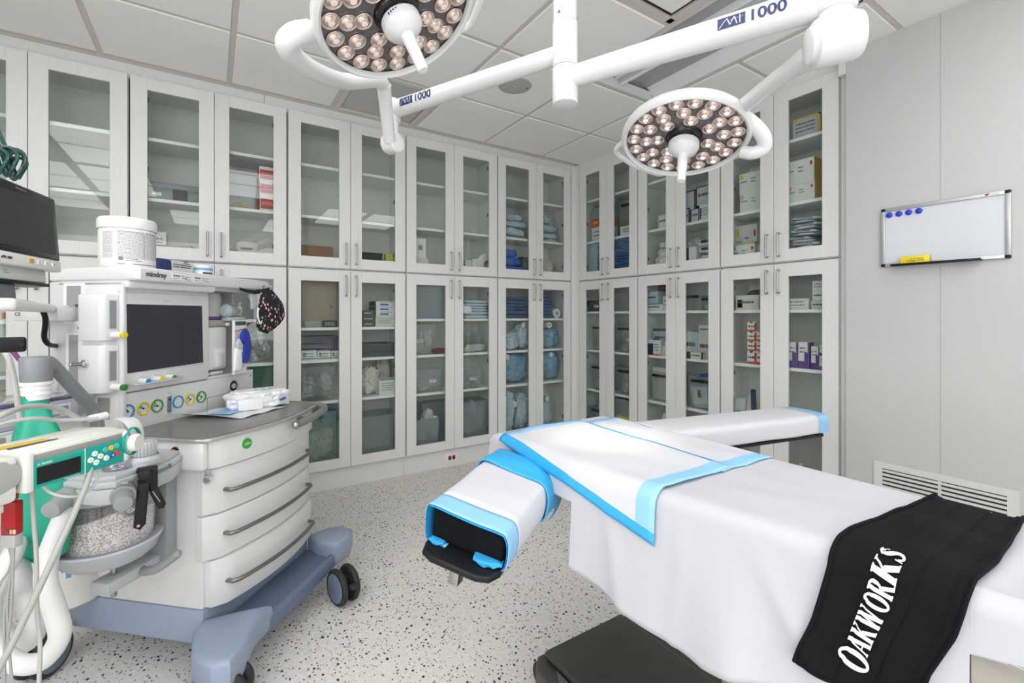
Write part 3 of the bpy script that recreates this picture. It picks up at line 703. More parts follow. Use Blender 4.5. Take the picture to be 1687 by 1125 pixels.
fill('L2', 1, 496, 548, 612, .08, .15, 'clear pouches in the bin right of the machine', m=WRAP, dz=.008)
put('L2', 0, 'tub', 504, 556, 692, .06, .22, **BIN, label='green tinted clear bin on the cabinet floor by the drawers', m=PLASTG, taper=.93)
fill('L2', 0, 508, 553, 705, .09, .15, 'pale green pouches in the bin by the drawers', c='offwhite', dz=.008)
put('L2', 0, 'pack', 530, 560, 677, .10, .12, **PK, label='blue wrapped pack lying on the green tinted bin', up=False, dz=.27, c='sky', amp=.15)
for k, (y, q) in enumerate(((530, 'bottom'), (521, 'middle'), (511, 'top'))):
    put('L2', 3, 'carton', 598, 617, y, .06, .14, **CART, label='small dark ended box, %s of the low stack' % q, group='dark ended boxes left of the tall stack', up=k > 0, c='dgrey', ink=1, inkc='white')
put('L2', 3, 'carton', 619, 652, 520, .06, .14, **CART, label='white printed carton under three slim boxes', c='offwhite', ink=3, front=[('white', .66, .98, .1, .6)])
for k, (y, q) in enumerate(((512, 'bottom'), (504, 'middle'), (496, 'top'))):
    put('L2', 3, 'carton', 617, 650, y, .06 + .005 * k, .14, **CART, label='slim white and blue box, %s of three on the printed carton' % q, group='slim white and blue boxes', up=True, c='white', side='black', sgn=-1, front=[('blue', .28, .7, .15, .5), ('black', 0, .07, 0, 1)], ink=1, inkbox=(.3, .9, .6, .9))
put('L2', 2, 'tray', 594, 654, 567, .06, .24, 'utility_tray', 'tray', 'dark grey flat tray on the second shelf of a lower cabinet', c='dgrey')
put('L2', 1, 'sack', 596, 628, 603, .09, .16, 'clear_bag', 'bag', 'bag of white packets left of the teal box', c='offwhite')
put('L2', 1, 'sack', 620, 648, 592, .17, .12, 'clear_bag', 'bag', 'bag of white packets behind the teal box', c='cream')
put('L2', 1, 'carton', 625, 654, 625, .05, .09, **CART, label='white carton with a teal top edge by white bags', c='white', front=[('teal', .02, .98, .92, 1.0)], ink=4)
put('L2', 0, 'tub', 594, 656, 688, .06, .24, **BIN, label='large bluish bin filling the cabinet floor, third door from the machine', m=PLASTB, taper=.97)
put('L3', 3, 'tub', 680, 738, 470, .06, .24, **BIN, label='tall bluish bin on the top shelf above the red sockets', m=PLASTB, taper=.98)
put('L3', 2, 'tub', 680, 718, 535, .08, .18, **BIN, label='clear bin of pouches beside a few red packets', tag=-.2)
fill('L3', 2, 684, 712, 538, .10, .14, 'cream pouches in the bin beside the red packets', c='cream', dz=.008)
put('L3', 2, 'pack', 714, 735, 574, .06, .08, **PK, label='flat red and white packet pile right of the pouch bin', c='maroon', amp=.3)
put('L3', 1, 'tub', 684, 730, 610, .06, .2, **BIN, label='clear bin with a name tag, third shelf, left door', tag=.12)
fill('L3', 1, 688, 726, 622, .09, .14, 'small wrapped parts in the tagged bin, left door', m=WRAP, dz=.008)
put('L3', 0, 'tub', 682, 724, 692, .05, .13, **BIN, label='clear bin of pouches at the front of the cabinet floor', m=PLASTB)
fill('L3', 0, 685, 722, 672, .07, .10, 'silver pouches heaped over the front floor bin', m=WRAP, dz=.008)
put('L3', 0, 'tub', 696, 742, 665, .19, .13, **BIN, label='second bluish bin standing behind the pouch bin', m=PLASTB)
for k, (xa, xb, y) in enumerate(((764, 808, 513), (763, 806, 504), (764, 806, 494))):
    put('L3', 3, 'linen', xa, xb, y, .05, .2, **PK, label='pale blue folded pack, %s of the stack of three by the handle' % ('bottom', 'middle', 'top')[k], group='pale blue packs stacked by the handle', up=k > 0, c='pale')
put('L3', 3, 'pack', 758, 778, 503, .03, .03, **PK, label='white rolled edge pack poking out before the pale blue packs', c='white', dz=.04)
put('L3', 2, 'tub', 758, 793, 555, .12, .18, **BIN, label='upper clear bin in the right door, second shelf', dz=.05)
put('L3', 2, 'tub', 760, 792, 546, .17, .14, **BIN, label='clear bin standing behind the flat pouches, right door')
put('L3', 2, 'pack', 764, 804, 567, .05, .1, **PK, label='flat clear pouches spread before a clear bin', m=WRAP, amp=.3)
put('L3', 1, 'tub', 758, 793, 609, .06, .16, **BIN, label='small clear bin with a white tag, right door', tag=.1)
fill('L3', 1, 762, 790, 617, .08, .12, 'white packets in the small tagged bin, right door', m=WRAP, dz=.008)
put('L3', 0, 'tub', 757, 805, 664, .06, .22, **BIN, label='large clear tub on the cabinet floor left of the table head', m=PLASTB)
fill('L3', 0, 762, 800, 656, .09, .16, 'clear pouches heaped in the large floor tub', m=WRAP, dz=.008)
for k, (xa, xb, y) in enumerate(((826, 874, 511), (828, 873, 500), (830, 874, 489))):
    put('L4', 3, 'linen', xa, xb, y, .06, .2, 'folded_linen', 'linen', 'dark blue folded cloth, %s of the left pile' % ('bottom', 'middle', 'top')[k], group='dark blue cloths in the left pile', up=k > 0, c='dblue')
put('L4', 2, 'sack', 828, 862, 546, .06, .16, 'pillow', 'pillow', 'grey blue wrapped pillow on the second shelf, left one', c='pale')
put('L4', 2, 'sack', 854, 876, 531, .08, .14, 'pillow', 'pillow', 'grey blue wrapped pillow standing right of the left one', c='pale', neck=-.1)
put('L4', 1, 'sack', 830, 874, 583, .06, .16, 'gown_bag', 'bag', 'blue gown bag with white tied necks, third shelf left', c='sky', neck=-.38)
put('L4', 0, 'sack', 830, 852, 642, .06, .12, 'gown_bag', 'bag', 'clear blue bag with a white tag behind the table head, left one', c='pale', neck=.3, nz=.6)
put('L4', 0, 'sack', 853, 874, 646, .07, .12, 'gown_bag', 'bag', 'pale blue bag on the cabinet floor, right of the tagged bag', c='pale')
for k, (xa, xb, y) in enumerate(((888, 914, 513), (888, 914, 501), (888, 913, 490), (888, 912, 479))):
    put('L4', 3, 'linen', xa, xb, y, .06, .2, 'folded_linen', 'linen', 'dark blue folded cloth, %s of the right pile of four' % ('bottom', 'second from bottom', 'third from bottom', 'top')[k], group='dark blue cloths in the right pile', up=k > 0, c='dblue')
put('L4', 3, 'roll', 913, 922, 508, .07, .1, 'gauze_roll', 'roll', 'white gauze roll right of the dark blue cloths')
put('L4', 2, 'sack', 890, 922, 538, .07, .16, 'gown_bag', 'bag', 'blue gown bag under a white roll at the corner', c='sky')
put('L4', 2, 'roll', 898, 913, 530, .05, .06, 'gauze_roll', 'roll', 'white roll resting on the blue gown bag', up=True, dz=-.015, h=.055)
put('L4', 1, 'sack', 892, 924, 580, .07, .16, 'gown_bag', 'bag', 'blue gown bag with a white tag at the corner, third shelf', c='sky', neck=0, nz=.8)
put('L4', 0, 'sack', 886, 912, 652, .06, .14, 'gown_bag', 'bag', 'pale bag with a white tag low by the corner', c='pale', neck=.1)
# --- upper right cabinets
put('R0', 1, 'carton', 975, 1000, 376, .06, .14, **CART, label='white box under the orange box, first door right of the corner', c='white', ink=2)
put('R0', 1, 'carton', 975, 1000, 362, .06, .14, **CART, label='orange box on the white box, first door right of the corner', c='orange', up=True, front=[('yellow', .1, .4, .4, .7)])
put('R0', 1, 'pack', 968, 996, 342, .12, .14, **PK, label='clear wrapped tray behind the orange box', m=WRAP)
for k in range(4):
    put('R0', 0, 'linen', 984, 998, 436 - 13 * k, .07, .16, **PK, label='teal blue folded pack, %s of the narrow stack' % ('bottom', 'second from bottom', 'third from bottom', 'top')[k], group='teal blue packs in the narrow stack', up=k > 0, c='denim')
put('R0', 0, 'carton', 963, 984, 405, .09, .1, **CART, label='pale grey panel box left of the narrow blue stack', c='pale')
put('R0', 1, 'tub', 1020, 1052, 332, .10, .18, **BIN, label='tall clear bin with a black handle above blue packs', handle=1)
put('R0', 1, 'carton', 1022, 1050, 374, .05, .045, **CART, label='white printed carton before the tall clear bin', c='white', ink=2)
for k in range(6):
    put('R0', 0, 'linen', 1008, 1046, 437 - 8.3 * k, .06 + .004 * (k % 2), .18, **PK, label='blue wrapped pack, %s of the tall stack of six' % ('bottom', 'second from bottom', 'third from bottom', 'fourth from bottom', 'fifth from bottom', 'top')[k], group='blue packs in the tall stack', up=k > 0, c='blue' if k % 2 else 'denim')
put('R1', 1, 'carton', 1084, 1104, 355, .06, .16, **CART, label='grey white box with black edge, behind the lamp at left door', c='lilac', side='black', sgn=-1, ink=1, front=[('white', .12, 1, .0, .92)])
put('R1', 0, 'sack', 1076, 1103, 409, .08, .1, 'gauze_bundle', 'gauze', 'white gauze bundle below the lamp, lower one', c='white')
put('R1', 0, 'sack', 1082, 1102, 395, .10, .08, 'gauze_bundle', 'gauze', 'white gauze bundle resting on the lower bundle', c='white', up=True, h=.05, dz=-.006)
put('R1', 0, 'pack', 1084, 1104, 424, .04, .035, **PK, label='small white packet before the gauze bundles', c='white')
for (xa, xb, q) in ((1122, 1136, 'left'), (1139, 1152, 'middle')):
    put('R1', 1, 'carton', xa, xb, 345, .06, .18, 'file_box', 'file box', 'white file box with black edges, lower row, %s' % q, 'white file boxes with black edges', c='lilac', side='black', front=[('black', 0, 1, .94, 1), ('black', .88, 1, 0, 1)], ink=1)
put('R1', 1, 'carton', 1152, 1175, 338, .06, .16, **CART, label='white carton with blue print right of the lower file boxes', c='white', ink=4, front=[('navy', .04, .14, .1, .8)])
put('R1', 1, 'carton', 1122, 1146, 318, .07, .18, 'file_box', 'file box', 'white file box with black edges, upper row, left', 'white file boxes with black edges', c='lilac', dz=.098, side='black', front=[('black', 0, 1, .94, 1), ('black', .9, 1, 0, 1)])
put('R1', 1, 'carton', 1147, 1175, 309, .07, .18, 'file_box', 'file box', 'largest white file box, upper row, right', 'white file boxes with black edges', c='lilac', dz=.118, front=[('black', 0, .05, 0, 1), ('black', 0, 1, .95, 1)], ink=1)
put('R1', 0, 'sack', 1124, 1160, 390, .14, .16, 'clear_bag', 'bag', 'clear bag of white supplies behind a navy box', c='offwhite')
put('R1', 0, 'carton', 1129, 1146, 408, .06, .07, **CART, label='white box with navy spine, below the file boxes', c='white', front=[('navy', .05, .35, 0, 1)])
for k in range(3):
    put('R1', 0, 'pack', 1150 - k, 1172, 418 - 12 * k, .06 + .01 * k, .12, **PK, label='white pack with black mark, %s of three by the door edge' % ('bottom', 'middle', 'top')[k], group='white packs with black marks', up=k > 0, c='white', amp=.15, tag=1, tagc='black')
GC = dict(c='white', ink=2, inkbox=(.45, .62, .45, .75), front=[('yellow', .04, .16, .72, .92), ('sky', .04, .3, .55, .62), ('red', .86, .94, .7, .85)])
put('R2', 1, 'carton', 1219, 1262, 321, .06, .17, **CART, label='glove carton, lower of two behind the left door', group='white and yellow glove cartons', **GC)
put('R2', 1, 'carton', 1218, 1262, 288, .062, .17, **CART, label='glove carton, upper of two behind the left door', group='white and yellow glove cartons', up=True, **GC)
put('R2', 0, 'carton', 1206, 1243, 405, .06, .08, **CART, label='glove box under folded tan gauze', group='white and yellow glove cartons', **GC)
put('R2', 0, 'flat', 1209, 1243, 400, .055, .05, 'gauze_stack', 'gauze', 'tan folded gauze lying on a glove box', up=True, c='tan', h=.014)
put('R2', 0, 'carton', 1209, 1247, 374, .15, .12, **CART, label='glove carton standing behind the tan gauze', group='white and yellow glove cartons', **GC)
put('R2', 0, 'pack', 1244, 1262, 398, .08, .1, **PK, label='blue grey pack right of the tan gauze', c='pale', amp=.2)
put('R2', 2, 'carton', 1306, 1352, 199, .08, .12, **CART, label='white carton with a yellow edge alone on the top shelf', c='lilac', front=[('yellow', 0, 1, .92, 1), ('yellow', .92, 1, 0, 1)], ink=3, lean=0)
put('R2', 1, 'carton', 1297, 1342, 308, .06, .2, **CART, label='large glove carton, lower of two behind the right door', group='white and yellow glove cartons', side='yellow', **GC)
put('R2', 1, 'carton', 1295, 1341, 269, .06, .2, **CART, label='large glove carton, upper of two behind the right door', group='white and yellow glove cartons', up=True, side='yellow', **GC)
rr = random.Random(3); _z = 0
for k in range(13):
    xa = 1290 + rr.uniform(0, 16); w_ = rr.uniform(38, 52)
    q = ('bottom', 'second from bottom', 'third from bottom', 'fourth from bottom', 'fifth from bottom', 'sixth from bottom', 'seventh from bottom', 'seventh from top', 'fifth from top', 'fourth from top', 'third from top', 'second from top', 'topmost')[k]
    if k == 7: q = 'sixth from top'
    put('R2', 0, 'pack', xa, min(xa + w_, 1362), 0, .05 + rr.uniform(0, .02), .2, 'sterile_pouch', 'pouch', 'white and blue sterile pouch, %s in the slanting pile' % q, 'white and blue sterile pouches in the slanting pile', up=k > 0, h=.0175, c=('white', 'pale', 'white', 'sky')[k % 4], roll=rr.uniform(-.06, .08), p=6, amp=.08, tag=1, tagc=('grey', 'white')[k % 2], dz=.0015)
# --- lower right cabinets
put('S0', 3, 'tub', 966, 1000, 498, .06, .18, **BIN, label='dark bin with a white tag, top shelf at the corner', m=C('dgrey'), tag=.0, lid='black')
for k, (a, y, q) in enumerate(((2, 590 - 76, 'x'),)): pass
put('S0', 2, 'tub', 974, 1002, 534, .07, .2, **BIN, label='clear bin with a black handle, second shelf at the corner', handle=1)
fill('S0', 2, 978, 1000, 554, .09, .14, 'white packets in the second shelf corner bin', m=WRAP, dz=.008)
put('S0', 1, 'tub', 972, 1002, 598, .07, .2, **BIN, label='clear bin with a black handle, third shelf at the corner', handle=1)
fill('S0', 1, 976, 1000, 604, .09, .14, 'clear pouches in the third shelf corner bin', m=WRAP, dz=.008)
put('S0', 0, 'tub', 970, 1002, 668, .07, .2, **BIN, label='bluish bin with a black handle on the cabinet floor at the corner', m=PLASTB, handle=1)
put('S0', 0, 'sack', 976, 1000, 655, .10, .14, 'gown_bag', 'bag', 'blue bag in the floor bin at the corner', c='sky', dz=.01)
for k in range(4):
    put('S0', 3, 'tray', 1012, 1040, 507 - 8 * k, .09 - .004 * k, .16, 'utility_tray', 'tray', 'smoky tray, %s of the stack of four' % ('bottom', 'second from bottom', 'third from bottom', 'top')[k], 'smoky trays in a stack', up=k > 0, c='grey')
put('S0', 2, 'tub', 1014, 1046, 535, .07, .2, **BIN, label='clear tagged bin with a black handle, second door from the corner', handle=1, tag=.2)
fill('S0', 2, 1020, 1044, 562, .09, .14, 'white pouches in the clear tagged bin', m=WRAP, dz=.008)
put('S0', 1, 'tub', 1014, 1048, 604, .07, .2, **BIN, label='black handled bin of packets above the yellow sign', handle=1)
fill('S0', 1, 1018, 1046, 610, .09, .15, 'white packets in the bin above the yellow sign', m=WRAP, dz=.008)
put('S0', 0, 'carton', 1010, 1048, 655, .07, .2, **CART, label='grey box with a yellow notice on its front', c='grey', front=[('yellow', .2, .92, .05, .55)])
put('S1', 3, 'carton', 1064, 1092, 500, .06, .14, **CART, label='white box with a blue top line, lower of two at left door', c='white', ink=1, front=[('blue', 0, 1, .85, .97)])
put('S1', 3, 'carton', 1064, 1084, 481, .06, .14, **CART, label='white box on the blue lined box, left door', c='pale', up=True, ink=1)
put('S1', 3, 'carton', 1092, 1106, 488, .07, .1, **CART, label='tall white box beside the two stacked boxes', c='white', ink=2)
put('S1', 3, 'carton', 1084, 1106, 470, .19, .1, **CART, label='dark red box behind the tall white box', c='maroon')
put('S1', 2, 'carton', 1065, 1076, 558, .06, .08, **CART, label='navy box with a white top half', c='navy', front=[('white', 0, 1, .72, 1)])
put('S1', 2, 'carton', 1076, 1102, 541, .14, .12, **CART, label='white carton with a dark top behind the small bottle', c='pale', front=[('dgrey', 0, 1, .9, 1)], ink=2)
put('S1', 2, 'carton', 1076, 1088, 560, .05, .07, **CART, label='white packet with orange foot right of the navy box', c='white', front=[('orange', 0, 1, 0, .1)], ink=3)
put('S1', 2, 'bottle', 1089, 1099, 563, .05, .05, 'pill_bottle', 'bottle', 'small white bottle before the dark topped carton')
put('S1', 1, 'tub', 1070, 1110, 610, .07, .2, **BIN, label='black handled bin stuffed with white boxes', handle=1)
for k in range(4):
    put('S1', 1, 'carton', 1074 + k % 2, 1102, 655 - 17 * k, .10, .13, **CART, label='white box inside the stuffed bin, %s' % ('bottom one', 'second from bottom', 'third from bottom', 'top one')[k], group='white boxes inside the stuffed bin', up=k > 0, dz=.006 if k == 0 else 0, c='offwhite')
put('S1', 0, 'sack', 1084, 1106, 672, .08, .14, 'gauze_bundle', 'gauze', 'white bundle on the cabinet floor below the stuffed bin', c='white')
put('S1', 3, 'tub', 1126, 1156, 487, .06, .18, **BIN, label='clear bin with a black handle, left one on the top shelf', handle=1)
put('S1', 3, 'tub', 1154, 1180, 492, .07, .18, **BIN, label='clear bin of blue pouches, right one on the top shelf', handle=1)
fill('S1', 3, 1158, 1178, 497, .09, .12, 'blue white pouches in the right top shelf bin', c='pale', dz=.008)
put('S1', 2, 'carton', 1129, 1149, 546, .08, .12, **CART, label='grey white box with a slim printed spine, second shelf', c='pale', front=[('white', .1, .4, 0, 1)], ink=1)
put('S1', 2, 'carton', 1131, 1158, 579, .045, .03, **CART, label='flat dark printed box lying before the slim spined box', c='offwhite', front=[('black', 0, .25, 0, 1), ('maroon', .9, 1, 0, 1)], ink=1)
put('S1', 2, 'carton', 1150, 1178, 550, .09, .16, **CART, label='white carton, lower of two by the right edge, second shelf', c='offwhite', ink=1)
put('S1', 2, 'carton', 1151, 1178, 535, .09, .16, **CART, label='white carton, upper of two by the right edge, second shelf', c='offwhite', ink=1, up=True)
put('S1', 1, 'tub', 1133, 1176, 618, .06, .2, **BIN, label='tilted black handled bin of blue pouches near the arm board', handle=1)
put('S1', 1, 'flat', 1140, 1170, 628, .075, .02, 'sterile_pouch', 'pouch', 'white and blue printed pouch inside the tilted bin', c='pale', dz=.008, front=[('white', .1, .9, .15, .8), ('sky', .05, .95, .85, .95), ('dgrey', .4, .6, .4, .7)], roll=-.12)
put('S1', 1, 'sack', 1142, 1172, 612, .12, .1, 'gown_bag', 'bag', 'blue wrapped bundle at the back of the tilted bin', c='blue', dz=.01)
put('S2', 3, 'carton', 1212, 1250, 487, .06, .14, **CART, label='white box with a dark label, first door by the right wall', c='offwhite', front=[('black', .08, .3, .15, .7), ('white', .12, .24, .25, .6)], ink=1)
put('S2', 3, 'pack', 1228, 1256, 478, .16, .1, **PK, label='black and yellow bundle behind the dark labelled box', c='black', amp=.2, tag=1, tagc='yellow')
for k in range(4):
    put('S2', 2, 'carton', 1231, 1246, 578 - 16 * k, .05, .12, **CART, label='small red and white box, %s of the left column of four' % ('bottom', 'second from bottom', 'third from bottom', 'top')[k], group='small red and white boxes in columns', up=k > 0, c='white', side='red', sgn=-1, front=[('orange', .0, 1, 0, .2), ('red', .8, 1, .2, .9), ('black', .3, .6, .88, 1)], ink=1)
for k in range(3):
    put('S2', 2, 'carton', 1246.5, 1261, 578 - 16 * k, .055, .12, **CART, label='small red and white box, %s of the right column of three' % ('bottom', 'middle', 'top')[k], group='small red and white boxes in columns', up=k > 0, c='white', front=[('orange', .0, 1, 0, .2), ('red', .8, 1, .2, .9), ('black', .3, .6, .88, 1)], ink=1)
put('S2', 1, 'flat', 1208, 1228, 652, .10, .012, 'sterile_pouch', 'pouch', 'grey printed pouch leaning, leftmost of three above the arm board', c='pale', front=[('white', .1, .9, .3, .9), ('navy', .3, 1, 0, .25)], lean=-.25, roll=-.06)
put('S2', 1, 'flat', 1228, 1238, 650, .08, .015, 'sterile_pouch', 'pouch', 'white pouch standing, middle of three above the arm board', c='offwhite', lean=-.2)
put('S2', 1, 'flat', 1238, 1246, 641, .07, .012, 'sterile_pouch', 'pouch', 'navy edged pouch leaning, rightmost of three above the arm board', c='navy', lean=-.1, roll=-.1)
put('S2', 3, 'carton', 1298, 1332, 492, .06, .12, **CART, label='flat white box with pale print, left of the white tower', c='offwhite', ink=2, front=[('white', .05, .95, .2, .7)])
put('S2', 3, 'carton', 1336, 1366, 495, .07, .12, **CART, label='white box, bottom of the tower at the right edge', c='offwhite', ink=1, group='white boxes in the tower')
put('S2', 3, 'carton', 1338, 1366, 479, .07, .12, **CART, label='white box, second from bottom of the tower', c='white', ink=1, up=True, group='white boxes in the tower')
put('S2', 3, 'carton', 1338, 1366, 463, .07, .12, **CART, label='white box, third from bottom of the tower', c='white', ink=2, up=True, group='white boxes in the tower')
PB = dict(c='white', ink=2, inkbox=(.15, .8, .55, .85), front=[('purple', 0, 1, 0, .28), ('purple', .6, 1, .28, .6), ('purple', .92, 1, .6, 1)])
put('S2', 2, 'carton', 1293, 1313, 563, .05, .07, **CART, label='purple and white box, first from the left, shelf above the arm board', group='purple and white boxes', side='purple', **PB)
put('S2', 2, 'carton', 1315, 1332, 563, .05, .07, **CART, label='purple and white box, second from the left, fully in view', group='purple and white boxes', side='purple', **PB)
put('S2', 2, 'carton', 1336, 1349, 570, .06, .07, **CART, label='smaller purple and white box, third from the left', group='purple and white boxes', **PB)
put('S2', 2, 'carton', 1350, 1366, 586, .05, .07, **CART, label='low purple and white box at the door edge, lower one', group='purple and white boxes', **PB)
put('S2', 2, 'carton', 1350, 1366, 568, .05, .07, **CART, label='low purple and white box at the door edge, upper one', group='purple and white boxes', up=True, **PB)
for (xa, xb, y, q, d) in ((1306, 1324, 735, 'tallest, at the back left', .12), (1316, 1326, 752, 'front left', .06), (1331, 1343, 745, 'back right', .10), (1331, 1341, 752, 'front right', .05)):
    put('S2', 0, 'bottle', xa, xb, y, d, .05, 'lotion_bottle', 'bottle', 'white bottle low in the right cabinet, %s' % q, 'white bottles on the cabinet floor', c='white', h=.14 if 'tall' in q else .10, band='offwhite')
bpy.context.view_layer.update()
# ------------------------------------------------------------------ anesthesia machine (local: x along its front, y into its back)
MZ = R(47.3); MO = Vector((-.02, 1.865, 0))
ma = thing('anesthesia_machine', 'large white anesthesia machine with dark screen, drawers and blue wheeled base', 'anesthesia machine', MO, MZ)
MW = Matrix.Translation(MO) @ Matrix.Rotation(MZ, 4, 'Z')
MWHITE = mat('machine_white', 'd4d4d3', .33, coat=.15)
BLUEB = mat('machine_base_blue', '8f9cb0', .42)
BLUED = mat('machine_base_tray', '66748a', .45)
TOPG = mat('worktop_grey', '6f6d6b', .3)
def curve_front(x): return -.075 * (1 - ((x - .29) / .36) ** 2)      # bowed drawer front
# base
b = MB()
b.prism([(0, 0), (.60, 0), (.60, .60), (0, .60)], .105, .222, bev=.006)
base = b.build('base', BLUEB, ma, smooth=30)
b = MB()
b.prism([(-.003, .006), (-.06, -.015), (-.15, -.10), (-.175, -.19), (-.15, -.235), (-.095, -.235), (.02, -.185), (.12, -.175), (.05, -.06)], .10, .198, bev=.022, seg=3)
b.build('foot', BLUEB, base, smooth=40)
b = MB()
b.prism([(.60, .0), (.68, -.045), (.72, -.10), (.70, -.175), (.63, -.20), (.53, -.185), (.545, -.08)], .10, .205, bev=.022, seg=3)
b.build('foot', BLUEB, base, smooth=40)
b = MB()
n = 14
fr = [(.03 + .57 * k / n, -.172 - .012 * math.sin(PI * k / n)) for k in range(n + 1)]
b.prism([(.03, -.01)] + fr + [(.60, -.01)], .105, .142, bev=.004)
b.prism([(.08, -.150)] + [(x, y) for x, y in fr[1:-1]] + [(.56, -.150)], .13, .158, bev=.007)
b.build('foot_tray', BLUED, base, smooth=40)
def caster(parent, x, y, rz, r=.075):
    c = bpy.data.objects.new('caster', None); col.objects.link(c); c.parent = parent; c.location = (x, y, 0); c.rotation_euler = (0, 0, rz)
    for s_ in (-1, 1):
        b = MB(); b.lathe([(0, -.014), (r - .016, -.014), (r - .006, -.011), (r, -.004), (r, .006), (r - .006, .012), (0, .012)], (s_ * .028, .03, r), (1, 0, 0), 32); b.mi = 1
        b.lathe([(0, s_ * .0165), (r - .022, s_ * .0165), (r - .016, s_ * .0135)], (s_ * .028, .03, r), (1, 0, 0), 32)
        b.build('wheel', [RUBBER, BLUED], c)
    b = MB(); b.cyl((0, .0, .07), (0, 0, .118), .016); b.box(-.012, .012, -.02, .05, .07, .115, bev=.006); b.box(-.016, .016, .095, .125, .09, .105, bev=.004)
    b.build('fork', RUBBER, c)
    return c
caster(ma, .475, -.235, R(150)); caster(ma, -.10, -.21, R(20)); caster(ma, -.06, .55, R(100)); caster(ma, .55, .53, R(40))
# lower body, drawers
b = MB(); b.box(0, .595, .0, .58, .221, .80, bev=.012); b.build('body', MWHITE, ma)
def front_panel(z0, z1, xa, xb, out, name, m=MWHITE, back=.02):
    b = MB(); n = 16
    pts = [(xa + (xb - xa) * k / n, curve_front(xa + (xb - xa) * k / n) - out) for k in range(n + 1)]
    pts[0] = (xa, min(pts[0][1] + .022, back - .004)); pts[-1] = (xb, min(pts[-1][1] + .022, back - .004))
    b.prism([(xa, back)] + pts + [(xb, back)], z0, z1, bev=.005)
    return b.build(name, m, ma, smooth=40)
hz = (.622, .470, .305)
for k, (z0, z1, xa, out) in enumerate(((.546, .702, -.006, 0), (.390, .542, -.006, 0), (.226, .386, .012, .012))):
    d = front_panel(z0, z1, xa, .598, out, 'drawer')
    d['label'] = ('top', 'middle', 'bottom')[k] + ' white drawer with bowed front'
    xs_ = [.065 + .44 * i / 12 for i in range(13)]
    pts = [(.05, curve_front(.05) - out + .01, hz[k]), (.05, curve_front(.05) - out - .022, hz[k])] + [(x, curve_front(x) - out - .03, hz[k]) for x in xs_] + [(.52, curve_front(.52) - out - .022, hz[k]), (.52, curve_front(.52) - out + .01, hz[k])]
    b = MB(); b.tube(pts, .0075, 10); b.build('handle', mat('handle_steel', '8c8a86', .35, .9), d)
front_panel(.706, .808, -.022, .612, .012, 'apron')
# worktop
n = 18
wt = [(-.035, .331), (-.042, .12), (-.040, 0), (-.030, -.035), (-.010, -.052)] + [(.03 + .53 * k / n, -.062 - .042 * math.sin(PI * k / n)) for k in range(n + 1)] + [(.60, -.045), (.615, .03), (.615, .331)]
b = MB(); b.prism(wt, .806, .816, bev=.002)
w_o = b.build('worktop', mat('worktop_rim', 'b9b8b6', .25, .5), ma)
wi = [(.29 + (x - .29) * .972, .135 + (y - .135) * .95) for x, y in wt]
b = MB(); b.prism(wi, .815, .8185); b.build('work_surface', TOPG, w_o, smooth=0)
# side apron with the orange socket, green oxygen badge
b = MB(); b.box(-.032, .0, -.03, .30, .706, .806, bev=.014); b.build('side_apron', MWHITE, ma)
b = MB(); b.cyl((-.032, .075, .775), (-.040, .075, .775), .013, bev=.002); b.mi = 1; b.cyl((-.040, .075, .775), (-.0425, .075, .775), .007, bev=.001); b.build('power_socket', [BLACK, mat('amber', 'd8920f', .3)], ma)
yq = curve_front(.14) - .012
gb = bpy.data.objects.new('oxygen_badge', None); col.objects.link(gb); gb.parent = ma; gb.location = (.12, curve_front(.12) - .0125, .765); gb.rotation_euler = (0, 0, R(-12))
b = MB(); b.lathe([(0, .004), (.018, .004), (.0195, 0), (0, -.003)], (0, 0, 0), (0, -1, 0), 28); b.build('badge_disc', mat('badge_green', '2f9a35', .3), gb)
text('O2+', .0125, PAPER, gb, frame((-.0115, -.0046, -.0045), (1, 0, 0), (0, 0, 1)))
# side rail handle at the right
b = MB(); b.tube(bez([(.34, -.120, .783), (.42, -.120, .786), (.52, -.105, .79), (.60, -.085, .794), (.648, -.04, .797), (.655, .05, .80), (.65, .16, .80)], 6), .0155, 14)
b.mi = 1; b.ball((.336, -.120, .783), .0165, 14)
rail = b.build('rail_handle', [mat('rail_grey', '7b7874', .4), METAL], ma)
b = MB(); b.box(.40, .44, -.12, -.06, .776, .794, bev=.004); b.box(.605, .65, .12, .15, .79, .805, bev=.003); b.build('rail_bracket', mat('rail_grey'), rail)
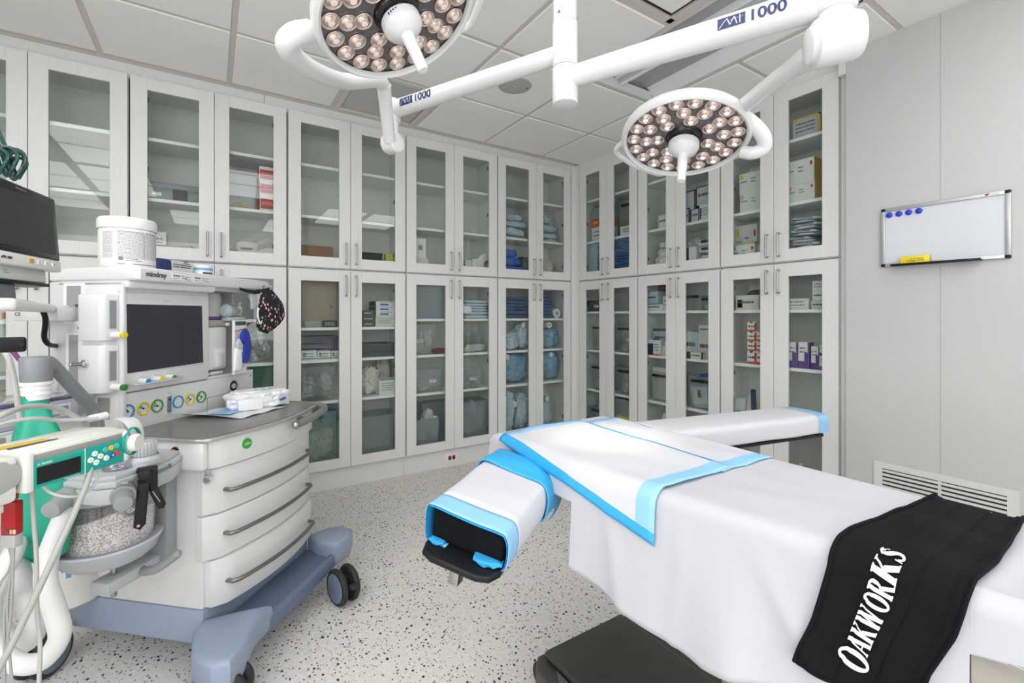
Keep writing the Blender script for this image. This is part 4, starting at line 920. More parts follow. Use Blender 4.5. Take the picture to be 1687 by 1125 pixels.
# gauge panel
PY = .331
b = MB(); b.box(-.016, .655, PY, .62, .80, .951, bev=.006); gp = b.build('gauge_panel', MWHITE, ma)
GREENR, YELR, BLUR = mat('ring_green', '3f8f38', .4), mat('ring_yellow', 'd9c520', .4), mat('ring_blue', '2c86c4', .4)
DIAL = mat('dial_white', 'd6d8d8', .4)
for k, (x, z, m, filled) in enumerate(((.021, .886, BLUR, 1), (.080, .885, YELR, 1), (.136, .884, GREENR, 1), (.228, .882, BLUR, 0), (.285, .882, YELR, 1), (.341, .882, GREENR, 1))):
    b = MB(); b.lathe([(.0195, .0), (.0205, .004), (.0245, .004), (.0255, 0)], (x, PY, z), (0, -1, 0), 36)
    g = b.build('gauge_ring' if not filled else 'gauge', m, ma); g['label'] = ('blue', 'yellow', 'green', 'empty blue', 'yellow', 'green')[k] + ' ringed gauge'
    b = MB(); b.lathe([(0, .001), (.0205, .001)], (x, PY, z), (0, -1, 0), 30); b.build('dial', DIAL if filled else MWHITE, g)
    if filled:
        b = MB()
        for a in range(0, 9):
            t = R(225 - 33 * a); b.M = Matrix.Translation((x, PY - .0016, z)) @ Matrix.Rotation(-t, 4, 'Y'); b.box(.0135, .0185, -.0004, .0004, -.0007, .0007)
        b.M = Matrix.Translation((x, PY - .002, z)) @ Matrix.Rotation(R(-140 - 20 * k), 4, 'Y'); b.box(-.004, .014, -.0005, .0005, -.0011, .0011); b.M = Matrix.Identity(4); b.cyl((x, PY - .001, z), (x, PY - .003, z), .0035)
        b.build('needle', mat('needle_black', '1c1c1c', .4), g, smooth=0)
        b = MB(); b.lathe([(.008, .0014), (.0165, .0014)], (x, PY, z), (0, -1, 0), 9); 
        for v in b.bm.verts: v.co.z = max(v.co.z, z + .002) if v.co.x < x else z + .002
        b.build('green_sector', mat('sector_green', '5fae4e', .5), g, smooth=0)
# tube flowmeter
b = MB(); b.box(.172, .194, PY - .006, PY + .001, .838, .93, bev=.003); fl = b.build('flow_tube', MWHITE, ma)
b = MB(); b.box(.174, .192, PY - .0085, PY - .005, .850, .912, bev=.002); b.build('flow_window', mat('flow_grey', '6f7478', .2), fl)
b = MB(); b.ball((.183, PY - .009, .900), .004, 10); b.build('float', BLACK, fl)
# gas outlet hole at the right of the panel
b = MB(); b.lathe([(.030, .0), (.030, .006), (.024, .006), (.021, -.006), (.012, -.006), (.012, .008), (0, .008)], (.52, PY, .902), (0, -1, 0), 32); b.mi = 1; b.lathe([(.0235, .0035), (.013, .0035)], (.52, PY, .902), (0, -1, 0), 32); b.build('gas_outlet', [LGREY, BLACK], ma)
b = MB(); b.cyl((.635, PY, .935), (.635, PY - .002, .935), .0045); b.build('indicator', BLUR, ma)
# screen housing
b = MB()
b.box(-.016, .376, PY - .012, .60, .953, 1.338, bev=.014)
scf = b.build('screen_housing', MWHITE, ma)
b = MB(); b.box(.004, .340, PY - .0135, PY - .008, 1.020, 1.298, bev=.004); b.build('screen_bezel', mat('bezel_grey', 'c9cacb', .4), scf)
b = MB(); b.verts_faces([(.006, PY - .0145, 1.270), (.330, PY - .0145, 1.270), (.337, PY - .0145, 1.030), (.009, PY - .0145, 1.024), (.006, PY - .01, 1.270), (.330, PY - .01, 1.270), (.337, PY - .01, 1.030), (.009, PY - .01, 1.024)], [(0, 3, 2, 1), (0, 1, 5, 4), (1, 2, 6, 5), (2, 3, 7, 6), (3, 0, 4, 7)])
b.build('screen', mat('screen_dark', '34353d', .18), scf, smooth=0)
text('mindray', .009, LGREY, scf, frame((.15, PY - .0138, 1.283), (1, 0, 0), (0, 0, 1)))
b = MB(); b.box(-.017, .377, PY - .0130, PY - .005, 1.312, 1.3145); b.build('seam', LGREY, scf, smooth=0)
# flow knobs behind a guard bar
for k, (x, m) in enumerate(((.058, BLUR), (.113, YELR), (.166, GREENR))):
    b = MB(); b.lathe([(0, .034), (.0095, .034), (.0105, .032), (.0115, .012), (.0125, .0), (0, 0)], (x, PY - .012, .990), (0, -1, 0), 24); kn = b.build('flow_knob', WHITE, ma)
    b = MB(); b.lathe([(0, .0385), (.0085, .0385), (.0098, .0345), (0, .034)], (x, PY - .012, .990), (0, -1, 0), 24); b.build('knob_cap', m, kn)
    b = MB(); b.lathe([(.016, 0), (.016, .004), (.0135, .004), (.0135, 0)], (x, PY - .012, .992), (0, -1, 0), 28); b.build('knob_collar', MWHITE, kn)
b = MB(); b.tube(bez([(.012, PY - .01, .985), (.018, PY - .042, .983), (.05, PY - .05, .982), (.17, PY - .05, .984), (.205, PY - .042, .985), (.211, PY - .01, .985)], 5), .004, 8); b.build('knob_guard', LGREY, ma)
# vaporizer bay: side, floor, back
b = MB(); b.box(.376, .655, PY + .002, .60, .951, .962); b.box(.376, .655, .57, .60, .96, 1.338); b.box(.64, .655, .44, .60, .96, 1.338); b.build('vaporizer_bay', MWHITE, ma, smooth=0)
vp = bpy.data.objects.new('vaporizer', None); col.objects.link(vp); vp.parent = ma; vp.location = (.445, .40, .985)
b = MB(); b.box(-.062, .055, -.06, .12, 0, .195, bev=.016); b.box(-.03, .03, -.075, -.05, .012, .10, bev=.006); b.build('vaporizer_body', MWHITE, vp)
b = MB(); b.box(-.045, .05, -.055, .10, .195, .225, bev=.006); b.build('vaporizer_neck', mat('neck_grey', '9b9a96', .4), vp)
b = MB(); b.lathe([(.055, 0), (.058, .002), (.058, .012), (.055, .014), (0, .014)], (0, 0, .226), (0, 0, 1), 32); b.build('purple_band', mat('band_purple', '5d2c74', .4), vp)
b = MB(); b.lathe([(.055, 0), (.056, .09), (.05, .105), (0, .105)], (0, 0, .24), (0, 0, 1), 32); b.build('dial_head', mat('head_grey', 'a5a4a2', .4), vp)
b = MB(); b.cyl((.05, -.055, .205), (.05, -.07, .205), .009, bev=.002); b.build('knob', WHITE, vp)
b = MB(); b.box(-.018, .018, -.079, -.074, .02, .075, bev=.002); b.mi = 1; b.box(-.004, .008, -.081, -.078, .028, .068); b.build('sight_glass', [mat('sight_grey', 'c6c8c9', .2), LGREY], vp, smooth=0)
# hood
b = MB()
hd = [(-.018, .62), (-.018, .30), (-.012, .268), (.004, .256), (.12, .262), (.40, .282), (.66, .290), (.725, .300), (.735, .32), (.735, .62)]
b.prism(hd, 1.352, 1.402, bev=.010, seg=3)
hood = b.build('hood', MWHITE, ma)
b = MB(); b.box(-.014, .376, .285, .60, 1.325, 1.36, bev=.014); b.box(.376, .72, .33, .60, 1.338, 1.356); b.build('hood_underside', MWHITE, hood)
b = MB(); b.box(.05, .16, .300, .33, 1.3485, 1.3525); b.box(.20, .33, .305, .33, 1.3485, 1.3525); b.build('task_light', LGREY, hood, smooth=0)
fx = Vector((1, .052, 0))
text('mindray', .026, mat('logo_grey', '4b4e54', .5), hood, frame((.024, .2552, 1.370), (1, .052, 0), (0, 0, 1)), bold=.0006)
for k, x in enumerate((.135, .238)):
    b = MB(); b.M = frame((x, .2610 + (x - .12) * .0714, 1.366), (1, .0714, 0), (0, 0, 1)); b.box(0, .095, 0, .024, -.001, .0012); b.mi = 1
    for q in ((.004, .036, .0135, .0175), (.045, .058, .0155, .0172), (.062, .086, .0145, .0162), (.045, .070, .0085, .0100), (.004, .026, .0055, .0068), (.060, .086, .0035, .0055)): b.box(q[0], q[1], q[2], q[3], .001, .0018)
    b.build('maker_sticker', [PAPER, INK], hood, smooth=0)
text('A', .020, INK, hood, frame((.668, .2895, 1.366), (1, .15, 0), (0, 0, 1)))
text('7', .012, INK, hood, frame((.684, .2918, 1.372), (1, .15, 0), (0, 0, 1)))
# tower behind, with its left face
b = MB(); b.box(-.014, .0, .31, .62, .70, 1.352, bev=.004); b.box(-.012, .30, .60, .63, .22, 1.35, bev=.004); b.build('side_panel', MWHITE, ma)
b = MB(); b.box(-.0165, -.013, .480, .552, .96, 1.165, bev=.001); b.mi = 1; b.box(-.0185, -.016, .497, .535, .967, 1.16); b.mi = 0; b.box(-.0165, -.013, .470, .562, 1.20, 1.345, bev=.001); b.mi = 1; b.box(-.0185, -.016, .485, .545, 1.21, 1.335); b.build('mounting_rail', [WHITE, mat('rail_alu', 'b2b4b6', .4, .5)], ma, smooth=0)
b = MB(); b.box(-.075, -.010, .505, .70, 1.211, 1.256, bev=.003); cb = b.build('arm_bracket', MWHITE, ma)
text('CX', .018, INK, cb, frame((-.0757, .690, 1.228), (0, -1, 0), (0, 0, 1)))
b = MB(); b.cyl((-.012, .49, 1.185), (-.020, .49, 1.185), .006); b.cyl((-.012, .50, 1.265), (-.022, .50, 1.265), .005); b.build('screw', DGREY, ma)
# suction and flow unit on the left face
un = bpy.data.objects.new('suction_unit', None); col.objects.link(un); un.parent = ma
for (z0, z1) in ((1.142, 1.303), (.962, 1.128)):
    b = MB(); b.prism([(-.016, .430), (-.066, .430), (-.068, .350), (-.060, .334), (-.052, .330), (-.016, .326)], z0, z1, bev=.005); b.build('unit_housing', MWHITE, un, smooth=40)
    b = MB(); b.M = frame((-.050, .3295, z0 + .04), Vector((.034, -.004, 0)), (0, 0, 1)); b.box(.003, .029, 0, z1 - z0 - .06, -.001, .0015); b.mi = 1; b.box(.006, .026, .003, z1 - z0 - .063, .001, .0022); b.build('gauge_window', [LGREY, mat('window_grey', '85888b', .2)], un, smooth=0)
    m = mat('knob_yellow', 'dcc51e', .4) if z0 > 1.1 else mat('knob_green', '2f7d2c', .4)
    b = MB(); b.cyl((-.034, .328, z0 + .020), (-.034, .288, z0 + .020), .0115, bev=.002); b.mi = 1; b.cyl((-.034, .287, z0 + .020), (-.034, .276, z0 + .020), .0115, bev=.002); b.build('knob', [WHITE, m], un)
b = MB(); b.box(-.05, -.016, .335, .425, 1.127, 1.143); b.build('unit_bridge', MWHITE, un, smooth=0)
b = MB(); b.cyl((-.062, .40, 1.065), (-.074, .40, 1.065), .014, seg=20, bev=.002); b.tube([(-.078, .44, 1.062), (-.078, .39, 1.066)], .007, 10); b.ball((-.078, .442, 1.062), .0085, 12); b.build('hose_connector', CHROME, un)
b = MB(); b.lathe([(.010, .0), (.019, 0), (.019, .003), (.010, .003)], (-.064, .39, 1.03), (-1, 0, 0), 28)
for v in b.bm.verts: v.co.z += (v.co.z - 1.03) * .5
b.build('embossed_latch', MWHITE, un)
# storage niche under the unit
b = MB(); b.box(-.018, -.012, .35, .425, .86, .950, bev=.001); b.mi = 1; b.box(-.0195, -.0175, .36, .41, .865, .94); b.build('side_niche', [MWHITE, mat('niche_shadow', '8d8984', .7)], ma, smooth=0)
# rear cylinder canister
b = MB(); b.lathe([(0, 0), (.096, 0), (.10, .004), (.10, .30), (.096, .306), (0, .306)], (-.02, .53, .225), (0, 0, 1), 40); cy = b.build('gas_column', CREAM, ma)
cyv = []
b = MB(); b.grid(lambda u, v: (-.02 + .1012 * math.cos(R(205 + 38 * u)), .53 + .1012 * math.sin(R(205 + 38 * u)), .325 + .055 * v), 8, 2); b.build('warning_label', PAPER, cy)
b = MB()
for (u0, u1, v0, v1) in ((.35, .75, .86, .92), (.45, .6, .62, .78), (.02, .3, .6, .66), (.02, .3, .35, .41), (.02, .3, .12, .18)):
    b.grid(lambda u, v: (-.02 + .1016 * math.cos(R(205 + 38 * (u0 + (u1 - u0) * u))), .53 + .1016 * math.sin(R(205 + 38 * (u0 + (u1 - u0) * u))), .325 + .055 * (v0 + (v1 - v0) * v)), 3, 1)
b.build('label_print', INK, cy)
b = MB(); b.grid(lambda u, v: (-.02 + .1017 * math.cos(R(205 + 38 * (.62 + .2 * u))), .53 + .1017 * math.sin(R(205 + 38 * (.62 + .2 * u))), .325 + .055 * (.2 + .6 * v)), 3, 1); b.build('label_pictogram', mat('label_blue', '6f9cc8', .5), cy)

# absorber with its swing arm
ab = bpy.data.objects.new('absorber', None); col.objects.link(ab); ab.parent = ma
AG = mat('absorber_grey', '94979a', .38); AG2 = mat('absorber_light', 'b3b6b9', .38)
acx, acy = -.155, .195          # canister axis
plan = [(-.005, .08), (-.005, .31), (-.10, .36), (-.22, .35), (-.29, .30), (-.312, .20), (-.308, .05), (-.285, .012), (-.20, .002), (-.10, .018), (-.03, .05)]
def scl(p, k): return [(acx + (x - acx) * k, acy + (y - acy) * k) for x, y in p]
b = MB(); b.prism(scl(plan, .985), .70, .745, bev=.006); b.prism(plan, .745, .765, bev=.006); b.prism(scl(plan, .95), .762, .778, bev=.005); b.build('absorber_head', AG2, ab, smooth=35)
b = MB(); b.box(-.045, .0, .10, .24, .39, .745, bev=.01); b.build('absorber_column', AG, ab)
b = MB(); b.lathe([(.128, 0), (.128, .035), (.120, .05), (.116, .08)], (acx, acy, .672), (0, 0, 1), 48); b.build('absorber_collar', AG2, ab)
CANC = clear('canister_clear', 'fdfdfe', .03, 'e0dee4', rough=.05, gloss=.07)
b = MB(); b.lathe([(.106, .0), (.118, .004), (.124, .135), (.128, .145), (.124, .147), (.120, .135), (.114, .006)], (acx, acy, .525), (0, 0, 1), 48); b.build('canister', CANC, ab)
def lime_mat():
    m = mat('soda_lime', 'efe6e0', .9); nt = m.node_tree; bs = nt.nodes['Principled BSDF']
    tc = nt.nodes.new('ShaderNodeTexCoord'); vo = nt.nodes.new('ShaderNodeTexVoronoi'); vo.inputs['Scale'].default_value = 200
    nt.links.new(tc.outputs['Object'], vo.inputs['Vector'])
    rp = nt.nodes.new('ShaderNodeValToRGB'); rp.color_ramp.elements[0].color = (*srgb('ffffff'), 1); rp.color_ramp.elements[1].color = (*srgb('b9a69d'), 1); rp.color_ramp.elements[0].position = .30; rp.color_ramp.elements[1].position = .75
    nt.links.new(vo.outputs['Distance'], rp.inputs[0]); nt.links.new(rp.outputs[0], bs.inputs['Base Color'])
    bp = nt.nodes.new('ShaderNodeBump'); bp.invert = True; bp.inputs['Strength'].default_value = .5; bp.inputs['Distance'].default_value = .002; nt.links.new(vo.outputs['Distance'], bp.inputs['Height']); nt.links.new(bp.outputs[0], bs.inputs['Normal'])
    return m
b = MB()
def gran(u, v):
    a = 2 * PI * u; rr_ = .1125 + .006 * min(1, v * 1.2)
    if v > .8: k = (v - .8) / .2; return (acx + rr_ * (1 - k) * math.cos(a), acy + rr_ * (1 - k) * math.sin(a), .528 + .105 + .012 * math.sin(3 * a + 1) * (1 - k))
    return (acx + rr_ * math.cos(a), acy + rr_ * math.sin(a), .528 + (.105 + .012 * math.sin(3 * a + 1)) * v / .8)
b.grid(gran, 48, 10, closed_u=True); o = b.build('lime_granules', lime_mat(), ab); o['label'] = 'pale grey soda lime granules'; o['kind'] = 'stuff'
b = MB(); b.lathe([(0, 0), (.105, 0), (.122, .015), (.134, .045), (.138, .052), (.134, .058), (.120, .056), (0, .05)], (acx, acy, .472), (0, 0, 1), 48); b.build('canister_cup', AG2, ab)
b = MB(); b.lathe([(.136, 0), (.1395, .004), (.136, .009)], (acx, acy, .522), (0, 0, 1), 48); b.build('seal_ring', mat('seal_lilac', 'c3c6d6', .2), ab)
b = MB(); b.grid(lambda u, v: (acx + .1255 * math.cos(R(148 + 8 * u)), acy + .1255 * math.sin(R(148 + 8 * u)), .54 + .105 * v), 3, 1); b.build('red_scale', mat('scale_red', '8d1f3e', .4), ab)
b = MB(); b.box(-.215, -.0, .125, .195, .385, .425, bev=.010); b.build('support_arm', AG2, ab)
b = MB(); b.cyl((-.165, .165, .355), (-.165, .165, .475), .009, bev=.002); b.build('lift_screw', METAL, ab)
b = MB(); b.tube(bez([(-.10, .135, .408), (-.11, .11, .408), (-.12, .06, .425), (-.122, .02, .450), (-.122, -.02, .480)], 6), .0135, 14); b.ball((-.122, -.021, .481), .0137, 12); b.build('release_lever', mat('lever_grey', '8f9194', .4), ab)
b = MB(); b.lathe([(0, 0), (.036, 0), (.038, .006), (.034, .012), (.030, .03), (.022, .034), (0, .034)], (-.222, .08, .778), (0, 0, 1), 36); b.build('valve_dome', clear('dome_clear', 'e6e6ee', .25, 'c6c8d6', .05, .15), ab)
b = MB(); b.lathe([(.046, 0), (.046, .014), (.040, .018), (.038, .024)], (-.165, .055, .778), (0, 0, 1), 36)
for k in range(24):
    a = 2 * PI * k / 24; b.M = Matrix.Translation((-.165, .055, .80)) @ Matrix.Rotation(a, 4, 'Z'); b.box(.029, .034, -.0025, .0025, 0, .040, bev=.001, seg=1)
b.M = Matrix.Identity(4); b.lathe([(.031, 0), (.031, .04), (.028, .045), (0, .045)], (-.165, .055, .798), (0, 0, 1), 36); b.build('pressure_knob', mat('knob_grey', 'b9bcbf', .4), ab)
for (a, bq) in (((-.25, .03, .725), (-.30, -.03, .71)), ((-.29, .15, .725), (-.37, .12, .71))):
    b = MB(); d = Vector(bq) - Vector(a); b.cyl(a, Vector(a) + d * .45, .031, .030, 28, .003); b.cyl(Vector(a) + d * .4, bq, .024, .022, 28, .003); b.build('hose_port', AG, ab)
b = MB(); b.tube([(-.275, .004, .757), (-.27, -.008, .757), (-.13, -.006, .757), (-.11, .016, .757)], .004, 8); b.build('side_rail', METAL, ab)
b = MB(); b.tube(bez([(-.255, .03, .705), (-.255, .022, .665), (-.235, .018, .650), (-.21, .018, .665), (-.20, .022, .705)], 6), .005, 8); b.build('wire_hook', mat('lever_grey'), ab)
# bag arm
E1 = MW.inverted() @ V(60, 606, 1.30)
b = MB(); b.tube(bez([(-.10, .30, .77), (-.105, .30, .86), (-.118, .299, .905), (-.14, .295, .945), tuple(E1 + Vector((.05, .012, -.0))), tuple(E1 + Vector((.03, .006, .012)))], 7), .018, 16)
b.cyl(E1 + Vector((0, 0, -.040)), E1 + Vector((0, 0, .032)), .034, .036, 28, .005); b.cyl(E1 + Vector((0, 0, -.075)), E1 + Vector((0, 0, -.035)), .025, .022, 24, .002)
b.cyl(E1, E1 + Vector((.045, .012, .0)), .026, .022, 20)
b.build('bag_arm', mat('bag_arm_grey', '86898c', .4), ma)

# black spring clamp hanging from the absorber rail
t = thing('spring_clamp', 'black spring clamp hooked on the grey absorber rail', 'clamp', MW @ Vector((-.215, -.006, .757)), MZ + R(-45))
b = MB(); b.box(-.016, .016, -.020, -.004, -.02, .022, bev=.004); b.prism([(-.014, .0), (.012, .0), (.003, -.135), (-.010, -.15), (-.026, -.14), (-.025, -.12)], -.020, -.004, bev=.004, axis='y'); b.build('front_jaw', BLACK, t)
b = MB(); b.box(.004, .030, .004, .018, -.05, .018, bev=.004); b.prism([(.006, -.035), (.028, -.035), (.050, -.095), (.045, -.108), (.030, -.106), (.012, -.06)], .004, .018, bev=.004, axis='y'); b.build('rear_jaw', BLACK, t)
b = MB(); b.box(-.020, .03, -.014, .014, .012, .026, bev=.004); b.build('pivot', BLACK, t)
b = MB(); b.cyl((-.014, -.0205, -.135), (-.014, -.022, -.135), .004); b.tube([(.018, .0045, -.05), (.036, .0035, -.085)], .002, 6); b.build('rivet', METAL, t)
t = thing('tube_clip', 'small translucent plastic tube clip under the left corner of the worktop', 'clip', MW @ Vector((-.012, -.03, .680)), MZ)
b = MB(); b.lathe([(.011, -.018), (.014, -.018), (.014, .018), (.011, .018), (.011, -.018)], (0, 0, 0), (1, .6, 0), 20); b.box(-.003, .003, -.01, .012, .010, .030, bev=.002); b.build('clip_body', clear('clip_clear', 'f0f0f0', .45, 'd0d0d2', .1, .12), t)

# things on the hood and in the bay
t = thing('wipes_canister', 'white wipes canister with printed label standing on the machine hood', 'canister', MW @ Vector((.072, .39, 1.4025)), MZ)
b = MB(); b.lathe([(0, 0), (.081, 0), (.084, .004), (.084, .142), (.081, .146)], seg=48); cbx = b.build('canister_body', mat('canister_white', 'e6e6e5', .35), t)
b = MB(); b.lathe([(.0865, .140), (.088, .143), (.088, .172), (.083, .180), (.07, .183), (.066, .178), (0, .178)], seg=48); b.build('lid', mat('lid_white', 'e2e2e2', .4), t)
def on_cyl(a0, a1, z0, z1, r, name, m):
    b = MB(); n = max(2, int((a1 - a0) / 6)); b.grid(lambda u, v: (r * math.cos(R(a0 + (a1 - a0) * u)), r * math.sin(R(a0 + (a1 - a0) * u)), z0 + (z1 - z0) * v), n, 1); return b
lb = on_cyl(168, 330, .008, .134, .0844, 'l', 0).build('printed_label', mat('label_white', 'dcdcdb', .5), cbx)
b = MB(); rq = random.Random(5)
def seg(a0, a1, z0, z1): b.grid(lambda u, v: (.0849 * math.cos(R(a0 + (a1 - a0) * u)), .0849 * math.sin(R(a0 + (a1 - a0) * u)), z0 + (z1 - z0) * v), max(1, int((a1 - a0) / 5)), 1)
for colA, colB in ((176, 200), (210, 262), (266, 312)):
    z = .122
    while z > .030:
        a = colA
        while a < colB - 1:
            l = rq.uniform(2, 7); seg(a, min(a + l, colB), z, z + .0016); a += l + 1.2
        z -= .0047
seg(210, 262, .1255, .1275); seg(266, 312, .1255, .1275); seg(262.5, 264, .03, .122)
seg(212, 221, .024, .036); seg(210, 224, .010, .0125); seg(240, 300, .010, .013); seg(226, 258, .022, .024); seg(226, 250, .028, .030)
b.build('fine_print', mat('print_grey', '75777b', .6), cbx)
on_cyl(318, 322, .012, .10, .0849, 's', 0).build('pink_stripe', mat('stripe_pink', 'b0376a', .5), cbx)
t = thing('glove_packet', 'dark blue and white packet lying on the machine hood behind the printed canister', 'packet', MW @ Vector((.150, .345, 1.4025)), MZ + R(3))
b = MB(); b.lump(.075, .09, .052, 4, .05, 7, 6)
for v in b.bm.verts: v.co.x += .037
b.build('blue_sleeve', mat('sleeve_blue', '2b2f6c', .55), t)
b = MB(); b.box(.072, .185, .004, .09, 0, .050, bev=.004, taper=.96); b.mi = 1
for (x, z, l) in ((.078, .033, .05), (.13, .040, .03), (.078, .024, .03), (.115, .024, .05), (.12, .032, .05)): b.box(x, x + l, .0032, .0045, z, z + .003)
b.box(.135, .15, .002, .02, .0495, .0515); b.build('printed_sleeve', [mat('sleeve_white', 'c9c9ca', .5), INK], t, smooth=0)
t = thing('ointment_jar', 'small round white jar with a blue stripe at the right of the hood items', 'jar', MW @ Vector((.395, .38, 1.4025)), MZ)
b = MB(); b.lathe([(0, 0), (.036, 0), (.040, .004), (.041, .024), (.038, .026)], seg=32); b.build('jar_body', WHITE, t)
b = MB(); b.lathe([(.0412, .024), (.0425, .025), (.0425, .033), (.0412, .034)], seg=32); b.build('blue_stripe', mat('stripe_blue', '6aa7cf', .4), t)
b = MB(); b.lathe([(.041, .033), (.041, .043), (.038, .046), (0, .046)], seg=32); b.build('lid', WHITE, t)
b = MB(); b.grid(lambda u, v: (.0416 * math.cos(R(230 + 70 * u)), .0416 * math.sin(R(230 + 70 * u)), .008 + .007 * v), 8, 1); b.build('print', INK, t)
# charts hung right of the vaporizer
t = thing('reference_card', 'white printed reference card leaning in the bay beside the vaporizer', 'card', MW @ Vector((.485, .27, .9625)), MZ + R(8))
b = MB(); b.box(-.03, .062, 0, .012, 0, .245, bev=.001); b.build('card_stack', PAPER, t, smooth=0)
b = MB(); b.box(-.025, .055, -.001, .001, .222, .24); b.build('green_header', mat('header_green', '2d5a4c', .5), t, smooth=0)
b = MB(); b.box(.012, .022, -.001, .001, .02, .08); b.build('green_tab', mat('header_green'), t, smooth=0)
b = MB()
for k in range(26): b.box(.034 + (k % 2) * .008, .040 + (k % 2) * .008, -.001, .0005, .03 + k * .007, .0335 + k * .007)
for k in range(8): b.box(-.02, -.004, -.001, .0005, .03 + k * .006, .032 + k * .006)
b.build('printed_text', INK, t, smooth=0)
b = MB(); b.M = frame((-.03, -.002, .195), (1, 0, .13), (0, 0, 1)); b.box(0, .09, 0, .003, 0, .002); b.build('red_line', mat('line_red', 'c2352f', .5), t, smooth=0)
t = thing('probe_holder', 'white holder with a blue crescent pad hooked before the reference card', 'probe', MW @ Vector((.455, .245, .995)), MZ)
b = MB(); pts = []
pc = [(.034 + .030 * math.cos(R(a)), .095 + .078 * math.sin(R(a))) for a in range(-90, 100, 12)] + [(.020, .165), (.012, .15), (.010, .125), (.022, .11), (.022, .085), (.010, .065), (.012, .04), (.022, .022)]
b.prism(pc, -.012, .004, bev=.003, axis='y'); b.build('blue_pad', mat('pad_blue', '23389c', .4), t)
b = MB(); b.prism([(-.03, -.01), (.012, -.01), (.02, .085), (-.002, .11), (-.022, .085)], -.008, .010, bev=.006, axis='y'); b.build('grip', WHITE, t)
b = MB(); b.prism([(-.018, .085), (.014, .08), (.018, .10), (-.002, .13), (-.016, .115)], -.012, .008, bev=.006, axis='y'); b.build('head', LGREY, t)
t = thing('breathing_filter', 'clear plastic tube pack lying above the reference card', 'filter', MW @ Vector((.515, .33, 1.215)), MZ)
b = MB(); b.cyl((-.04, 0, .035), (.06, .02, .035), .030, .026, 24, .004); b.build('filter_tube', clear('filter_clear', 'eef2f4', .35, 'c9d2d6', .1, .12), t)
b = MB(); b.cyl((-.055, -.003, .035), (-.038, 0, .035), .024, .032, 24, .004); b.build('filter_cap', mat('filter_grey', '9aa6ab', .3), t)
b = MB(); b.box(-.04, .06, -.02, .04, -.01, .006, bev=.002); b.build('filter_base', LGREY, t)
t = thing('syringe_cap', 'white syringe lying on the floor of the vaporizer bay', 'syringe', MW @ Vector((.43, .355, .9625)), MZ)
b = MB(); b.cyl((-.01, 0, .009), (.05, 0, .009), .0085, .0085, 16, .002); b.cyl((-.04, -.002, .006), (-.01, 0, .009), .003, .006, 12); b.build('barrel', mat('syringe_white', 'd8dadb', .2), t)
# patterned scrub cap hanging off the hood corner
def scrub_mat():
    m = mat('scrub_print', '14131a', .8); nt = m.node_tree; bs = nt.nodes['Principled BSDF']
    tc = nt.nodes.new('ShaderNodeTexCoord'); mp = nt.nodes.new('ShaderNodeMapping'); mp.inputs['Scale'].default_value = (1, 1, .62); mp.inputs['Rotation'].default_value = (.3, .5, .2)
    vo = nt.nodes.new('ShaderNodeTexVoronoi'); vo.inputs['Scale'].default_value = 66; vo.inputs['Randomness'].default_value = .7
    nt.links.new(tc.outputs['Object'], mp.inputs['Vector']); nt.links.new(mp.outputs['Vector'], vo.inputs['Vector'])
    lt = nt.nodes.new('ShaderNodeMath'); lt.operation = 'LESS_THAN'; lt.inputs[1].default_value = .30; nt.links.new(vo.outputs['Distance'], lt.inputs[0])
    mx = nt.nodes.new('ShaderNodeMix'); mx.data_type = 'RGBA'; mx.inputs['A'].default_value = (*srgb('14131a'), 1); mx.inputs['B'].default_value = (*srgb('d9a9a6'), 1)
    nt.links.new(lt.outputs[0], mx.inputs['Factor']); nt.links.new(mx.outputs['Result'], bs.inputs['Base Color']); return m
t = thing('scrub_cap', 'black scrub cap with pink print hanging off the hood corner', 'cap', MW @ Vector((.655, .285, 1.365)), MZ)
b = MB()
def capf(u, v):
    a = 2 * PI * u; k = [0.25, .45, .62, .8, .92, 1, 1.02, .92, .62, .05]; i = v * (len(k) - 1); j = min(int(i), len(k) - 2); r_ = k[j] + (k[j + 1] - k[j]) * (i - j)
    w1 = 1 + .10 * math.sin(5 * a + v * 6) + .07 * math.sin(9 * a + 2)
    return (.02 + .03 * math.sin(v * 3) + .092 * r_ * w1 * math.cos(a), -.012 + .032 * r_ * w1 * math.sin(a), -.225 * v + .018 * math.cos(a) * r_)
b.grid(capf, 32, 22, closed_u=True); b.build('cap_cloth', scrub_mat(), t)
b = MB(); b.tube(bez([(-.02, -.012, -.02), (-.07, -.015, -.012), (-.13, -.008, -.018), (-.17, .0, -.012)], 5), [.004, .006, .009, .01] * 3 + [.012, .012, .012, .012][:4], 8) if False else b.grid(lambda u, v: (-.005 - .155 * u, -.014 + .008 * math.sin(u * 9), -.003 - .012 * math.sin(u * 3) - (.012 + .012 * (1 - u)) * v), 14, 3)
b.build('tie_band', scrub_mat(), t)
b = MB(); b.box(-.085, -.04, -.010, -.004, -.105, -.03, bev=.003); b.build('inner_label', LGREY, t)
b = MB(); b.tube(bez([(-.05, -.02, -.10), (-.06, -.026, -.14), (-.045, -.028, -.175), (-.03, -.024, -.16)], 5), .004, 8); b.build('loose_tie', WHITE, t)

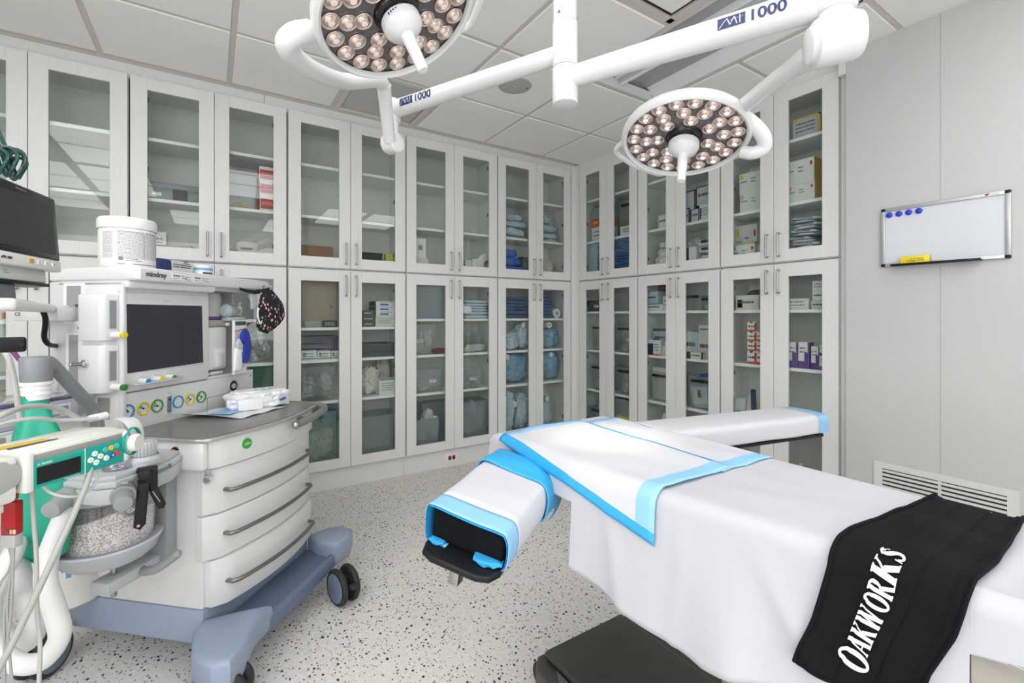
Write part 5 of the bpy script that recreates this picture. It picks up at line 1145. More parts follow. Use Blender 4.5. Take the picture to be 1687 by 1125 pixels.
# torn wipes pack and drape sheet on the worktop
t = thing('wipes_pack', 'torn white soft pack of wipes lying on the dark worktop', 'wipes pack', MW @ Vector((.425, .10, .8195)), MZ + R(-38))
b = MB(); b.lump(.26, .17, .080, 11, .12, 22, 4.5, 14, crease=.15); b.build('pack_film', mat('film_white', 'e3e3e4', .25, bump=(30, .9, (1, 1, 1))), t, smooth=30)
b = MB(); b.box(-.095, .0, -.002, .004, .004, .05, bev=.002); b.build('flap', mat('film_white'), t)
b = MB(); b.lathe([(0, .001), (.022, .001), (.023, 0)], (.085, .0, .04), (0, -1, 0), 28); b.build('closure', mat('closure_grey', 'b9bcc2', .25), t)
b = MB(); b.M = frame((.070, -.0035, .03), (1, 0, .35), (0, 0, 1)); b.box(0, .026, 0, .010, -.001, .003, bev=.002); b.build('blue_mark', mat('mark_blue', '3d4f96', .4), t)
b = MB(); rq = random.Random(2)
for k in range(9): x = rq.uniform(-.06, .05); y = .02 + k * .011; b.M = Matrix.Translation((x, y + .02, .0765)) @ Matrix.Rotation(rq.uniform(-.3, .3), 4, 'Z'); b.box(0, rq.uniform(.02, .05), 0, .003, -.002, .0015)
b.build('print', mat('print_pale', '8a8d94', .5), t, smooth=0)
t = thing('wipe_sheet', 'flat white and blue sheet under the torn wipes pack', 'sheet', MW @ Vector((.33, .14, .8192)), MZ)
b = MB(); b.grid(lambda u, v: (-.11 + .25 * u + .03 * v, .18 - .26 * v - .02 * u, .001 + .004 * math.sin(u * 7 + v * 3) ** 2 + .022 * max(0, .12 - u) * 6 * (1 - v)), 20, 14); b.mi = 1
b.grid(lambda u, v: (-.06 + .15 * u + .02 * v, .105 - .10 * v, .007), 10, 4); so = b.build('sheet_film', [mat('sheet_white', 'dadde0', .35), mat('sheet_blue', '8fb8dd', .4)], t)
t = thing('wire_frame', 'thin wire bracket standing at the back of the worktop', 'bracket', MW @ Vector((.36, .29, .819)), MZ)
b = MB(); b.tube([(-.03, 0, 0), (-.03, 0, .062), (.10, -.01, .065), (.25, -.03, .065), (.25, -.03, 0)], .0015, 6); b.build('wire', METAL, t)
# ------------------------------------------------------------------ patient monitor on its arm
MA_ = R(77.2)
mn = thing('patient_monitor', 'patient monitor with black bezel and dark screen at the left edge', 'monitor', (-.393, 1.395, 1.300), 0)
mn.rotation_euler = (R(-4), 0, MA_)
MWm = mat('monitor_white', 'd6d6d3', .35)
b = MB(); b.box(-.012, .276, .004, .06, .047, .243, bev=.010, seg=3); b.build('monitor_case', MWm, mn)
b = MB(); b.box(-.009, .2725, -.003, .012, .072, .2395, bev=.007, seg=3); bz = b.build('bezel', mat('bezel_black', '141415', .22), mn)
b = MB(); b.box(.018, .250, -.0045, -.002, .088, .216); b.build('screen', mat('monitor_screen', '2c2c2b', .25), bz, smooth=0)
text('mindray', .009, mat('bezel_print', '8d8d8d'), bz, frame((.012, -.0034, .2235), (1, 0, 0), (0, 0, 1)))
b = MB(); b.box(.11, .15, -.0042, -.002, .224, .230, bev=.001); b.build('alarm_light', mat('alarm_grey', '55565a', .3), bz, smooth=0)
b = MB(); b.box(-.010, .272, -.004, .02, .044, .074, bev=.005); ch = b.build('button_strip', MWm, mn)
text('ePM 10M', .0095, INK, ch, frame((.036, -.0048, .056), (1, 0, 0), (0, 0, 1)), shear=.2)
for k, x in enumerate((.135, .165, .195, .225)):
    b = MB(); b.box(x, x + .017, -.0055, -.003, .055, .066, bev=.0015)
    q = b.build('button', mat('button_amber', 'd98a1a', .4) if k == 0 else mat('button_white', 'e4e4e2', .4), ch)
    if k: b = MB(); b.lathe([(.002, .0), (.003, 0)], (x + .0085, -.0058, .0605), (0, -1, 0), 12); b.build('icon', INK, q, smooth=0)
b = MB(); b.cyl((.2755, .012, .066), (.280, .012, .066), .003); b.build('side_stud', BLACK, mn)
b = MB(); b.box(.0, .235, .012, .055, .012, .048, bev=.006); lw = b.build('lower_case', mat('monitor_grey', 'c4c4c1', .4), mn)
b = MB(); b.lathe([(.006, 0), (.0075, 0), (.0075, .001), (.006, .001)], (.045, .0118, .031), (0, -1, 0), 20); b.box(.044, .046, .0108, .012, .032, .038); b.build('power_button', mat('print_mid', '77797c', .5), lw)
b = MB(); b.box(.070, .085, .0112, .0125, .033, .035); b.box(.072, .092, .0112, .0125, .027, .029); b.build('status_light', mat('status_green', '58b184', .4), lw, smooth=0)
b = MB(); b.box(-.002, .237, .008, .057, .004, .012, bev=.002); b.build('dark_base', BLACK, mn)
b = MB(); b.box(.035, .115, .015, .05, -.032, .004, bev=.003); b.build('mount_block', mat('mount_slate', '5f6269', .4), mn)
# arm: part of the machine
inv = MW.inverted()
pa, pb_ = inv @ Vector((-.372, 1.40, 1.252)), inv @ Vector((-.382, 1.49, 1.252))
b = MB(); p1 = Vector((-.03, .60, 1.268)); p0 = inv @ Vector((-.375, 1.40, 1.250))
dv = (p1 - p0); nv = Vector((-dv.y, dv.x, 0)).normalized() * .022
b.verts_faces([], [])
for s_ in (1,):
    q = [p0 + nv, p0 - nv, p1 - nv, p1 + nv]
    b.prism([(v.x, v.y) for v in q], 1.240, 1.268, bev=.010, seg=3)
b.box(-.072, -.012, .53, .66, 1.236, 1.266, bev=.006)
b.build('monitor_arm', MWm, ma)
b = MB(); b.tube(bez([tuple(inv @ V(66, 504, 1.52)), tuple(inv @ V(75, 525, 1.54)), tuple(inv @ V(73, 555, 1.57)), tuple(inv @ V(80, 567, 1.6)), tuple(inv @ V(94, 570, 1.66))], 7), .008, 10); b.build('arm_cable', BLACK, ma)
# green cable coiled over the monitor
t = thing('monitor_cable', 'dark green cable coiled above the patient monitor', 'cable', V(12, 266, 1.10))
GC_ = mat('cable_green', '0b3a36', .3)
o0 = V(12, 266, 1.10)
rt_ = Vector((sn, -cs, 0)); up_ = Vector((0, 0, 1)); fw_ = Vector((cs, sn, 0))
for k, (rx, rz_, dx, dz, df) in enumerate(((.026, .042, .0, .0, 0), (.021, .038, .012, -.006, .012), (.024, .036, -.010, -.004, -.012), (.018, .030, .006, -.010, .022), (.028, .046, -.018, .004, .03))):
    b = MB(); b.tube([rt_ * .82 * (dx + rx * math.cos(a * PI / 20)) + up_ * .82 * (dz + rz_ * math.sin(a * PI / 20)) + fw_ * (df + .006 * math.sin(a * PI / 10)) for a in range(40)], .0042, 8, closed=True); b.build('coil', GC_, t)
b = MB(); b.tube([V(-24, 180, 1.13) - o0, V(-8, 205, 1.12) - o0, V(6, 235, 1.11) - o0, V(20, 262, 1.10) - o0], .0042, 8); b.tube([V(-30, 190, 1.13) - o0, V(-10, 222, 1.12) - o0, V(0, 245, 1.11) - o0, V(8, 268, 1.10) - o0], .0042, 8); b.build('strand', GC_, t)

# ------------------------------------------------------------------ infusion pump on a stand just outside the frame
O_ = Vector((0, 0, HC))
pz = MZ + R(-1)
PO = O_ + 1.15 * (Vector((-.250, 1.108, .919)) - O_) - Vector((sn, -cs, 0)) * .034
pm = thing('infusion_pump', 'white infusion pump with teal keypad and dark display in the foreground', 'infusion pump', PO, pz)
PW = mat('pump_white', 'd8d8d3', .38); TEAL = mat('pump_teal', '0f9a8c', .38)
W_, Dp, Hp = .205, .135, .085
b = MB(); b.prism([(0, .004), (Dp, .004), (Dp, Hp - .006), (.03, Hp), (.010, Hp - .004)], -.004, W_, bev=.007, seg=3, axis='x')
b.build('pump_body', PW, pm)
b = MB(); b.box(.0, W_ + .0, -.006, .012, .060, Hp - .004, bev=.004); b.box(-.004, .012, -.012, .02, .0, Hp - .006, bev=.005); b.box(W_ - .012, W_ + .002, -.010, .02, .004, Hp - .008, bev=.005); b.build('front_frame', PW, pm)
b = MB(); b.box(.010, W_ - .012, -.0065, .004, .058, .074, bev=.002); b.build('carry_slot', mat('slot_shadow', '8f908a', .6), pm)
b = MB(); b.box(.010, W_ - .010, -.010, .008, .004, .060, bev=.004, seg=3); kp = b.build('keypad', TEAL, pm)
b = MB(); b.box(.016, .098, -.0115, -.009, .012, .047, bev=.001); b.build('display', mat('pump_display', '17171a', .12), kp, smooth=0)
b = MB(); b.box(.106, .1075, -.0112, -.009, .004, .060); b.build('seam', PW, kp, smooth=0)
text('B. BRAUN', .0058, PW, kp, frame((.018, -.0103, .0505), (1, 0, 0), (0, 0, 1)), bold=.0002)
text('Infusomat Space', .0046, PW, kp, frame((.066, -.0103, .0065), (1, 0, 0), (0, 0, 1)))
for k, x in enumerate((.050, .062, .074)):
    b = MB(); b.box(x, x + .007, -.0105, -.009, .0535, .0560, bev=.0008); b.build('pump_light', mat('pump_light_red', 'a8635f', .4), kp, smooth=0)
def key(x, z, m, r=.0062, icon=None):
    b = MB(); b.lathe([(0, .0028), (r * .85, .0028), (r, .0016), (r, 0)], (x, -.0098, z), (0, -1, 0), 22); k = b.build('key', m, kp)
    if icon:
        b = MB(); b.lathe([(0, .0032), (r * .35, .0030)], (x, -.0098, z), (0, -1, 0), 3 if icon == 't' else 14); b.build('icon', mat('icon_grey', '8b8f8e', .5) if m is not mat('key_blue', '2458a8') else PW, k)
KW = mat('key_white', 'e8e9e6', .35)
for (x, z) in ((.127, .043), (.118, .031), (.139, .034), (.130, .0225), (.152, .026)): key(x, z, KW, icon='t')
key(.150, .0455, mat('key_teal', '4fb0a5', .4)); key(.163, .0465, mat('key_amber', 'dcae3a', .4)); key(.176, .048, mat('key_teal')); key(.166, .0285, mat('key_blue', '2458a8', .4), icon='o'); key(.178, .030, mat('key_red', 'c4483f', .4))
# rounded door end with teal inside
b = MB()
def shell(u, v):
    a = R(-80 + 190 * u); r_ = .054
    return (W_ + .020 + .045 * v, .058 - r_ * .95 * math.cos(a) * (1 - .25 * v * v), .044 + (r_ * math.sin(a)) * (1 - .1 * v * v))
b.grid(shell, 18, 8); b.verts_faces([shell(i / 18, 1) for i in range(19)], [tuple(range(19))]); 
b.build('door_shell', PW, pm)
b = MB(); b.lathe([(.031, .0), (.0345, .003), (.0345, .007), (.031, .009)], (W_ + .014, .004, .046), (.35, -1, 0), 28); b.build('teal_ring', TEAL, pm)
b = MB(); b.lathe([(0, .016), (.018, .016), (.021, .012), (.021, 0)], (W_ + .012, -.006, .044), (.35, -1, 0), 28); b.build('release_disc', PW, pm)
# side grip
b = MB(); b.lathe([(0, -.002), (.024, -.002), (.030, .002)], (-.006, .055, .042), (-1, 0, 0), 28); b.build('side_recess', mat('recess_grey', 'a3a49c', .5), pm)
b = MB(); b.verts_faces([(-.01, .062, Hp - .0008), (.085, .050, Hp - .0008), (.088, .085, Hp - .0025), (.0, .100, Hp - .0025)], [(0, 1, 2, 3)]); b.build('yellow_sticker', mat('sticker_yellow', 'd9b62e', .5), pm, smooth=0)
b = MB(); b.verts_faces([(.0, .038, Hp + .0006), (.085, .034, Hp + .0006), (.09, .044, Hp + .0004), (.005, .054, Hp + .0002)], [(0, 1, 2, 3)]); b.build('dark_sticker', mat('sticker_navy', '3a4150', .5), pm, smooth=0)
# lower second housing with the dark round opening
b = MB(); b.box(-.22, -.010, -.004, .13, -.012, Hp - .006, bev=.010); sc = b.build('pump_neighbour', PW, pm)
b = MB(); b.lathe([(0, .001), (.028, .001), (.033, -.001)], (-.045, -.004, .042), (0, -1, 0), 30)
for v in b.bm.verts: v.co.x = -.045 + (v.co.x + .045) * 1.25
b.build('side_recess', mat('recess_grey'), sc)
b = MB(); b.box(-.22, -.03, .0, .10, -.026, -.010, bev=.003); b.build('rack_foot', mat('rack_white', 'c8c8c4', .4), pm)
# stand with its black clamp lever
st = thing('infusion_stand', 'infusion stand at the left frame edge, only its black clamp lever in view', 'stand', (V(-130, 560, .85).x, V(-130, 560, .85).y, 0))
b = MB(); b.cyl((0, 0, .05), (0, 0, 1.75), .0125); b.build('pole', METAL, st)
for k in range(5):
    a = 2 * PI * k / 5 + .4; b = MB(); b.tube([(0, 0, .085), (.14 * math.cos(a), .14 * math.sin(a), .08), (.25 * math.cos(a), .25 * math.sin(a), .058)], .013, 8); b.ball((.25 * math.cos(a), .25 * math.sin(a), .026), .026, 12); b.build('leg', DGREY, st)
so_ = Vector(st.location)
b = MB(); e = V(44, 567, .95) - so_; s0 = Vector((0, 0, e.z)); dd = (e - s0).normalized(); nn = Vector((-dd.y, dd.x, 0))
b.M = frame(s0, dd, (0, 0, 1)); L_ = (e - s0).length; b.box(-.02, L_, -.0155, .0155, -.006, .006, bev=.0055, seg=3); b.cyl((L_ - .008, 0, .004), (L_ - .008, 0, .0075), .0035)
lv = b.build('clamp_lever', BLACK, st)
b = MB(); z0_ = PO.z + .03; q = so_.copy(); q.z = z0_; b.tube([Vector((0, 0, z0_)), (PO + Matrix.Rotation(pz, 3, 'Z') @ Vector((-.15, .12, .03))) - so_], .014, 10); b.build('pump_bracket', DGREY, st)

# clear purple case behind the pump, on a side bracket of the machine
b = MB(); b.box(-.40, -.014, .40, .60, .876, .884, bev=.002); b.box(-.05, -.014, .44, .56, .82, .878, bev=.004); b.build('side_bracket', MWHITE, ma)
t = thing('device_case', 'pale device case with a violet tinted top behind the green bag neck', 'case', MW @ Vector((-.16, .50, .8845)), MZ)
b = MB(); b.box(-.22, .08, -.09, .09, 0, .070, bev=.006); b.mi = 1; b.box(-.17, -.075, -.093, -.089, .012, .055, bev=.002); b.box(-.05, .055, -.093, -.089, .012, .055, bev=.002); b.build('case_body', [mat('case_lilac', 'b9b9cc', .3), mat('case_panel', 'd0d1dc', .3)], t)
b = MB(); b.box(-.045, .0, -.0945, -.092, .036, .048); b.box(.01, .045, -.0945, -.092, .036, .048); b.box(-.045, .02, -.0945, -.092, .02, .024); b.build('case_print', mat('case_grey_print', '8d90a4', .5), t, smooth=0)
b = MB(); b.box(-.225, .085, -.095, .095, .071, .082, bev=.004); b.build('lid', clear('lid_violet', 'b49cc4', .45, '7d6a92', .1, .15), t)

# ------------------------------------------------------------------ breathing bag and hoses
t = thing('breathing_bag', 'green breathing bag hanging from the grey elbow behind the pump', 'breathing bag', V(60, 640, 1.30))
bo = V(60, 640, 1.30)
b = MB(); b.lathe([(.026, .022), (.036, .020), (.036, .012), (.031, .011), (.031, .004), (.033, .003), (.033, -.002), (.031, -.003), (.031, -.010), (.033, -.011), (.033, -.016), (.030, -.017), (.029, -.03), (.022, -.03)], seg=30); b.build('collar', WHITE, t)
b = MB(); 
def bagf(u, v):
    a = 2 * PI * u
    ks = [(0, .030, .030), (.08, .031, .030), (.13, .040, .034), (.22, .055, .045), (.4, .072, .056), (.6, .078, .062), (.78, .072, .056), (.88, .062, .04), (.93, .026, .018), (.97, .014, .010), (1, .002, .002)]
    for i in range(len(ks) - 1):
        if v <= ks[i + 1][0] + 1e-9: k = (v - ks[i][0]) / (ks[i + 1][0] - ks[i][0]); break
    rx = ks[i][1] + (ks[i + 1][1] - ks[i][1]) * k; ry = ks[i][2] + (ks[i + 1][2] - ks[i][2]) * k
    w = 1 + (.05 * math.sin(4 * a + 5 * v) + .10 * math.cos(4 * a)) * min(1, v * 5) * (v < .93)
    p = rt_ * (rx * w * math.cos(a) - .005 + .03 * v) + fw_ * (ry * w * math.sin(a)) + up_ * (-.018 - .505 * v)
    return p
b.grid(bagf, 40, 44, closed_u=True); b.build('bag_skin', mat('bag_green', '1f9c80', .38), t)
def hose(name, label, cat, pts, r, m, n=8, ribs=None, parts=()):
    P = [V(*q) for q in pts]
    o0 = P[0].copy(); C_ = bez([p - o0 for p in P], n)
    b = MB(); b.tube(C_, r, 14); o = b.build(name, m, None); o.location = o0; return tag(o, label, cat)
HOSEW = mat('hose_white', 'dcdcdb', .3)
hose('breathing_hose', 'thick white breathing hose hanging in a loop, outer right run', 'hose', [(128, 800, 1.36), (112, 830, 1.30), (96, 870, 1.22), (80, 915, 1.16), (76, 960, 1.12), (92, 1010, 1.12), (98, 1050, 1.12), (70, 1088, 1.12), (28, 1092, 1.12), (-8, 1060, 1.12), (-18, 1000, 1.12), (0, 950, 1.13), (24, 905, 1.2), (40, 860, 1.42)], .0225, HOSEW, 9)
hose('breathing_hose', 'second thick white breathing hose, crossing behind the outer loop', 'hose', [(20, 880, 1.52), (30, 930, 1.26), (38, 975, 1.20), (52, 1010, 1.20), (56, 1045, 1.20), (30, 1062, 1.20), (2, 1040, 1.21), (-20, 990, 1.22), (-40, 930, 1.25)], .024, HOSEW, 9)
hose('drain_hose', 'white hose running from the absorber port down behind the grey line', 'hose', [(150, 775, 1.40), (128, 805, 1.36), (106, 845, 1.34), (92, 880, 1.35), (78, 930, 1.36), (66, 985, 1.33)], .014, HOSEW, 8)
TUBEG = mat('tube_grey', 'a9a9a5', .35)
hose('sampling_line', 'long grey tube slanting from the pump to the lower left corner', 'tube', [(149, 770, 1.04), (143, 795, 1.03), (120, 850, 1.0), (85, 925, .97), (40, 1020, .95), (2, 1095, .93), (-30, 1150, .92)], .0064, TUBEG, 8)
hose('sensor_cable', 'thin pale cable hanging straight down in front of the green bag', 'cable', [(52, 800, .98), (55, 850, .98), (60, 920, .98), (61, 1000, .98), (66, 1060, .98), (64, 1130, .98)], .0040, mat('cable_pale', 'b5b3ad', .4), 8)
hose('pump_tube', 'thin white tube looping under the infusion pump', 'tube', [(66, 796, 1.0), (85, 812, 1.0), (115, 818, 1.02), (140, 812, 1.05), (158, 795, 1.08), (159, 780, 1.08), (150, 770, 1.06)], .0032, mat('tube_white', 'd6d6d2', .3), 8)
hose('monitor_lead', 'pale tube curving down behind the black clamp lever', 'tube', [(4, 575, 1.12), (14, 590, 1.12), (22, 620, 1.13), (28, 655, 1.14), (33, 690, 1.15)], .0062, mat('cable_pale'), 8)
hose('purple_hose', 'thin purple hose behind the grey elbow, upper left', 'hose', [(4, 563, 1.5), (20, 578, 1.5), (36, 596, 1.52), (60, 612, 1.56), (80, 640, 1.62), (84, 675, 1.66)], .007, mat('hose_purple', '8d4a86', .35), 8)
hose('patient_cable', 'pale grey cable arching over the top of the infusion pump', 'cable', [(-10, 690, .98), (10, 681, 1.0), (40, 671, 1.06), (75, 669, 1.12), (105, 676, 1.17), (128, 689, 1.2)], .0065, mat('cable_pale'), 8)
o = hose('pressure_line', 'grey tube with white connector lying on top of the pump', 'tube', [(-10, 702, .98), (20, 694, 1.0), (60, 689, 1.03), (95, 692, 1.07), (140, 691, 1.11), (162, 689, 1.13)], .0045, TUBEG, 8)
b = MB(); a0, a1 = V(146, 690, 1.12) - o.location, V(176, 684, 1.16) - o.location; b.cyl(a0, a1, .008, .0095, 14, .002); lab(b.build('connector', WHITE, o), 'white connector')
# red sensor plug with its leads
t = thing('sensor_plug', 'red cable plug with a grey end hanging before the green bag', 'plug', V(20, 860, .98))
b = MB(); b.M = Matrix.Rotation(YAW - PI / 2, 4, 'Z'); b.box(-.016, .016, -.009, .009, -.026, .046, bev=.003); b.box(-.010, .010, -.006, .006, .048, .062, bev=.003); b.cyl((0, 0, .058), (0, 0, .075), .004); b.build('plug_body', mat('plug_red', 'b01a1c', .35), t)
b = MB(); b.M = Matrix.Rotation(YAW - PI / 2, 4, 'Z'); b.box(-.0155, .0155, -.0095, .0095, -.052, -.024, bev=.003); b.build('plug_end', mat('plug_grey', 'b9b9b7', .4), t)
b = MB(); b.M = Matrix.Rotation(YAW - PI / 2, 4, 'Z')
for k, c_ in enumerate(('2f4f9c', 'd9c12c', 'd8d8d8')):
    b.mi = k; b.box(-.002 + k * .007, .003 + k * .007, -.0100, -.0085, -.021, -.012)
b.build('colour_dots', [mat('dot_' + c_, c_, .4) for c_ in ('2f4f9c', 'd9c12c', 'd8d8d8')], t, smooth=0)
to = Vector(t.location)
for k, (xe, ye, xm, ym) in enumerate(((-6, 985, 15, 940), (8, 1000, 20, 950), (16, 1080, 12, 1000), (4, 1120, 18, 1010))):
    b = MB(); b.tube(bez([V(17 + 3 * (k - 1), 897, .98) - to, V(19 + k, 920, .985) - to, V(xm, ym, .99) - to, V(xe, ye, .99) - to, V(xe - 6 + 6 * k, 1140, .99) - to], 6), .0026, 6); b.build('lead', TUBEG, t)
# ------------------------------------------------------------------ operating table, lying along the room's y axis
TZ = .850
TXF, TYH = 1.285, 1.285          # far edge, head edge
def tx0(y):                       # near edge
    if y > .90: return .772
    if y > .35: return .772 + (.90 - y) / .55 * .095
    return .867 + (.35 - max(y, -.6)) * .12
tb = thing('operating_table', 'operating table with stainless floor base and two arm boards under a white sheet', 'operating table', (1.09, .6, 0))
TO = Vector((1.09, .6, 0))
SS = mat('stainless_dark', '6a6660', .34, .75, var=(3, (1, 1, 1), '5c5852'))
b = MB()
b.M = Matrix.Translation(-TO)
b.prism([(.868, 1.165), (.905, 1.205), (1.29, 1.205), (1.33, 1.17), (1.33, -.25), (.868, -.25)], .028, .118, bev=.012, seg=3)
bb = b.build('base', SS, tb, smooth=40)
b = MB(); b.M = Matrix.Translation(-TO); b.prism([(.915, 1.185), (1.27, 1.185), (1.27, -.2), (.915, -.2)], .116, .142, bev=.010, seg=3); b.build('base_cover', SS, bb, smooth=40)
b = MB(); b.M = Matrix.Translation(-TO); b.prism([(.872, 1.05), (.912, 1.12), (.912, -.2), (.872, -.2)], .112, .128, bev=.006); b.build('side_step', mat('stainless_light', '8b8781', .3, .8), bb, smooth=40)
for (x, y) in ((.93, 1.215), (1.27, 1.215), (.93, -.22), (1.27, -.22)):
    b = MB(); b.M = Matrix.Translation(-TO); b.lathe([(0, -.014), (.030, -.014), (.038, -.008), (.038, .008), (.030, .014), (0, .014)], (x, y, .038), (1, 0, 0), 24); b.build('caster', RUBBER, tb)
b = MB(); b.M = Matrix.Translation(-TO); b.box(.98, 1.20, .30, .62, .14, .45, bev=.02); b.box(1.0, 1.18, .33, .59, .44, .76, bev=.02); b.build('column', METAL, tb)
b = MB(); b.M = Matrix.Translation(-TO); b.box(.90, 1.26, -.45, 1.22, .745, .765, bev=.004); b.build('deck', METAL, tb)
for x in (.895, 1.265):
    b = MB(); b.M = Matrix.Translation(-TO); b.box(x - .005, x + .005, -.45, .86 if x < 1 else 1.15, .690, .772, bev=.002); b.build('side_rail', mat('rail_steel', 'b5b1ab', .25, .9), tb)
b = MB(); b.M = Matrix.Translation(-TO); b.prism([(tx0(-.45) + .03, -.45), (.895, .30), (.80, .90), (.80, 1.24), (1.262, 1.24), (1.262, -.45)], .766, .838, bev=.02, seg=3); b.build('mattress', mat('mattress_black', '222326', .6), tb, smooth=50)
b = MB(); b.M = Matrix.Translation(-TO); b.box(.757, .785, 1.19, 1.245, .675, .71, bev=.004); b.cyl((.80, 1.22, .69), (.80, 1.22, .76), .008); b.build('rail_clamp', DGREY, tb)

RAD = .030
def fold(e, r=RAD):
    """distance past the start of the rounding -> (outward, down)"""
    if e <= 0: return (e, 0)
    a = e / r
    if a < PI / 2: return (r * math.sin(a), r * (1 - math.cos(a)))
    return (r, r + e - r * PI / 2)
def S(p, q, off=0.0):
    """sheet coordinates: p along x on the table top (past the edges it hangs), q along y"""
    x0, x1, yh = tx0(min(q, TYH)), TXF, TYH
    en = (x0 + RAD) - p; ef = p - (x1 - RAD); eh = q - (yh - RAD)
    z = TZ; x, y = p, q; nx = ny = 0; nz = 1
    dn = 0
    if en > 0:
        o, d = fold(en); x = x0 + RAD - o; dn = max(dn, d); nx = -min(1, d / RAD)
    elif ef > 0:
        o, d = fold(ef); x = x1 - RAD + o; dn = max(dn, d); nx = min(1, d / RAD)
    if eh > 0:
        o, d = fold(eh); y = yh - RAD + o; ny = min(1, d / RAD)
        if d > dn: dn = d
    if dn < RAD: nz = 1 - dn / RAD
    else: nz = 0
    hang = max(0, dn - RAD)
    if nx < 0 and hang > 0:
        wv = .020 * math.sin(q * 13 + 1.2) + .012 * math.sin(q * 27 + .5 + hang * 3)
        x -= hang * (.015 + min(1, max(0, (q - .43) / .06)) * (.03 + wv * 2.6 * min(1, hang * 4)))
        x -= .0035 * math.exp(-((q - .60 - hang * .05) / .007) ** 2) * min(1, hang * 12)
        x -= .010 * math.exp(-((q - .47 + hang * .55) / .022) ** 2) * min(1, hang * 8) + .006 * math.exp(-((q - .78 + hang * .12) / .02) ** 2) * min(1, hang * 8)
    if ny > 0 and hang > 0: y += hang * .10
    z -= dn
    if dn == 0:
        k = min(1, (p - x0) / .08, (x1 - p) / .08)
        z += k * (.004 * noise.noise(Vector((p * 5, q * 4, 1))) + .0025 * noise.noise(Vector((p * 16, q * 9, 3))))
        if q < .17: z += .0035 * math.sin(q * 60 + 14 * p + 2 * noise.noise(Vector((p * 6, q * 6, 5)))) * k
    n = Vector((nx, ny, nz)); n.normalize()
    return Vector((x, y, z)) + n * off
def hem(q):
    """how far the near side of the sheet hangs"""
    pts = [(-.6, .06), (.10, .07), (.1879, .085), (.1881, .19), (.24, .285), (.396, .275), (.547, .308), (.736, .298), (.8849, .255), (.8851, .09), (1.30, .085)]
    for a, b_ in zip(pts, pts[1:]):
        if q <= b_[0]: return a[1] + (b_[1] - a[1]) * (q - a[0]) / (b_[0] - a[0])
    return .085
SHEET = mat('sheet_cotton', 'b9b9bf', .9, bump=(6, .18, (1, 1, 1)))
b = MB()
ps = 60; qs = 150
def sheet(u, v):
    if v < .86: q = -.5 + (TYH - RAD + .5) * v / .86
    else: q = TYH - RAD + (.04 + .075) * (v - .86) / .14
    h = hem(min(q, TYH)); x0 = tx0(min(q, TYH))
    if u < .45: p = x0 + RAD - (h + .02) * (1 - u / .45)
    elif u < .88: p = x0 + RAD + (TXF - RAD - x0 - RAD) * (u - .45) / .43
    else: p = TXF - RAD + .13 * (u - .88) / .12
    return S(p, q)
gv = []
vq = sorted(set([j / qs for j in range(qs + 1)] + [.86 * (q + .5) / (TYH - RAD + .5) for q in (.8849, .8851, .8835, .8865, .1879, .1881)]))
gv = [[b.bm.verts.new(sheet(i / ps, v)) for v in vq] for i in range(ps + 1)]
for i in range(ps):
    for j in range(len(vq) - 1): b.bm.faces.new((gv[i][j], gv[i + 1][j], gv[i + 1][j + 1], gv[i][j + 1]))
# drop the long vertical stitch line and folds as geometry
o = b.build('table_sheet', SHEET, None, smooth=60); tag(o, 'big white sheet covering the operating table and hanging down its near side', 'sheet')
sd = o.modifiers.new('thickness', 'SOLIDIFY'); sd.thickness = .0018; sd.offset = -1

# absorbent pads with blue borders
PADW = mat('pad_white', 'c8c8cd', .8, bump=(30, .15, (1, 1, 1)))
PADB = mat('pad_blue_film', '35a3dd', .45)
PADL = mat('pad_blue_layered', '8dbfe6', .6, bump=(60, .3, (1, 1, 1)))
def pad(name, label, c4, widths, off, mats=None, wav=.0, nu=40, nv=40):
    """c4: the four corners in sheet coordinates in order; widths: blue border on edges 01, 12, 23, 30"""
    A, B_, C_, D_ = [Vector((*c, 0)) for c in c4]
    def Q(u, v): return (A * (1 - u) + B_ * u) * (1 - v) + (D_ * (1 - u) + C_ * u) * v
    b = MB(); L01 = ((B_ - A).length + (C_ - D_).length) / 2; L12 = ((C_ - B_).length + (D_ - A).length) / 2
    us = sorted(set([i / nu for i in range(nu + 1)] + [widths[3] / L01, 1 - widths[1] / L01])); vs = sorted(set([i / nv for i in range(nv + 1)] + [widths[0] / L12, 1 - widths[2] / L12]))
    g = {}
    for i, u in enumerate(us):
        for j, v in enumerate(vs):
            p = Q(u, v); w = wav * math.sin(u * 17 + v * 5) * math.sin(v * 3.1) if wav else 0
            g[i, j] = b.bm.verts.new(S(p.x, p.y, off + w + .001 * math.sin(u * 9 + v * 13)))
    for i in range(len(us) - 1):
        for j in range(len(vs) - 1):
            u = (us[i] + us[i + 1]) / 2; v = (vs[j] + vs[j + 1]) / 2
            f = b.bm.faces.new((g[i, j], g[i + 1, j], g[i + 1, j + 1], g[i, j + 1]))
            k = 0
            if (1 - v) * L12 < widths[2]: k = 1
            if u * L01 < widths[3]: k = 2
            if (1 - u) * L01 < widths[1]: k = 2
            if v * L12 < widths[0]: k = 1
            f.material_index = k
    o = b.build(name, [PADW, PADB, PADL], None, smooth=60); m = o.modifiers.new('thickness', 'SOLIDIFY'); m.thickness = .002; m.offset = 1
    return tag(o, label, 'absorbent pad', 'blue bordered absorbent pads')

# arm boards
def local_arm(name, origin, axis_az, roll_, Lr, wd, label): pass
AO = Vector((.478, .888, .785)); aaz = R(33)
def armM(o, az_, rx, ry=0): return Matrix.Translation(o) @ Matrix.Rotation(az_, 4, 'Z') @ Matrix.Rotation(ry, 4, 'Y') @ Matrix.Rotation(rx, 4, 'X')
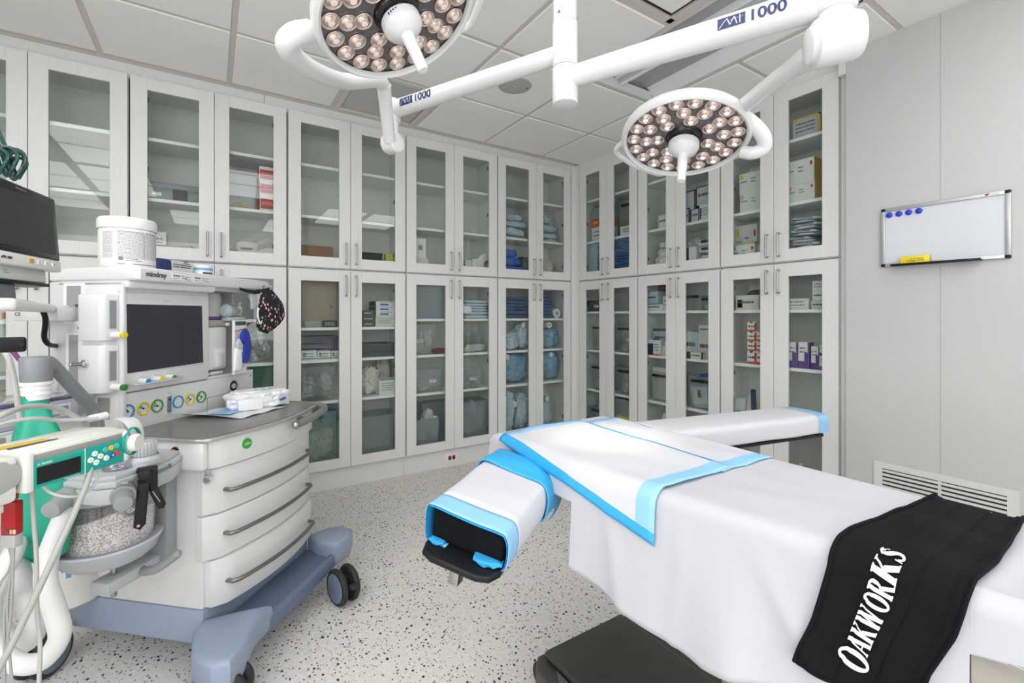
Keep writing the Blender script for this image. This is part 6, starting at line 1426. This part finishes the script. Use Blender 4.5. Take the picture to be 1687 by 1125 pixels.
# left board: local x from the free end towards the table, y across (+y = far side), z up; pad top at z = 0
al = bpy.data.objects.new('arm_board', None); col.objects.link(al); al.parent = tb
al.matrix_local = Matrix.Translation(-TO) @ armM(AO, aaz, R(9), R(-3))
al['label'] = 'left arm board pointing towards the drawers'
hw = .095
b = MB()
n = 8; pl_ = [(-.045 + .03 * (1 - math.sin(PI * k / n)) - .0, hw * .98 * math.cos(PI * k / n)) for k in range(n + 1)]
pl_ = [(-.010, hw), (-.040, hw - .012), (-.052, hw - .04), (-.052, -hw + .04), (-.040, -hw + .012), (-.010, -hw), (.40, -hw + .02), (.40, hw - .02)]
b.prism(pl_, -.098, -.082, bev=.006, seg=3); b.build('board', mat('board_black', '131417', .5, spec=.3), al, smooth=40)
b = MB(); b.prism([(-hw + .006, -.080), (-hw + .002, -.006), (hw - .004, .004), (hw - .006, -.080)], .0, .36, bev=.010, seg=3, axis='x'); b.build('foam_pad', mat('foam_black', '121418', .9, spec=.1), al, smooth=40)
b = MB(); b.box(-.040, -.012, -.012, .012, -.135, -.098, bev=.003); b.build('board_bracket', METAL, al)
b = MB(); b.box(.34, .47, -.03, .03, -.10, -.06, bev=.006); b.build('joint', METAL, al)
# cover over the left pad: blue backed, white on top
cv = thing('arm_cover', 'white cover with blue ends wrapped over the left arm board pad', 'pad cover', (0, 0, 0)); cv.matrix_world = armM(AO, aaz, R(9), R(-3))
def cross(v, x, grow):
    """v 0..1 round the pad from under one side, over the top, to under the other"""
    k = .004 + grow
    pts = [(-hw + .045, -.081), (-hw + .010, -.0815), (-hw - k, -.078), (-hw - k - .004, -.04), (-hw - k + .002, -.010), (-hw + .012, .001 + k), (-.03, .005 + k), (.03, .008 + k), (hw - .014, .008 + k), (hw + k, -.002), (hw + k + .004, -.04), (hw + k, -.078), (hw - .012, -.0815), (hw - .05, -.081)]
    i = v * (len(pts) - 1); j = min(int(i), len(pts) - 2); f = i - j
    P = [Vector((0, *q)) for q in pts]; a = P[max(j - 1, 0)]; b_ = P[j]; c = P[j + 1]; d = P[min(j + 2, len(P) - 1)]
    q = .5 * ((2 * b_) + (c - a) * f + (2 * a - 5 * b_ + 4 * c - d) * f * f + (3 * b_ - a - 3 * c + d) * f ** 3)
    w = .004 * noise.noise(Vector((x * 9, v * 5, 2)))
    return Vector((x + .010 * math.sin(v * 9) * (1 if x < .05 else 0), q.y * (1 + w), q.z + w))
b = MB()
def cvr(x0, x1, grow, mi, nx): b.mi = mi; b.grid(lambda u, v: cross(v, x0 + (x1 - x0) * u, grow), nx, 40)
cvr(-.012, .045, .0, 1, 6); cvr(.045, .36, .0, 0, 20); c_o = b.build('cover_film', [PADW, PADL], cv, smooth=60); m = c_o.modifiers.new('thickness', 'SOLIDIFY'); m.thickness = .0015; m.offset = 1
b = MB(); b.grid(lambda u, v: cross(v, -.016 + .012 * u, -.0022), 3, 40); b.grid(lambda u, v: cross(v, -.004 + .3 * u, -.0026), 4, 40); e_o = b.build('blue_lining', PADB, cv, smooth=60)
b = MB(); b.M = Matrix.Translation((.010, -hw + .004, -.081)) @ Matrix.Rotation(R(12), 4, 'Z'); b.lump(.05, .065, .014, 3, .5, 10, 2.6, 14); lab(b.build('crumpled_end', PADB, cv), 'crumpled blue film under the pad')
b = MB(); b.M = Matrix.Translation((.004, hw - .045, -.081)); b.lump(.04, .036, .010, 5, .5, 8, 2.6, 14); lab(b.build('crumpled_end', PADB, cv), 'blue fold under the far pad edge')
# wide blue band folded round the arm beside the table
bd = thing('blue_band', 'bright blue folded pad band across the left arm board next to the sheet', 'absorbent pad', (0, 0, 0)); bd.matrix_world = armM(AO, aaz, R(9), R(-3))
b = MB()
def bandf(u, v):
    p = cross(.1 + .88 * v, .245 + .105 * u + .045 * (v - .5), .006)
    p.z += .003 * math.sin(u * 5 + v * 11) + .006 * u * (1 - u); 
    return p
b.grid(bandf, 12, 44); q = b.build('band_film', PADB, bd, smooth=60); m = q.modifiers.new('thickness', 'SOLIDIFY'); m.thickness = .003; m.offset = 1
b = MB(); b.grid(lambda u, v: Vector((.30 + .06 * u, -hw - .006 - .012 * math.sin(v * 3), -.03 - .085 * v + .004 * math.sin(u * 7))), 6, 10); q = b.build('hanging_tail', PADB, bd, smooth=60); m = q.modifiers.new('thickness', 'SOLIDIFY'); m.thickness = .002
# right arm board
RO = Vector((2.035, .905, .845)); raz = R(170)
ar = bpy.data.objects.new('arm_board', None); col.objects.link(ar); ar.parent = tb; ar.matrix_local = Matrix.Translation(-TO) @ armM(RO, raz, 0, R(-.4))
ar['label'] = 'right arm board pointing towards the right wall cabinets'
hr = .088
b = MB(); b.prism([(0, hr - .03), (.03, hr), (.78, hr), (.78, -hr), (.03, -hr), (0, -hr + .03)], -.082, -.070, bev=.004); b.build('board', mat('board_black'), ar, smooth=40)
b = MB(); b.box(.008, .76, -hr + .006, hr - .006, -.069, -.004, bev=.018, seg=3); b.build('foam_pad', mat('foam_black'), ar)
b = MB(); b.cyl((.10, 0, -.105), (.10, 0, -.08), .008); b.build('board_bracket', METAL, ar)
cr = thing('arm_cover', 'white cover with a blue end band on the right arm board', 'pad cover', (0, 0, 0)); cr.matrix_world = armM(RO, raz, 0, R(-.4))
def crf(u, v, g=0):
    x = .002 + .80 * u
    a = [( hr + .002, -.066), (hr + .004, -.03), (hr + .001, -.008), (hr - .018, .002), (0, .005), (-hr + .018, .002), (-hr - .001, -.008), (-hr - .004, -.03), (-hr - .002, -.066)]
    i = v * (len(a) - 1); j = min(int(i), len(a) - 2); f = i - j
    P = [Vector((0, *q)) for q in a]; A_ = P[max(j - 1, 0)]; B2 = P[j]; C2 = P[j + 1]; D2 = P[min(j + 2, len(P) - 1)]
    q = .5 * ((2 * B2) + (C2 - A_) * f + (2 * A_ - 5 * B2 + 4 * C2 - D2) * f * f + (3 * B2 - A_ - 3 * C2 + D2) * f ** 3)
    w = 1 + .02 * noise.noise(Vector((x * 7, v * 4, 9)))
    sq = 1 if u > 0.0 else .97
    return Vector((x, q.y * w * sq * (1 + g), q.z * w + g * .02))
b = MB(); b.grid(lambda u, v: crf(.07 + .93 * u, v), 40, 32); q = b.build('cover_film', PADW, cr, smooth=60); m = q.modifiers.new('thickness', 'SOLIDIFY'); m.thickness = .0015; m.offset = 1
b = MB(); b.grid(lambda u, v: crf(.07 * u, v), 5, 32); b.verts_faces([crf(0, k / 16) for k in range(17)], [tuple(range(17))]); q = b.build('blue_end', mat('pad_blue_end', '86b6e0', .5), cr, smooth=60)
pad('absorbent_pad', 'blue bordered white pad on the far half of the sheet, by the right arm board', [(1.045, .648), (1.09, 1.215), (1.300, 1.20), (1.300, .645)], (.004, .030, .012, .045), .003)
pad('absorbent_pad', 'blue bordered white pad spread over the near table edge, its corner hanging down', [(.712, .655), (.768, 1.225), (1.12, 1.24), (1.08, .650)], (.026, .034, .010, .046), .007, wav=.002)

# black restraint strap with the white lettering
def lerp(tab, p):
    for a, b_ in zip(tab, tab[1:]):
        if p <= b_[0]: return a[1] + (b_[1] - a[1]) * max(0, (p - a[0]) / (b_[0] - a[0]))
    return tab[-1][1]
QL = [(.60, .415), (.67, .392), (.75, .368), (.85, .347), (.95, .343), (1.06, .337), (1.16, .328), (1.27, .320), (1.33, .318)]
QR = [(.60, .268), (.67, .247), (.76, .226), (.83, .200), (.89, .187), (1.0, .182), (1.10, .186), (1.27, .196), (1.33, .198)]
def ST(p, w, off):
    """w 0..1 from the foot-side edge to the head-side edge of the strap"""
    q = lerp(QR, p) + (lerp(QL, p) - lerp(QR, p)) * w
    bul = .010 * math.exp(-((p - 1.06) / .05) ** 2) * math.sin(PI * w) + .006 * math.exp(-((p - .93) / .04) ** 2) * math.sin(PI * w * 1.3) ** 2
    e = .0035 if (w < .09 or w > .91) else 0
    gr = -.0022 if min(abs(w - .36), abs(w - .64)) < .012 else 0
    k = .0025 * noise.noise(Vector((p * 14, w * 3, 4)))
    s = S(p, q, .006 + off + bul + e + gr + k)
    return s
STRAP = mat('strap_black', '101113', .85, spec=.15, bump=(160, .25, (1, 1, 1)))
t = thing('restraint_strap', 'wide black restraint strap with white lettering draped across the table', 'strap', (0, 0, 0))
b = MB(); b.grid(lambda u, v: ST(.660 + .665 * u, v, 0), 110, 40); o = b.build('strap_fabric', STRAP, t, smooth=60); m = o.modifiers.new('thickness', 'SOLIDIFY'); m.thickness = .004; m.offset = -1
b = MB()
for w in (.005, .995):
    b.tube([ST(.660 + .665 * i / 80, w, .001) for i in range(81)], .0032, 6)
b.tube([ST(.662, w / 20, .0005) for w in range(21)], .003, 6); b.build('binding', STRAP, t)
# serif letters as stroke polygons, unit height
def quad(a, b_, c, d): return ('q', a, b_, c, d)
def serif(x, y, w, h=.055, up=True): return quad((x - w / 2, y), (x + w / 2, y), (x + w / 2, y + h), (x - w / 2, y + h))
def bar(x0, y0, x1, y1, w): return quad((x0 - w / 2, y0), (x0 + w / 2, y0), (x1 + w / 2, y1), (x1 - w / 2, y1))
TK, TN = .25, .11
def ring(cx_, cy_, rx, ry, tx, ty, a0=0, a1=360): return ('r', cx_, cy_, rx, ry, tx, ty, a0, a1)
GL = {
 'O': (.86, [ring(.43, .5, .42, .52, .24, .09)]),
 'A': (.78, [bar(.09, 0, .36, 1, TN), bar(.64, 0, .40, 1, TK), quad((.2, .30), (.58, .30), (.57, .36), (.22, .36)), serif(.09, 0, .22), serif(.64, 0, .30)]),
 'K': (.80, [bar(.16, 0, .16, 1, TK), bar(.20, .40, .62, 1, TN), bar(.66, 0, .33, .58, TK), serif(.16, 0, .32), serif(.16, .945, .32), serif(.66, 0, .28), serif(.60, .945, .26)]),
 'W': (1.08, [bar(.28, 0, .12, 1, TK), bar(.28, 0, .50, .9, TN), bar(.70, 0, .48, 1, TK), bar(.70, 0, .94, 1, TN), serif(.12, .945, .28), serif(.48, .945, .24), serif(.94, .945, .22)]),
 'R': (.80, [bar(.16, 0, .16, 1, TK), ring(.34, .74, .32, .26, .21, .09, -90, 90), quad((.16, .93), (.36, .93), (.36, 1), (.16, 1)), quad((.16, .48), (.36, .48), (.36, .55), (.16, .55)), bar(.68, 0, .38, .5, TK), serif(.16, 0, .32), serif(.12, .945, .24), serif(.70, 0, .24)]),
 'S': (.66, [('p', [(.50, .78), (.44, .92), (.32, .96), (.19, .88), (.16, .74), (.25, .60), (.38, .48), (.48, .34), (.46, .16), (.33, .05), (.20, .06), (.11, .22)], [.08, .10, .10, .16, .22, .24, .25, .23, .17, .11, .10, .08]), quad((.49, .68), (.56, .68), (.56, .98), (.51, .98)), quad((.04, .02), (.09, .02), (.11, .32), (.05, .32))]),
}
def subdiv(pr):
    if pr[0] == 'q':
        a, b_, c, d = [Vector((*x, 0)) for x in pr[1:]]; n, m_ = 8, 3
        f = lambda u, v: (a * (1 - u) + b_ * u) * (1 - v) + (d * (1 - u) + c * u) * v
        return f, m_, n
    if pr[0] == 'p':
        C_ = bez([(*q, 0) for q in pr[1]], 4); n = len(C_) - 1
        def f(u, v):
            i = min(int(v * n), n - 1); k = v * n - i; q = C_[i].lerp(C_[i + 1], k); d = (C_[min(i + 2, n)] - C_[max(i - 1, 0)]).normalized()
            m = (len(pr[2]) - 1) * v; j = min(int(m), len(pr[2]) - 2); w_ = pr[2][j] + (pr[2][j + 1] - pr[2][j]) * (m - j)
            return q + Vector((-d.y, d.x, 0)) * w_ * (u - .5)
        return f, 2, 40
    _, cx_, cy_, rx, ry, tx, ty, a0, a1 = pr
    def f(u, v):
        a = R(a0 + (a1 - a0) * v)
        return Vector((cx_ + (rx - tx * (1 - u)) * math.cos(a), cy_ + (ry - ty * (1 - u)) * math.sin(a), 0))
    return f, 2, 28
PB0, PB1, WB = .700, .905, .43
total = 0; words = 'OAKWORKS'
adv = [GL[ch][0] * (1.34 if i == 0 else 1) + .04 for i, ch in enumerate(words)]; H0 = (PB1 - PB0) / sum(adv)
x = 0; b = MB()
for i, ch in enumerate(words):
    sc_ = 1.34 if i == 0 else 1
    for pr in GL[ch][1]:
        f, nu, nv = subdiv(pr)
        def g(u, v):
            q = f(u, v); X = (x + (q.x + .16 * q.y) * sc_) * H0; Yh = (q.y * sc_ - (.20 if i == 0 else 0)) * H0 * 1.08
            return ST(PB0 + X, WB + .03 + Yh / .150, .0042)
        b.grid(g, nu, nv)
    x += adv[i]
b.build('lettering', mat('lettering_white', 'e6e6e6', .6), t, smooth=0)
# ------------------------------------------------------------------ ceiling mounted surgical light with two heads
LW = mat('lamp_white', 'dadada', .28, coat=.2)
pole = V(931, 300, 1.40); PX, PY_ = pole.x, pole.y
sl = thing('surgical_light', 'white ceiling surgical light with two round heads on swing arms', 'surgical light', (PX, PY_, 0))
SO = Vector((PX, PY_, 0))
b = MB(); b.cyl((0, 0, 2.12), (0, 0, CEIL + .01), .036, seg=36); b.lathe([(.036, 0), (.16, .0), (.165, .01), (.165, .03), (0, .03)], (0, 0, CEIL - .03), (0, 0, 1), 48); pl0 = b.build('ceiling_pole', LW, sl)
b = MB()
for a in (200, 330, 80): b.cyl((.0355 * math.cos(R(a)), .0355 * math.sin(R(a)), 2.138), (.037 * math.cos(R(a)), .037 * math.sin(R(a)), 2.138), .0045)
b.build('set_screw', DGREY, pl0)
b = MB(); b.cyl((0, 0, 1.985), (0, 0, 2.118), .0382, seg=36, bev=.002); b.build('upper_hub', LW, sl)
b = MB(); b.cyl((0, 0, 1.872), (0, 0, 1.983), .0388, seg=36, bev=.004); b.cyl((-.012, -.020, 1.8715), (-.012, -.020, 1.8735), .003); lh = b.build('lower_hub', LW, sl)
b = MB()
for k in range(7): b.box(-.0395, -.038, -.012, -.008, 1.895 + k * .006, 1.897 + k * .006)
b.M = Matrix.Rotation(R(40), 4, 'Z'); 
lat = Vector((sn, -cs, 0)); fwd = Vector((cs, sn, 0))
D = (lat * .847 - fwd * .531).normalized()
Lr, Ll = .668, .735
# right arm (nearer the camera, lower hub) and left arm (upper hub)
z_r, z_l = 1.952, 2.030
b = MB(); b.tube([D * .025 + Vector((0, 0, z_r)), D * .05 + Vector((0, 0, z_r)), D * (Lr * .8) + Vector((0, 0, z_r)), D * Lr + Vector((0, 0, z_r))], [.031, .031, .037, .039], 28); ra = b.build('swing_arm', LW, sl); lab(ra, 'right swing arm, lower on the pole')
b = MB(); b.tube([-D * .02 + Vector((0, 0, z_l)), -D * .05 + Vector((0, 0, z_l)), -D * (Ll * .8) + Vector((0, 0, z_l)), -D * Ll + Vector((0, 0, z_l))], [.028, .028, .031, .033], 28); la = b.build('swing_arm', LW, sl); lab(la, 'left swing arm, higher on the pole')
LOGO = mat('logo_navy', '232f5f', .4)
def logo(parent, s0, r_, size, zc):
    """emblem and number wrapped on the viewer's side of the arm, reading along D"""
    zf = Vector((-cs, -sn, 0)); side = (zf - D * zf.dot(D)).normalized()   # horizontal normal towards the camera
    nrm = (side + Vector((0, 0, .02))).normalized(); upv = D.cross(nrm) * -1
    if upv.z < 0: upv = -upv
    def P(a, h, off=.0006):
        f_ = (abs(a) - .05) / ((Lr if zc < 2 else Ll) * .8 - .05); rr_ = r_[0] + (r_[1] - r_[0]) * min(1, max(0, f_)); t_ = h / rr_; off += .0004
        return D * a + Vector((0, 0, zc)) + (nrm * math.cos(t_) + upv * math.sin(t_)) * (rr_ + off)
    b = MB(); b.grid(lambda u, v: P(s0 + size * 2.2 * u, size * (v - .5)), 6, 8); e = b.build('emblem', LOGO, parent)
    b = MB()
    def ln(x0, y0, x1, y1, w=.07):
        b.grid(lambda u, v: P(s0 + size * (x0 + (x1 - x0) * u + w * (v - .5)), size * (y0 + (y1 - y0) * u - .5 + w * .3 * (v - .5)), .0014), 6, 1)
    ln(.15, .1, .75, .80); ln(.75, .80, 1.0, .2); ln(1.0, .2, 1.35, .8); ln(1.35, .8, 1.55, .15); ln(1.78, .15, 1.78, .85); ln(.1, .25, 1.0, .55, .05); ln(1.0, .55, 2.05, .62, .05)
    b.build('emblem_lines', WHITE, e, smooth=0)
    cu = bpy.data.curves.new('t', 'FONT'); cu.body = '1000'; cu.size = size * 1.28; cu.offset = size * .03
    tt = bpy.data.objects.new('t', cu); col.objects.link(tt); me = bpy.data.meshes.new_from_object(tt.evaluated_get(bpy.context.evaluated_depsgraph_get())); bpy.data.objects.remove(tt); bpy.data.curves.remove(cu)
    bt = bmesh.new(); bt.from_mesh(me)
    for k in range(1, 14): bmesh.ops.bisect_plane(bt, geom=list(bt.verts) + list(bt.edges) + list(bt.faces), plane_co=(0, size * 1.0 * k / 14, 0), plane_no=(0, 1, 0))
    bt.to_mesh(me); bt.free()
    for v in me.vertices: v.co = P(s0 + size * 2.4 + v.co.x * 1.12, v.co.y - size * .46, .001)
    me.materials.clear(); me.materials.append(LOGO); link('lettering', me, parent)
logo(ra, .428, (.031, .037), .028, z_r)
logo(la, -.662, (.028, .0312), .029, z_l)

def w2l(p): return Vector(p) - SO
# right elbow, drop post and knuckle
er = D * Lr + Vector((0, 0, z_r))
kr = w2l(V(1367, 72, 1.06))
b = MB(); b.cyl((er.x, er.y, z_r - .036), (er.x, er.y, z_r + .05), .042, seg=32, bev=.010); b.cyl((er.x, er.y, kr.z + .02), (er.x, er.y, z_r - .034), .036, .0345, 32)
b.build('elbow_post', LW, sl)
ax = (lat * .80 - fwd * .25 + Vector((0, 0, .10))).normalized()
kc = Vector((er.x, er.y, kr.z))
b = MB(); b.lathe([(0, -.058), (.028, -.058), (.038, -.054), (.042, -.046), (.050, -.042), (.053, -.035), (.053, .034), (.048, .046), (.03, .050), (0, .050)], kc, ax, 40); b.build('knuckle', LW, sl)
hr_c = w2l(V(1127, 226, 1.58)); hr_n = (lat * -.165 - fwd * .27 + Vector((0, 0, -.94))).normalized()
hl_c = w2l(V(653, 20, 1.145)); hl_n = (lat * .41 - fwd * .12 + Vector((0, 0, -.90))).normalized()
ly = w2l(V(1207, 188, 1.50))
st_ = kc - ax * .02 + (ly - kc).normalized() * .02
b = MB(); b.tube([st_, st_ + (ly - st_) * .2, st_ + (ly - st_) * .86, ly], [.027, .0235, .0235, .026], 24); b.build('spring_arm', LW, sl)
# left: drop bracket, knuckle, spring arm
el = -D * Ll + Vector((0, 0, z_l))
kl = w2l(V(645, 238, 1.80))
b = MB(); b.cyl((el.x, el.y, z_l - .05), (el.x, el.y, z_l + .04), .034, seg=30, bev=.008); b.cyl((el.x, el.y, kl.z), (el.x, el.y, z_l - .045), .020, .030, 24); b.build('elbow_post', LW, sl)
kcl = Vector((el.x, el.y, kl.z)) - fwd * .0
axl = (lat * .9 - fwd * .45).normalized()
b = MB(); b.lathe([(0, -.036), (.020, -.036), (.034, -.028), (.040, -.018), (.040, .028), (.034, .034), (0, .036)], kcl, axl, 32); b.box(kcl.x - .001, kcl.x + .001, kcl.y - .001, kcl.y + .001, kcl.z - .001, kcl.z + .001); b.build('knuckle', LW, sl)
lu = w2l(V(632, 140, 1.60))
b = MB(); s0 = kcl - fwd * .035; b.tube([s0, s0 + (lu - s0) * .25, s0 + (lu - s0) * .9, lu], [.024, .023, .024, .026], 22); b.build('spring_arm', LW, sl)

HR_ = .210
def head(c, n, yoke_pts, yr, handle, lit_idx, label, roll0):
    h = bpy.data.objects.new('lamp_head', None); col.objects.link(h); h.parent = sl; h['label'] = label
    q = Vector((0, 0, 1)).rotation_difference(n); h.location = c; h.rotation_mode = 'QUATERNION'; h.rotation_quaternion = q
    inv_ = (Matrix.Translation(c) @ q.to_matrix().to_4x4()).inverted()
    # local +z is the way the light shines
    b = MB(); b.lathe([(0, -.060), (.08, -.058), (.15, -.046), (.195, -.028), (.208, -.012), (HR_, .004), (.207, .014), (.199, .020), (.192, .016), (.190, .006)], seg=72); b.build('housing', LW, h)
    b = MB(); b.lathe([(0, .001), (.192, .001)], seg=72); b.build('lens_plate', mat('lens_plate_dark', '5f595d', .10, spec=.8), h)
    spots = []
    for ring_r, cnt, ph in ((.166, 19, .1), (.124, 12, .3), (.086, 7, .05)):
        for k in range(cnt):
            a = 2 * PI * k / cnt + ph + roll0; spots.append((ring_r * math.cos(a), ring_r * math.sin(a)))
    RFL = mat('reflector_rose', 'e6d2ca', .12, .85); LED = mat('led_glow' + ('' if lit_idx else '_dim'), 'e9d6cc', .25, emit='ffe9dc', estr=.9 if lit_idx else .12); LEDH = mat('led_bright', 'ffffff', .4, emit='fff4ea', estr=9)
    proto = []
    for hot in (0, 1):
        b = MB(); b.lathe([(.0195, .0012), (.0207, .0040), (.0198, .0058), (.0180, .0050), (.0165, .0030), (.0150, .0048), (.0115, .0085), (.0070, .0108)], seg=24); b.mi = 1; b.lathe([(0, .0116), (.0035, .0114), (.0070, .0108)], seg=20)
        bm_ = b; bmesh.ops.recalc_face_normals(bm_.bm, faces=bm_.bm.faces); me = bpy.data.meshes.new('led_reflector'); bm_.bm.to_mesh(me); bm_.bm.free()
        me.materials.append(RFL); me.materials.append(LEDH if hot else LED)
        for p in me.polygons: p.use_smooth = True
        proto.append(me)
    for k, (x, y) in enumerate(spots):
        link('led_reflector', proto[1 if k in lit_idx else 0], h, (x, y, .0)).scale = (1.16, 1.16, 1.16)
    b = MB(); b.lathe([(.052, .0), (.060, .001), (.055, .012), (.047, .016), (.046, .030)], seg=40); b.build('hub_collar', mat('collar_dark', '1d1b1d', .15), h)
    b = MB(); b.lathe([(.047, .024), (.050, .027), (.050, .046), (.047, .052), (.030, .066), (.018, .073), (0, .073)], seg=40); hb = b.build('hub', LW, h)
    b = MB(); b.grid(lambda u, v: (.0506 * math.cos(roll0 * 0 + R(handle[1] + 36 * u)), .0506 * math.sin(R(handle[1] + 36 * u)), .030 + .012 * v), 6, 1); sy = b.build('button_panel', PAPER, hb)
    b = MB()
    for k in range(4): b.grid(lambda u, v: (.051 * math.cos(R(handle[1] + 5 + 8 * k + 4 * u)), .051 * math.sin(R(handle[1] + 5 + 8 * k + 4 * u)), .032 + (.003 + .0015 * k) * v), 2, 1)
    b.build('button', LOGO, sy)
    b = MB(); b.lathe([(.019, .070), (.0165, .078), (.0150, .12), (.0135, .168), (.0115, .174), (0, .175)], seg=28); b.build('sterile_handle', mat('handle_frost', 'dedede', .35), h)
    b = MB(); pts = [inv_ @ p if isinstance(p, Vector) else Vector(p) for p in yoke_pts]; C_ = bez(pts, 8); b.tube(C_, [yr[0] + (yr[1] - yr[0]) * i / (len(C_) - 1) for i in range(len(C_))], 20); b.build('yoke', LW, h)
    a0 = handle[0]
    b = MB(); b.tube(bez([(.200 * math.cos(R(a0 + d)), .200 * math.sin(R(a0 + d)), -.022) if abs(d) > 33 else (.250 * math.cos(R(a0 + d)), .250 * math.sin(R(a0 + d)), -.020) for d in (-40, -28, -14, 0, 14, 28, 40)], 6), .009, 12); b.build('grab_handle', LW, h)
    return h
def pc(c, n, a, r_, z_):
    q = Vector((0, 0, 1)).rotation_difference(n); return c + q @ Vector((r_ * math.cos(R(a)), r_ * math.sin(R(a)), z_))
hR = head(hr_c, hr_n, [ly, w2l(V(1232, 198, 1.50)), w2l(V(1256, 222, 1.50)), w2l(V(1258, 243, 1.515)), w2l(V(1240, 252, 1.53)), w2l(V(1222, 250, 1.55))], (.024, .021), (150, 200), (24,), 'right lamp head, switched on above the far arm board', .0)
hL = head(hl_c, hl_n, [lu, w2l(V(620, 132, 1.55)), w2l(V(568, 134, 1.42)), w2l(V(520, 118, 1.26)), w2l(V(483, 92, 1.15)), w2l(V(472, 72, 1.10)), w2l(V(486, 57, 1.09)), w2l(V(510, 52, 1.115))], (.023, .027), (100, 200), (), 'left lamp head, tilted, at the top of the picture', .4)
b = MB(); q = w2l(V(634, 129, 1.57)) + Vector((0, 0, .028)); b.box(q.x - .012, q.x + .022, q.y - .008, q.y + .006, q.z - .002, q.z + .0015); b.build('yellow_sticker', mat('sticker_yellow'), sl, smooth=0)
bpy.context.view_layer.update()
# the light the right head throws on the table
sd_ = bpy.data.lights.new('surgical_lamp', 'SPOT'); sd_.energy = SPOT_W; sd_.spot_size = R(24); sd_.spot_blend = .85; sd_.shadow_soft_size = .12; sd_.color = (1, .97, .93)
so2 = bpy.data.objects.new('surgical_lamp', sd_); col.objects.link(so2)
wc = SO + hr_c + hr_n * .09; so2.location = wc
aim = Vector((1.03, 1.02, .85)); so2.rotation_euler = (aim - wc).to_track_quat('-Z', 'Y').to_euler()

# ------------------------------------------------------------------ sky, added window fill and render settings
w = bpy.data.worlds.new('daylight'); scene.world = w; w.use_nodes = True
bg = w.node_tree.nodes['Background']; bg.inputs['Color'].default_value = (.93, .96, 1, 1); bg.inputs['Strength'].default_value = 1.0
al_ = bpy.data.lights.new('window_fill', 'AREA'); al_.shape = 'RECTANGLE'; al_.size = 3.1; al_.size_y = 1.6; al_.energy = WIN_FILL_W; al_.color = (.97, .985, 1)  # fill lamp just inside the added front window
ao = bpy.data.objects.new('window_fill', al_); col.objects.link(ao); ao.location = ((wx0 + wx1) / 2, Y0 + .02, (wz0 + wz1) / 2); ao.rotation_euler = (R(90), 0, 0)
al2 = bpy.data.lights.new('window_fill', 'AREA'); al2.shape = 'RECTANGLE'; al2.size = 1.7; al2.size_y = 2.3; al2.energy = WIN_FILL_W * 1.0; al2.color = (.97, .985, 1)  # second fill lamp, inside the added left window
ao2 = bpy.data.objects.new('window_fill', al2); col.objects.link(ao2); ao2.location = (X0 + .02, (ly0 + ly1) / 2, (lz0 + lz1) / 2); ao2.rotation_euler = (0, R(-90), 0)
scene.view_settings.view_transform = 'Standard'; scene.view_settings.look = 'None'; scene.view_settings.gamma = 1; scene.view_settings.use_curve_mapping = False
scene.view_settings.exposure = EXPO
scene.cycles.use_denoising = True
scene.cycles.max_bounces = 10; scene.cycles.diffuse_bounces = 6; scene.cycles.glossy_bounces = 4; scene.cycles.transparent_max_bounces = 16; scene.cycles.transmission_bounces = 4
scene.cycles.sample_clamp_indirect = 6
scene.cycles.caustics_reflective = False; scene.cycles.caustics_refractive = False
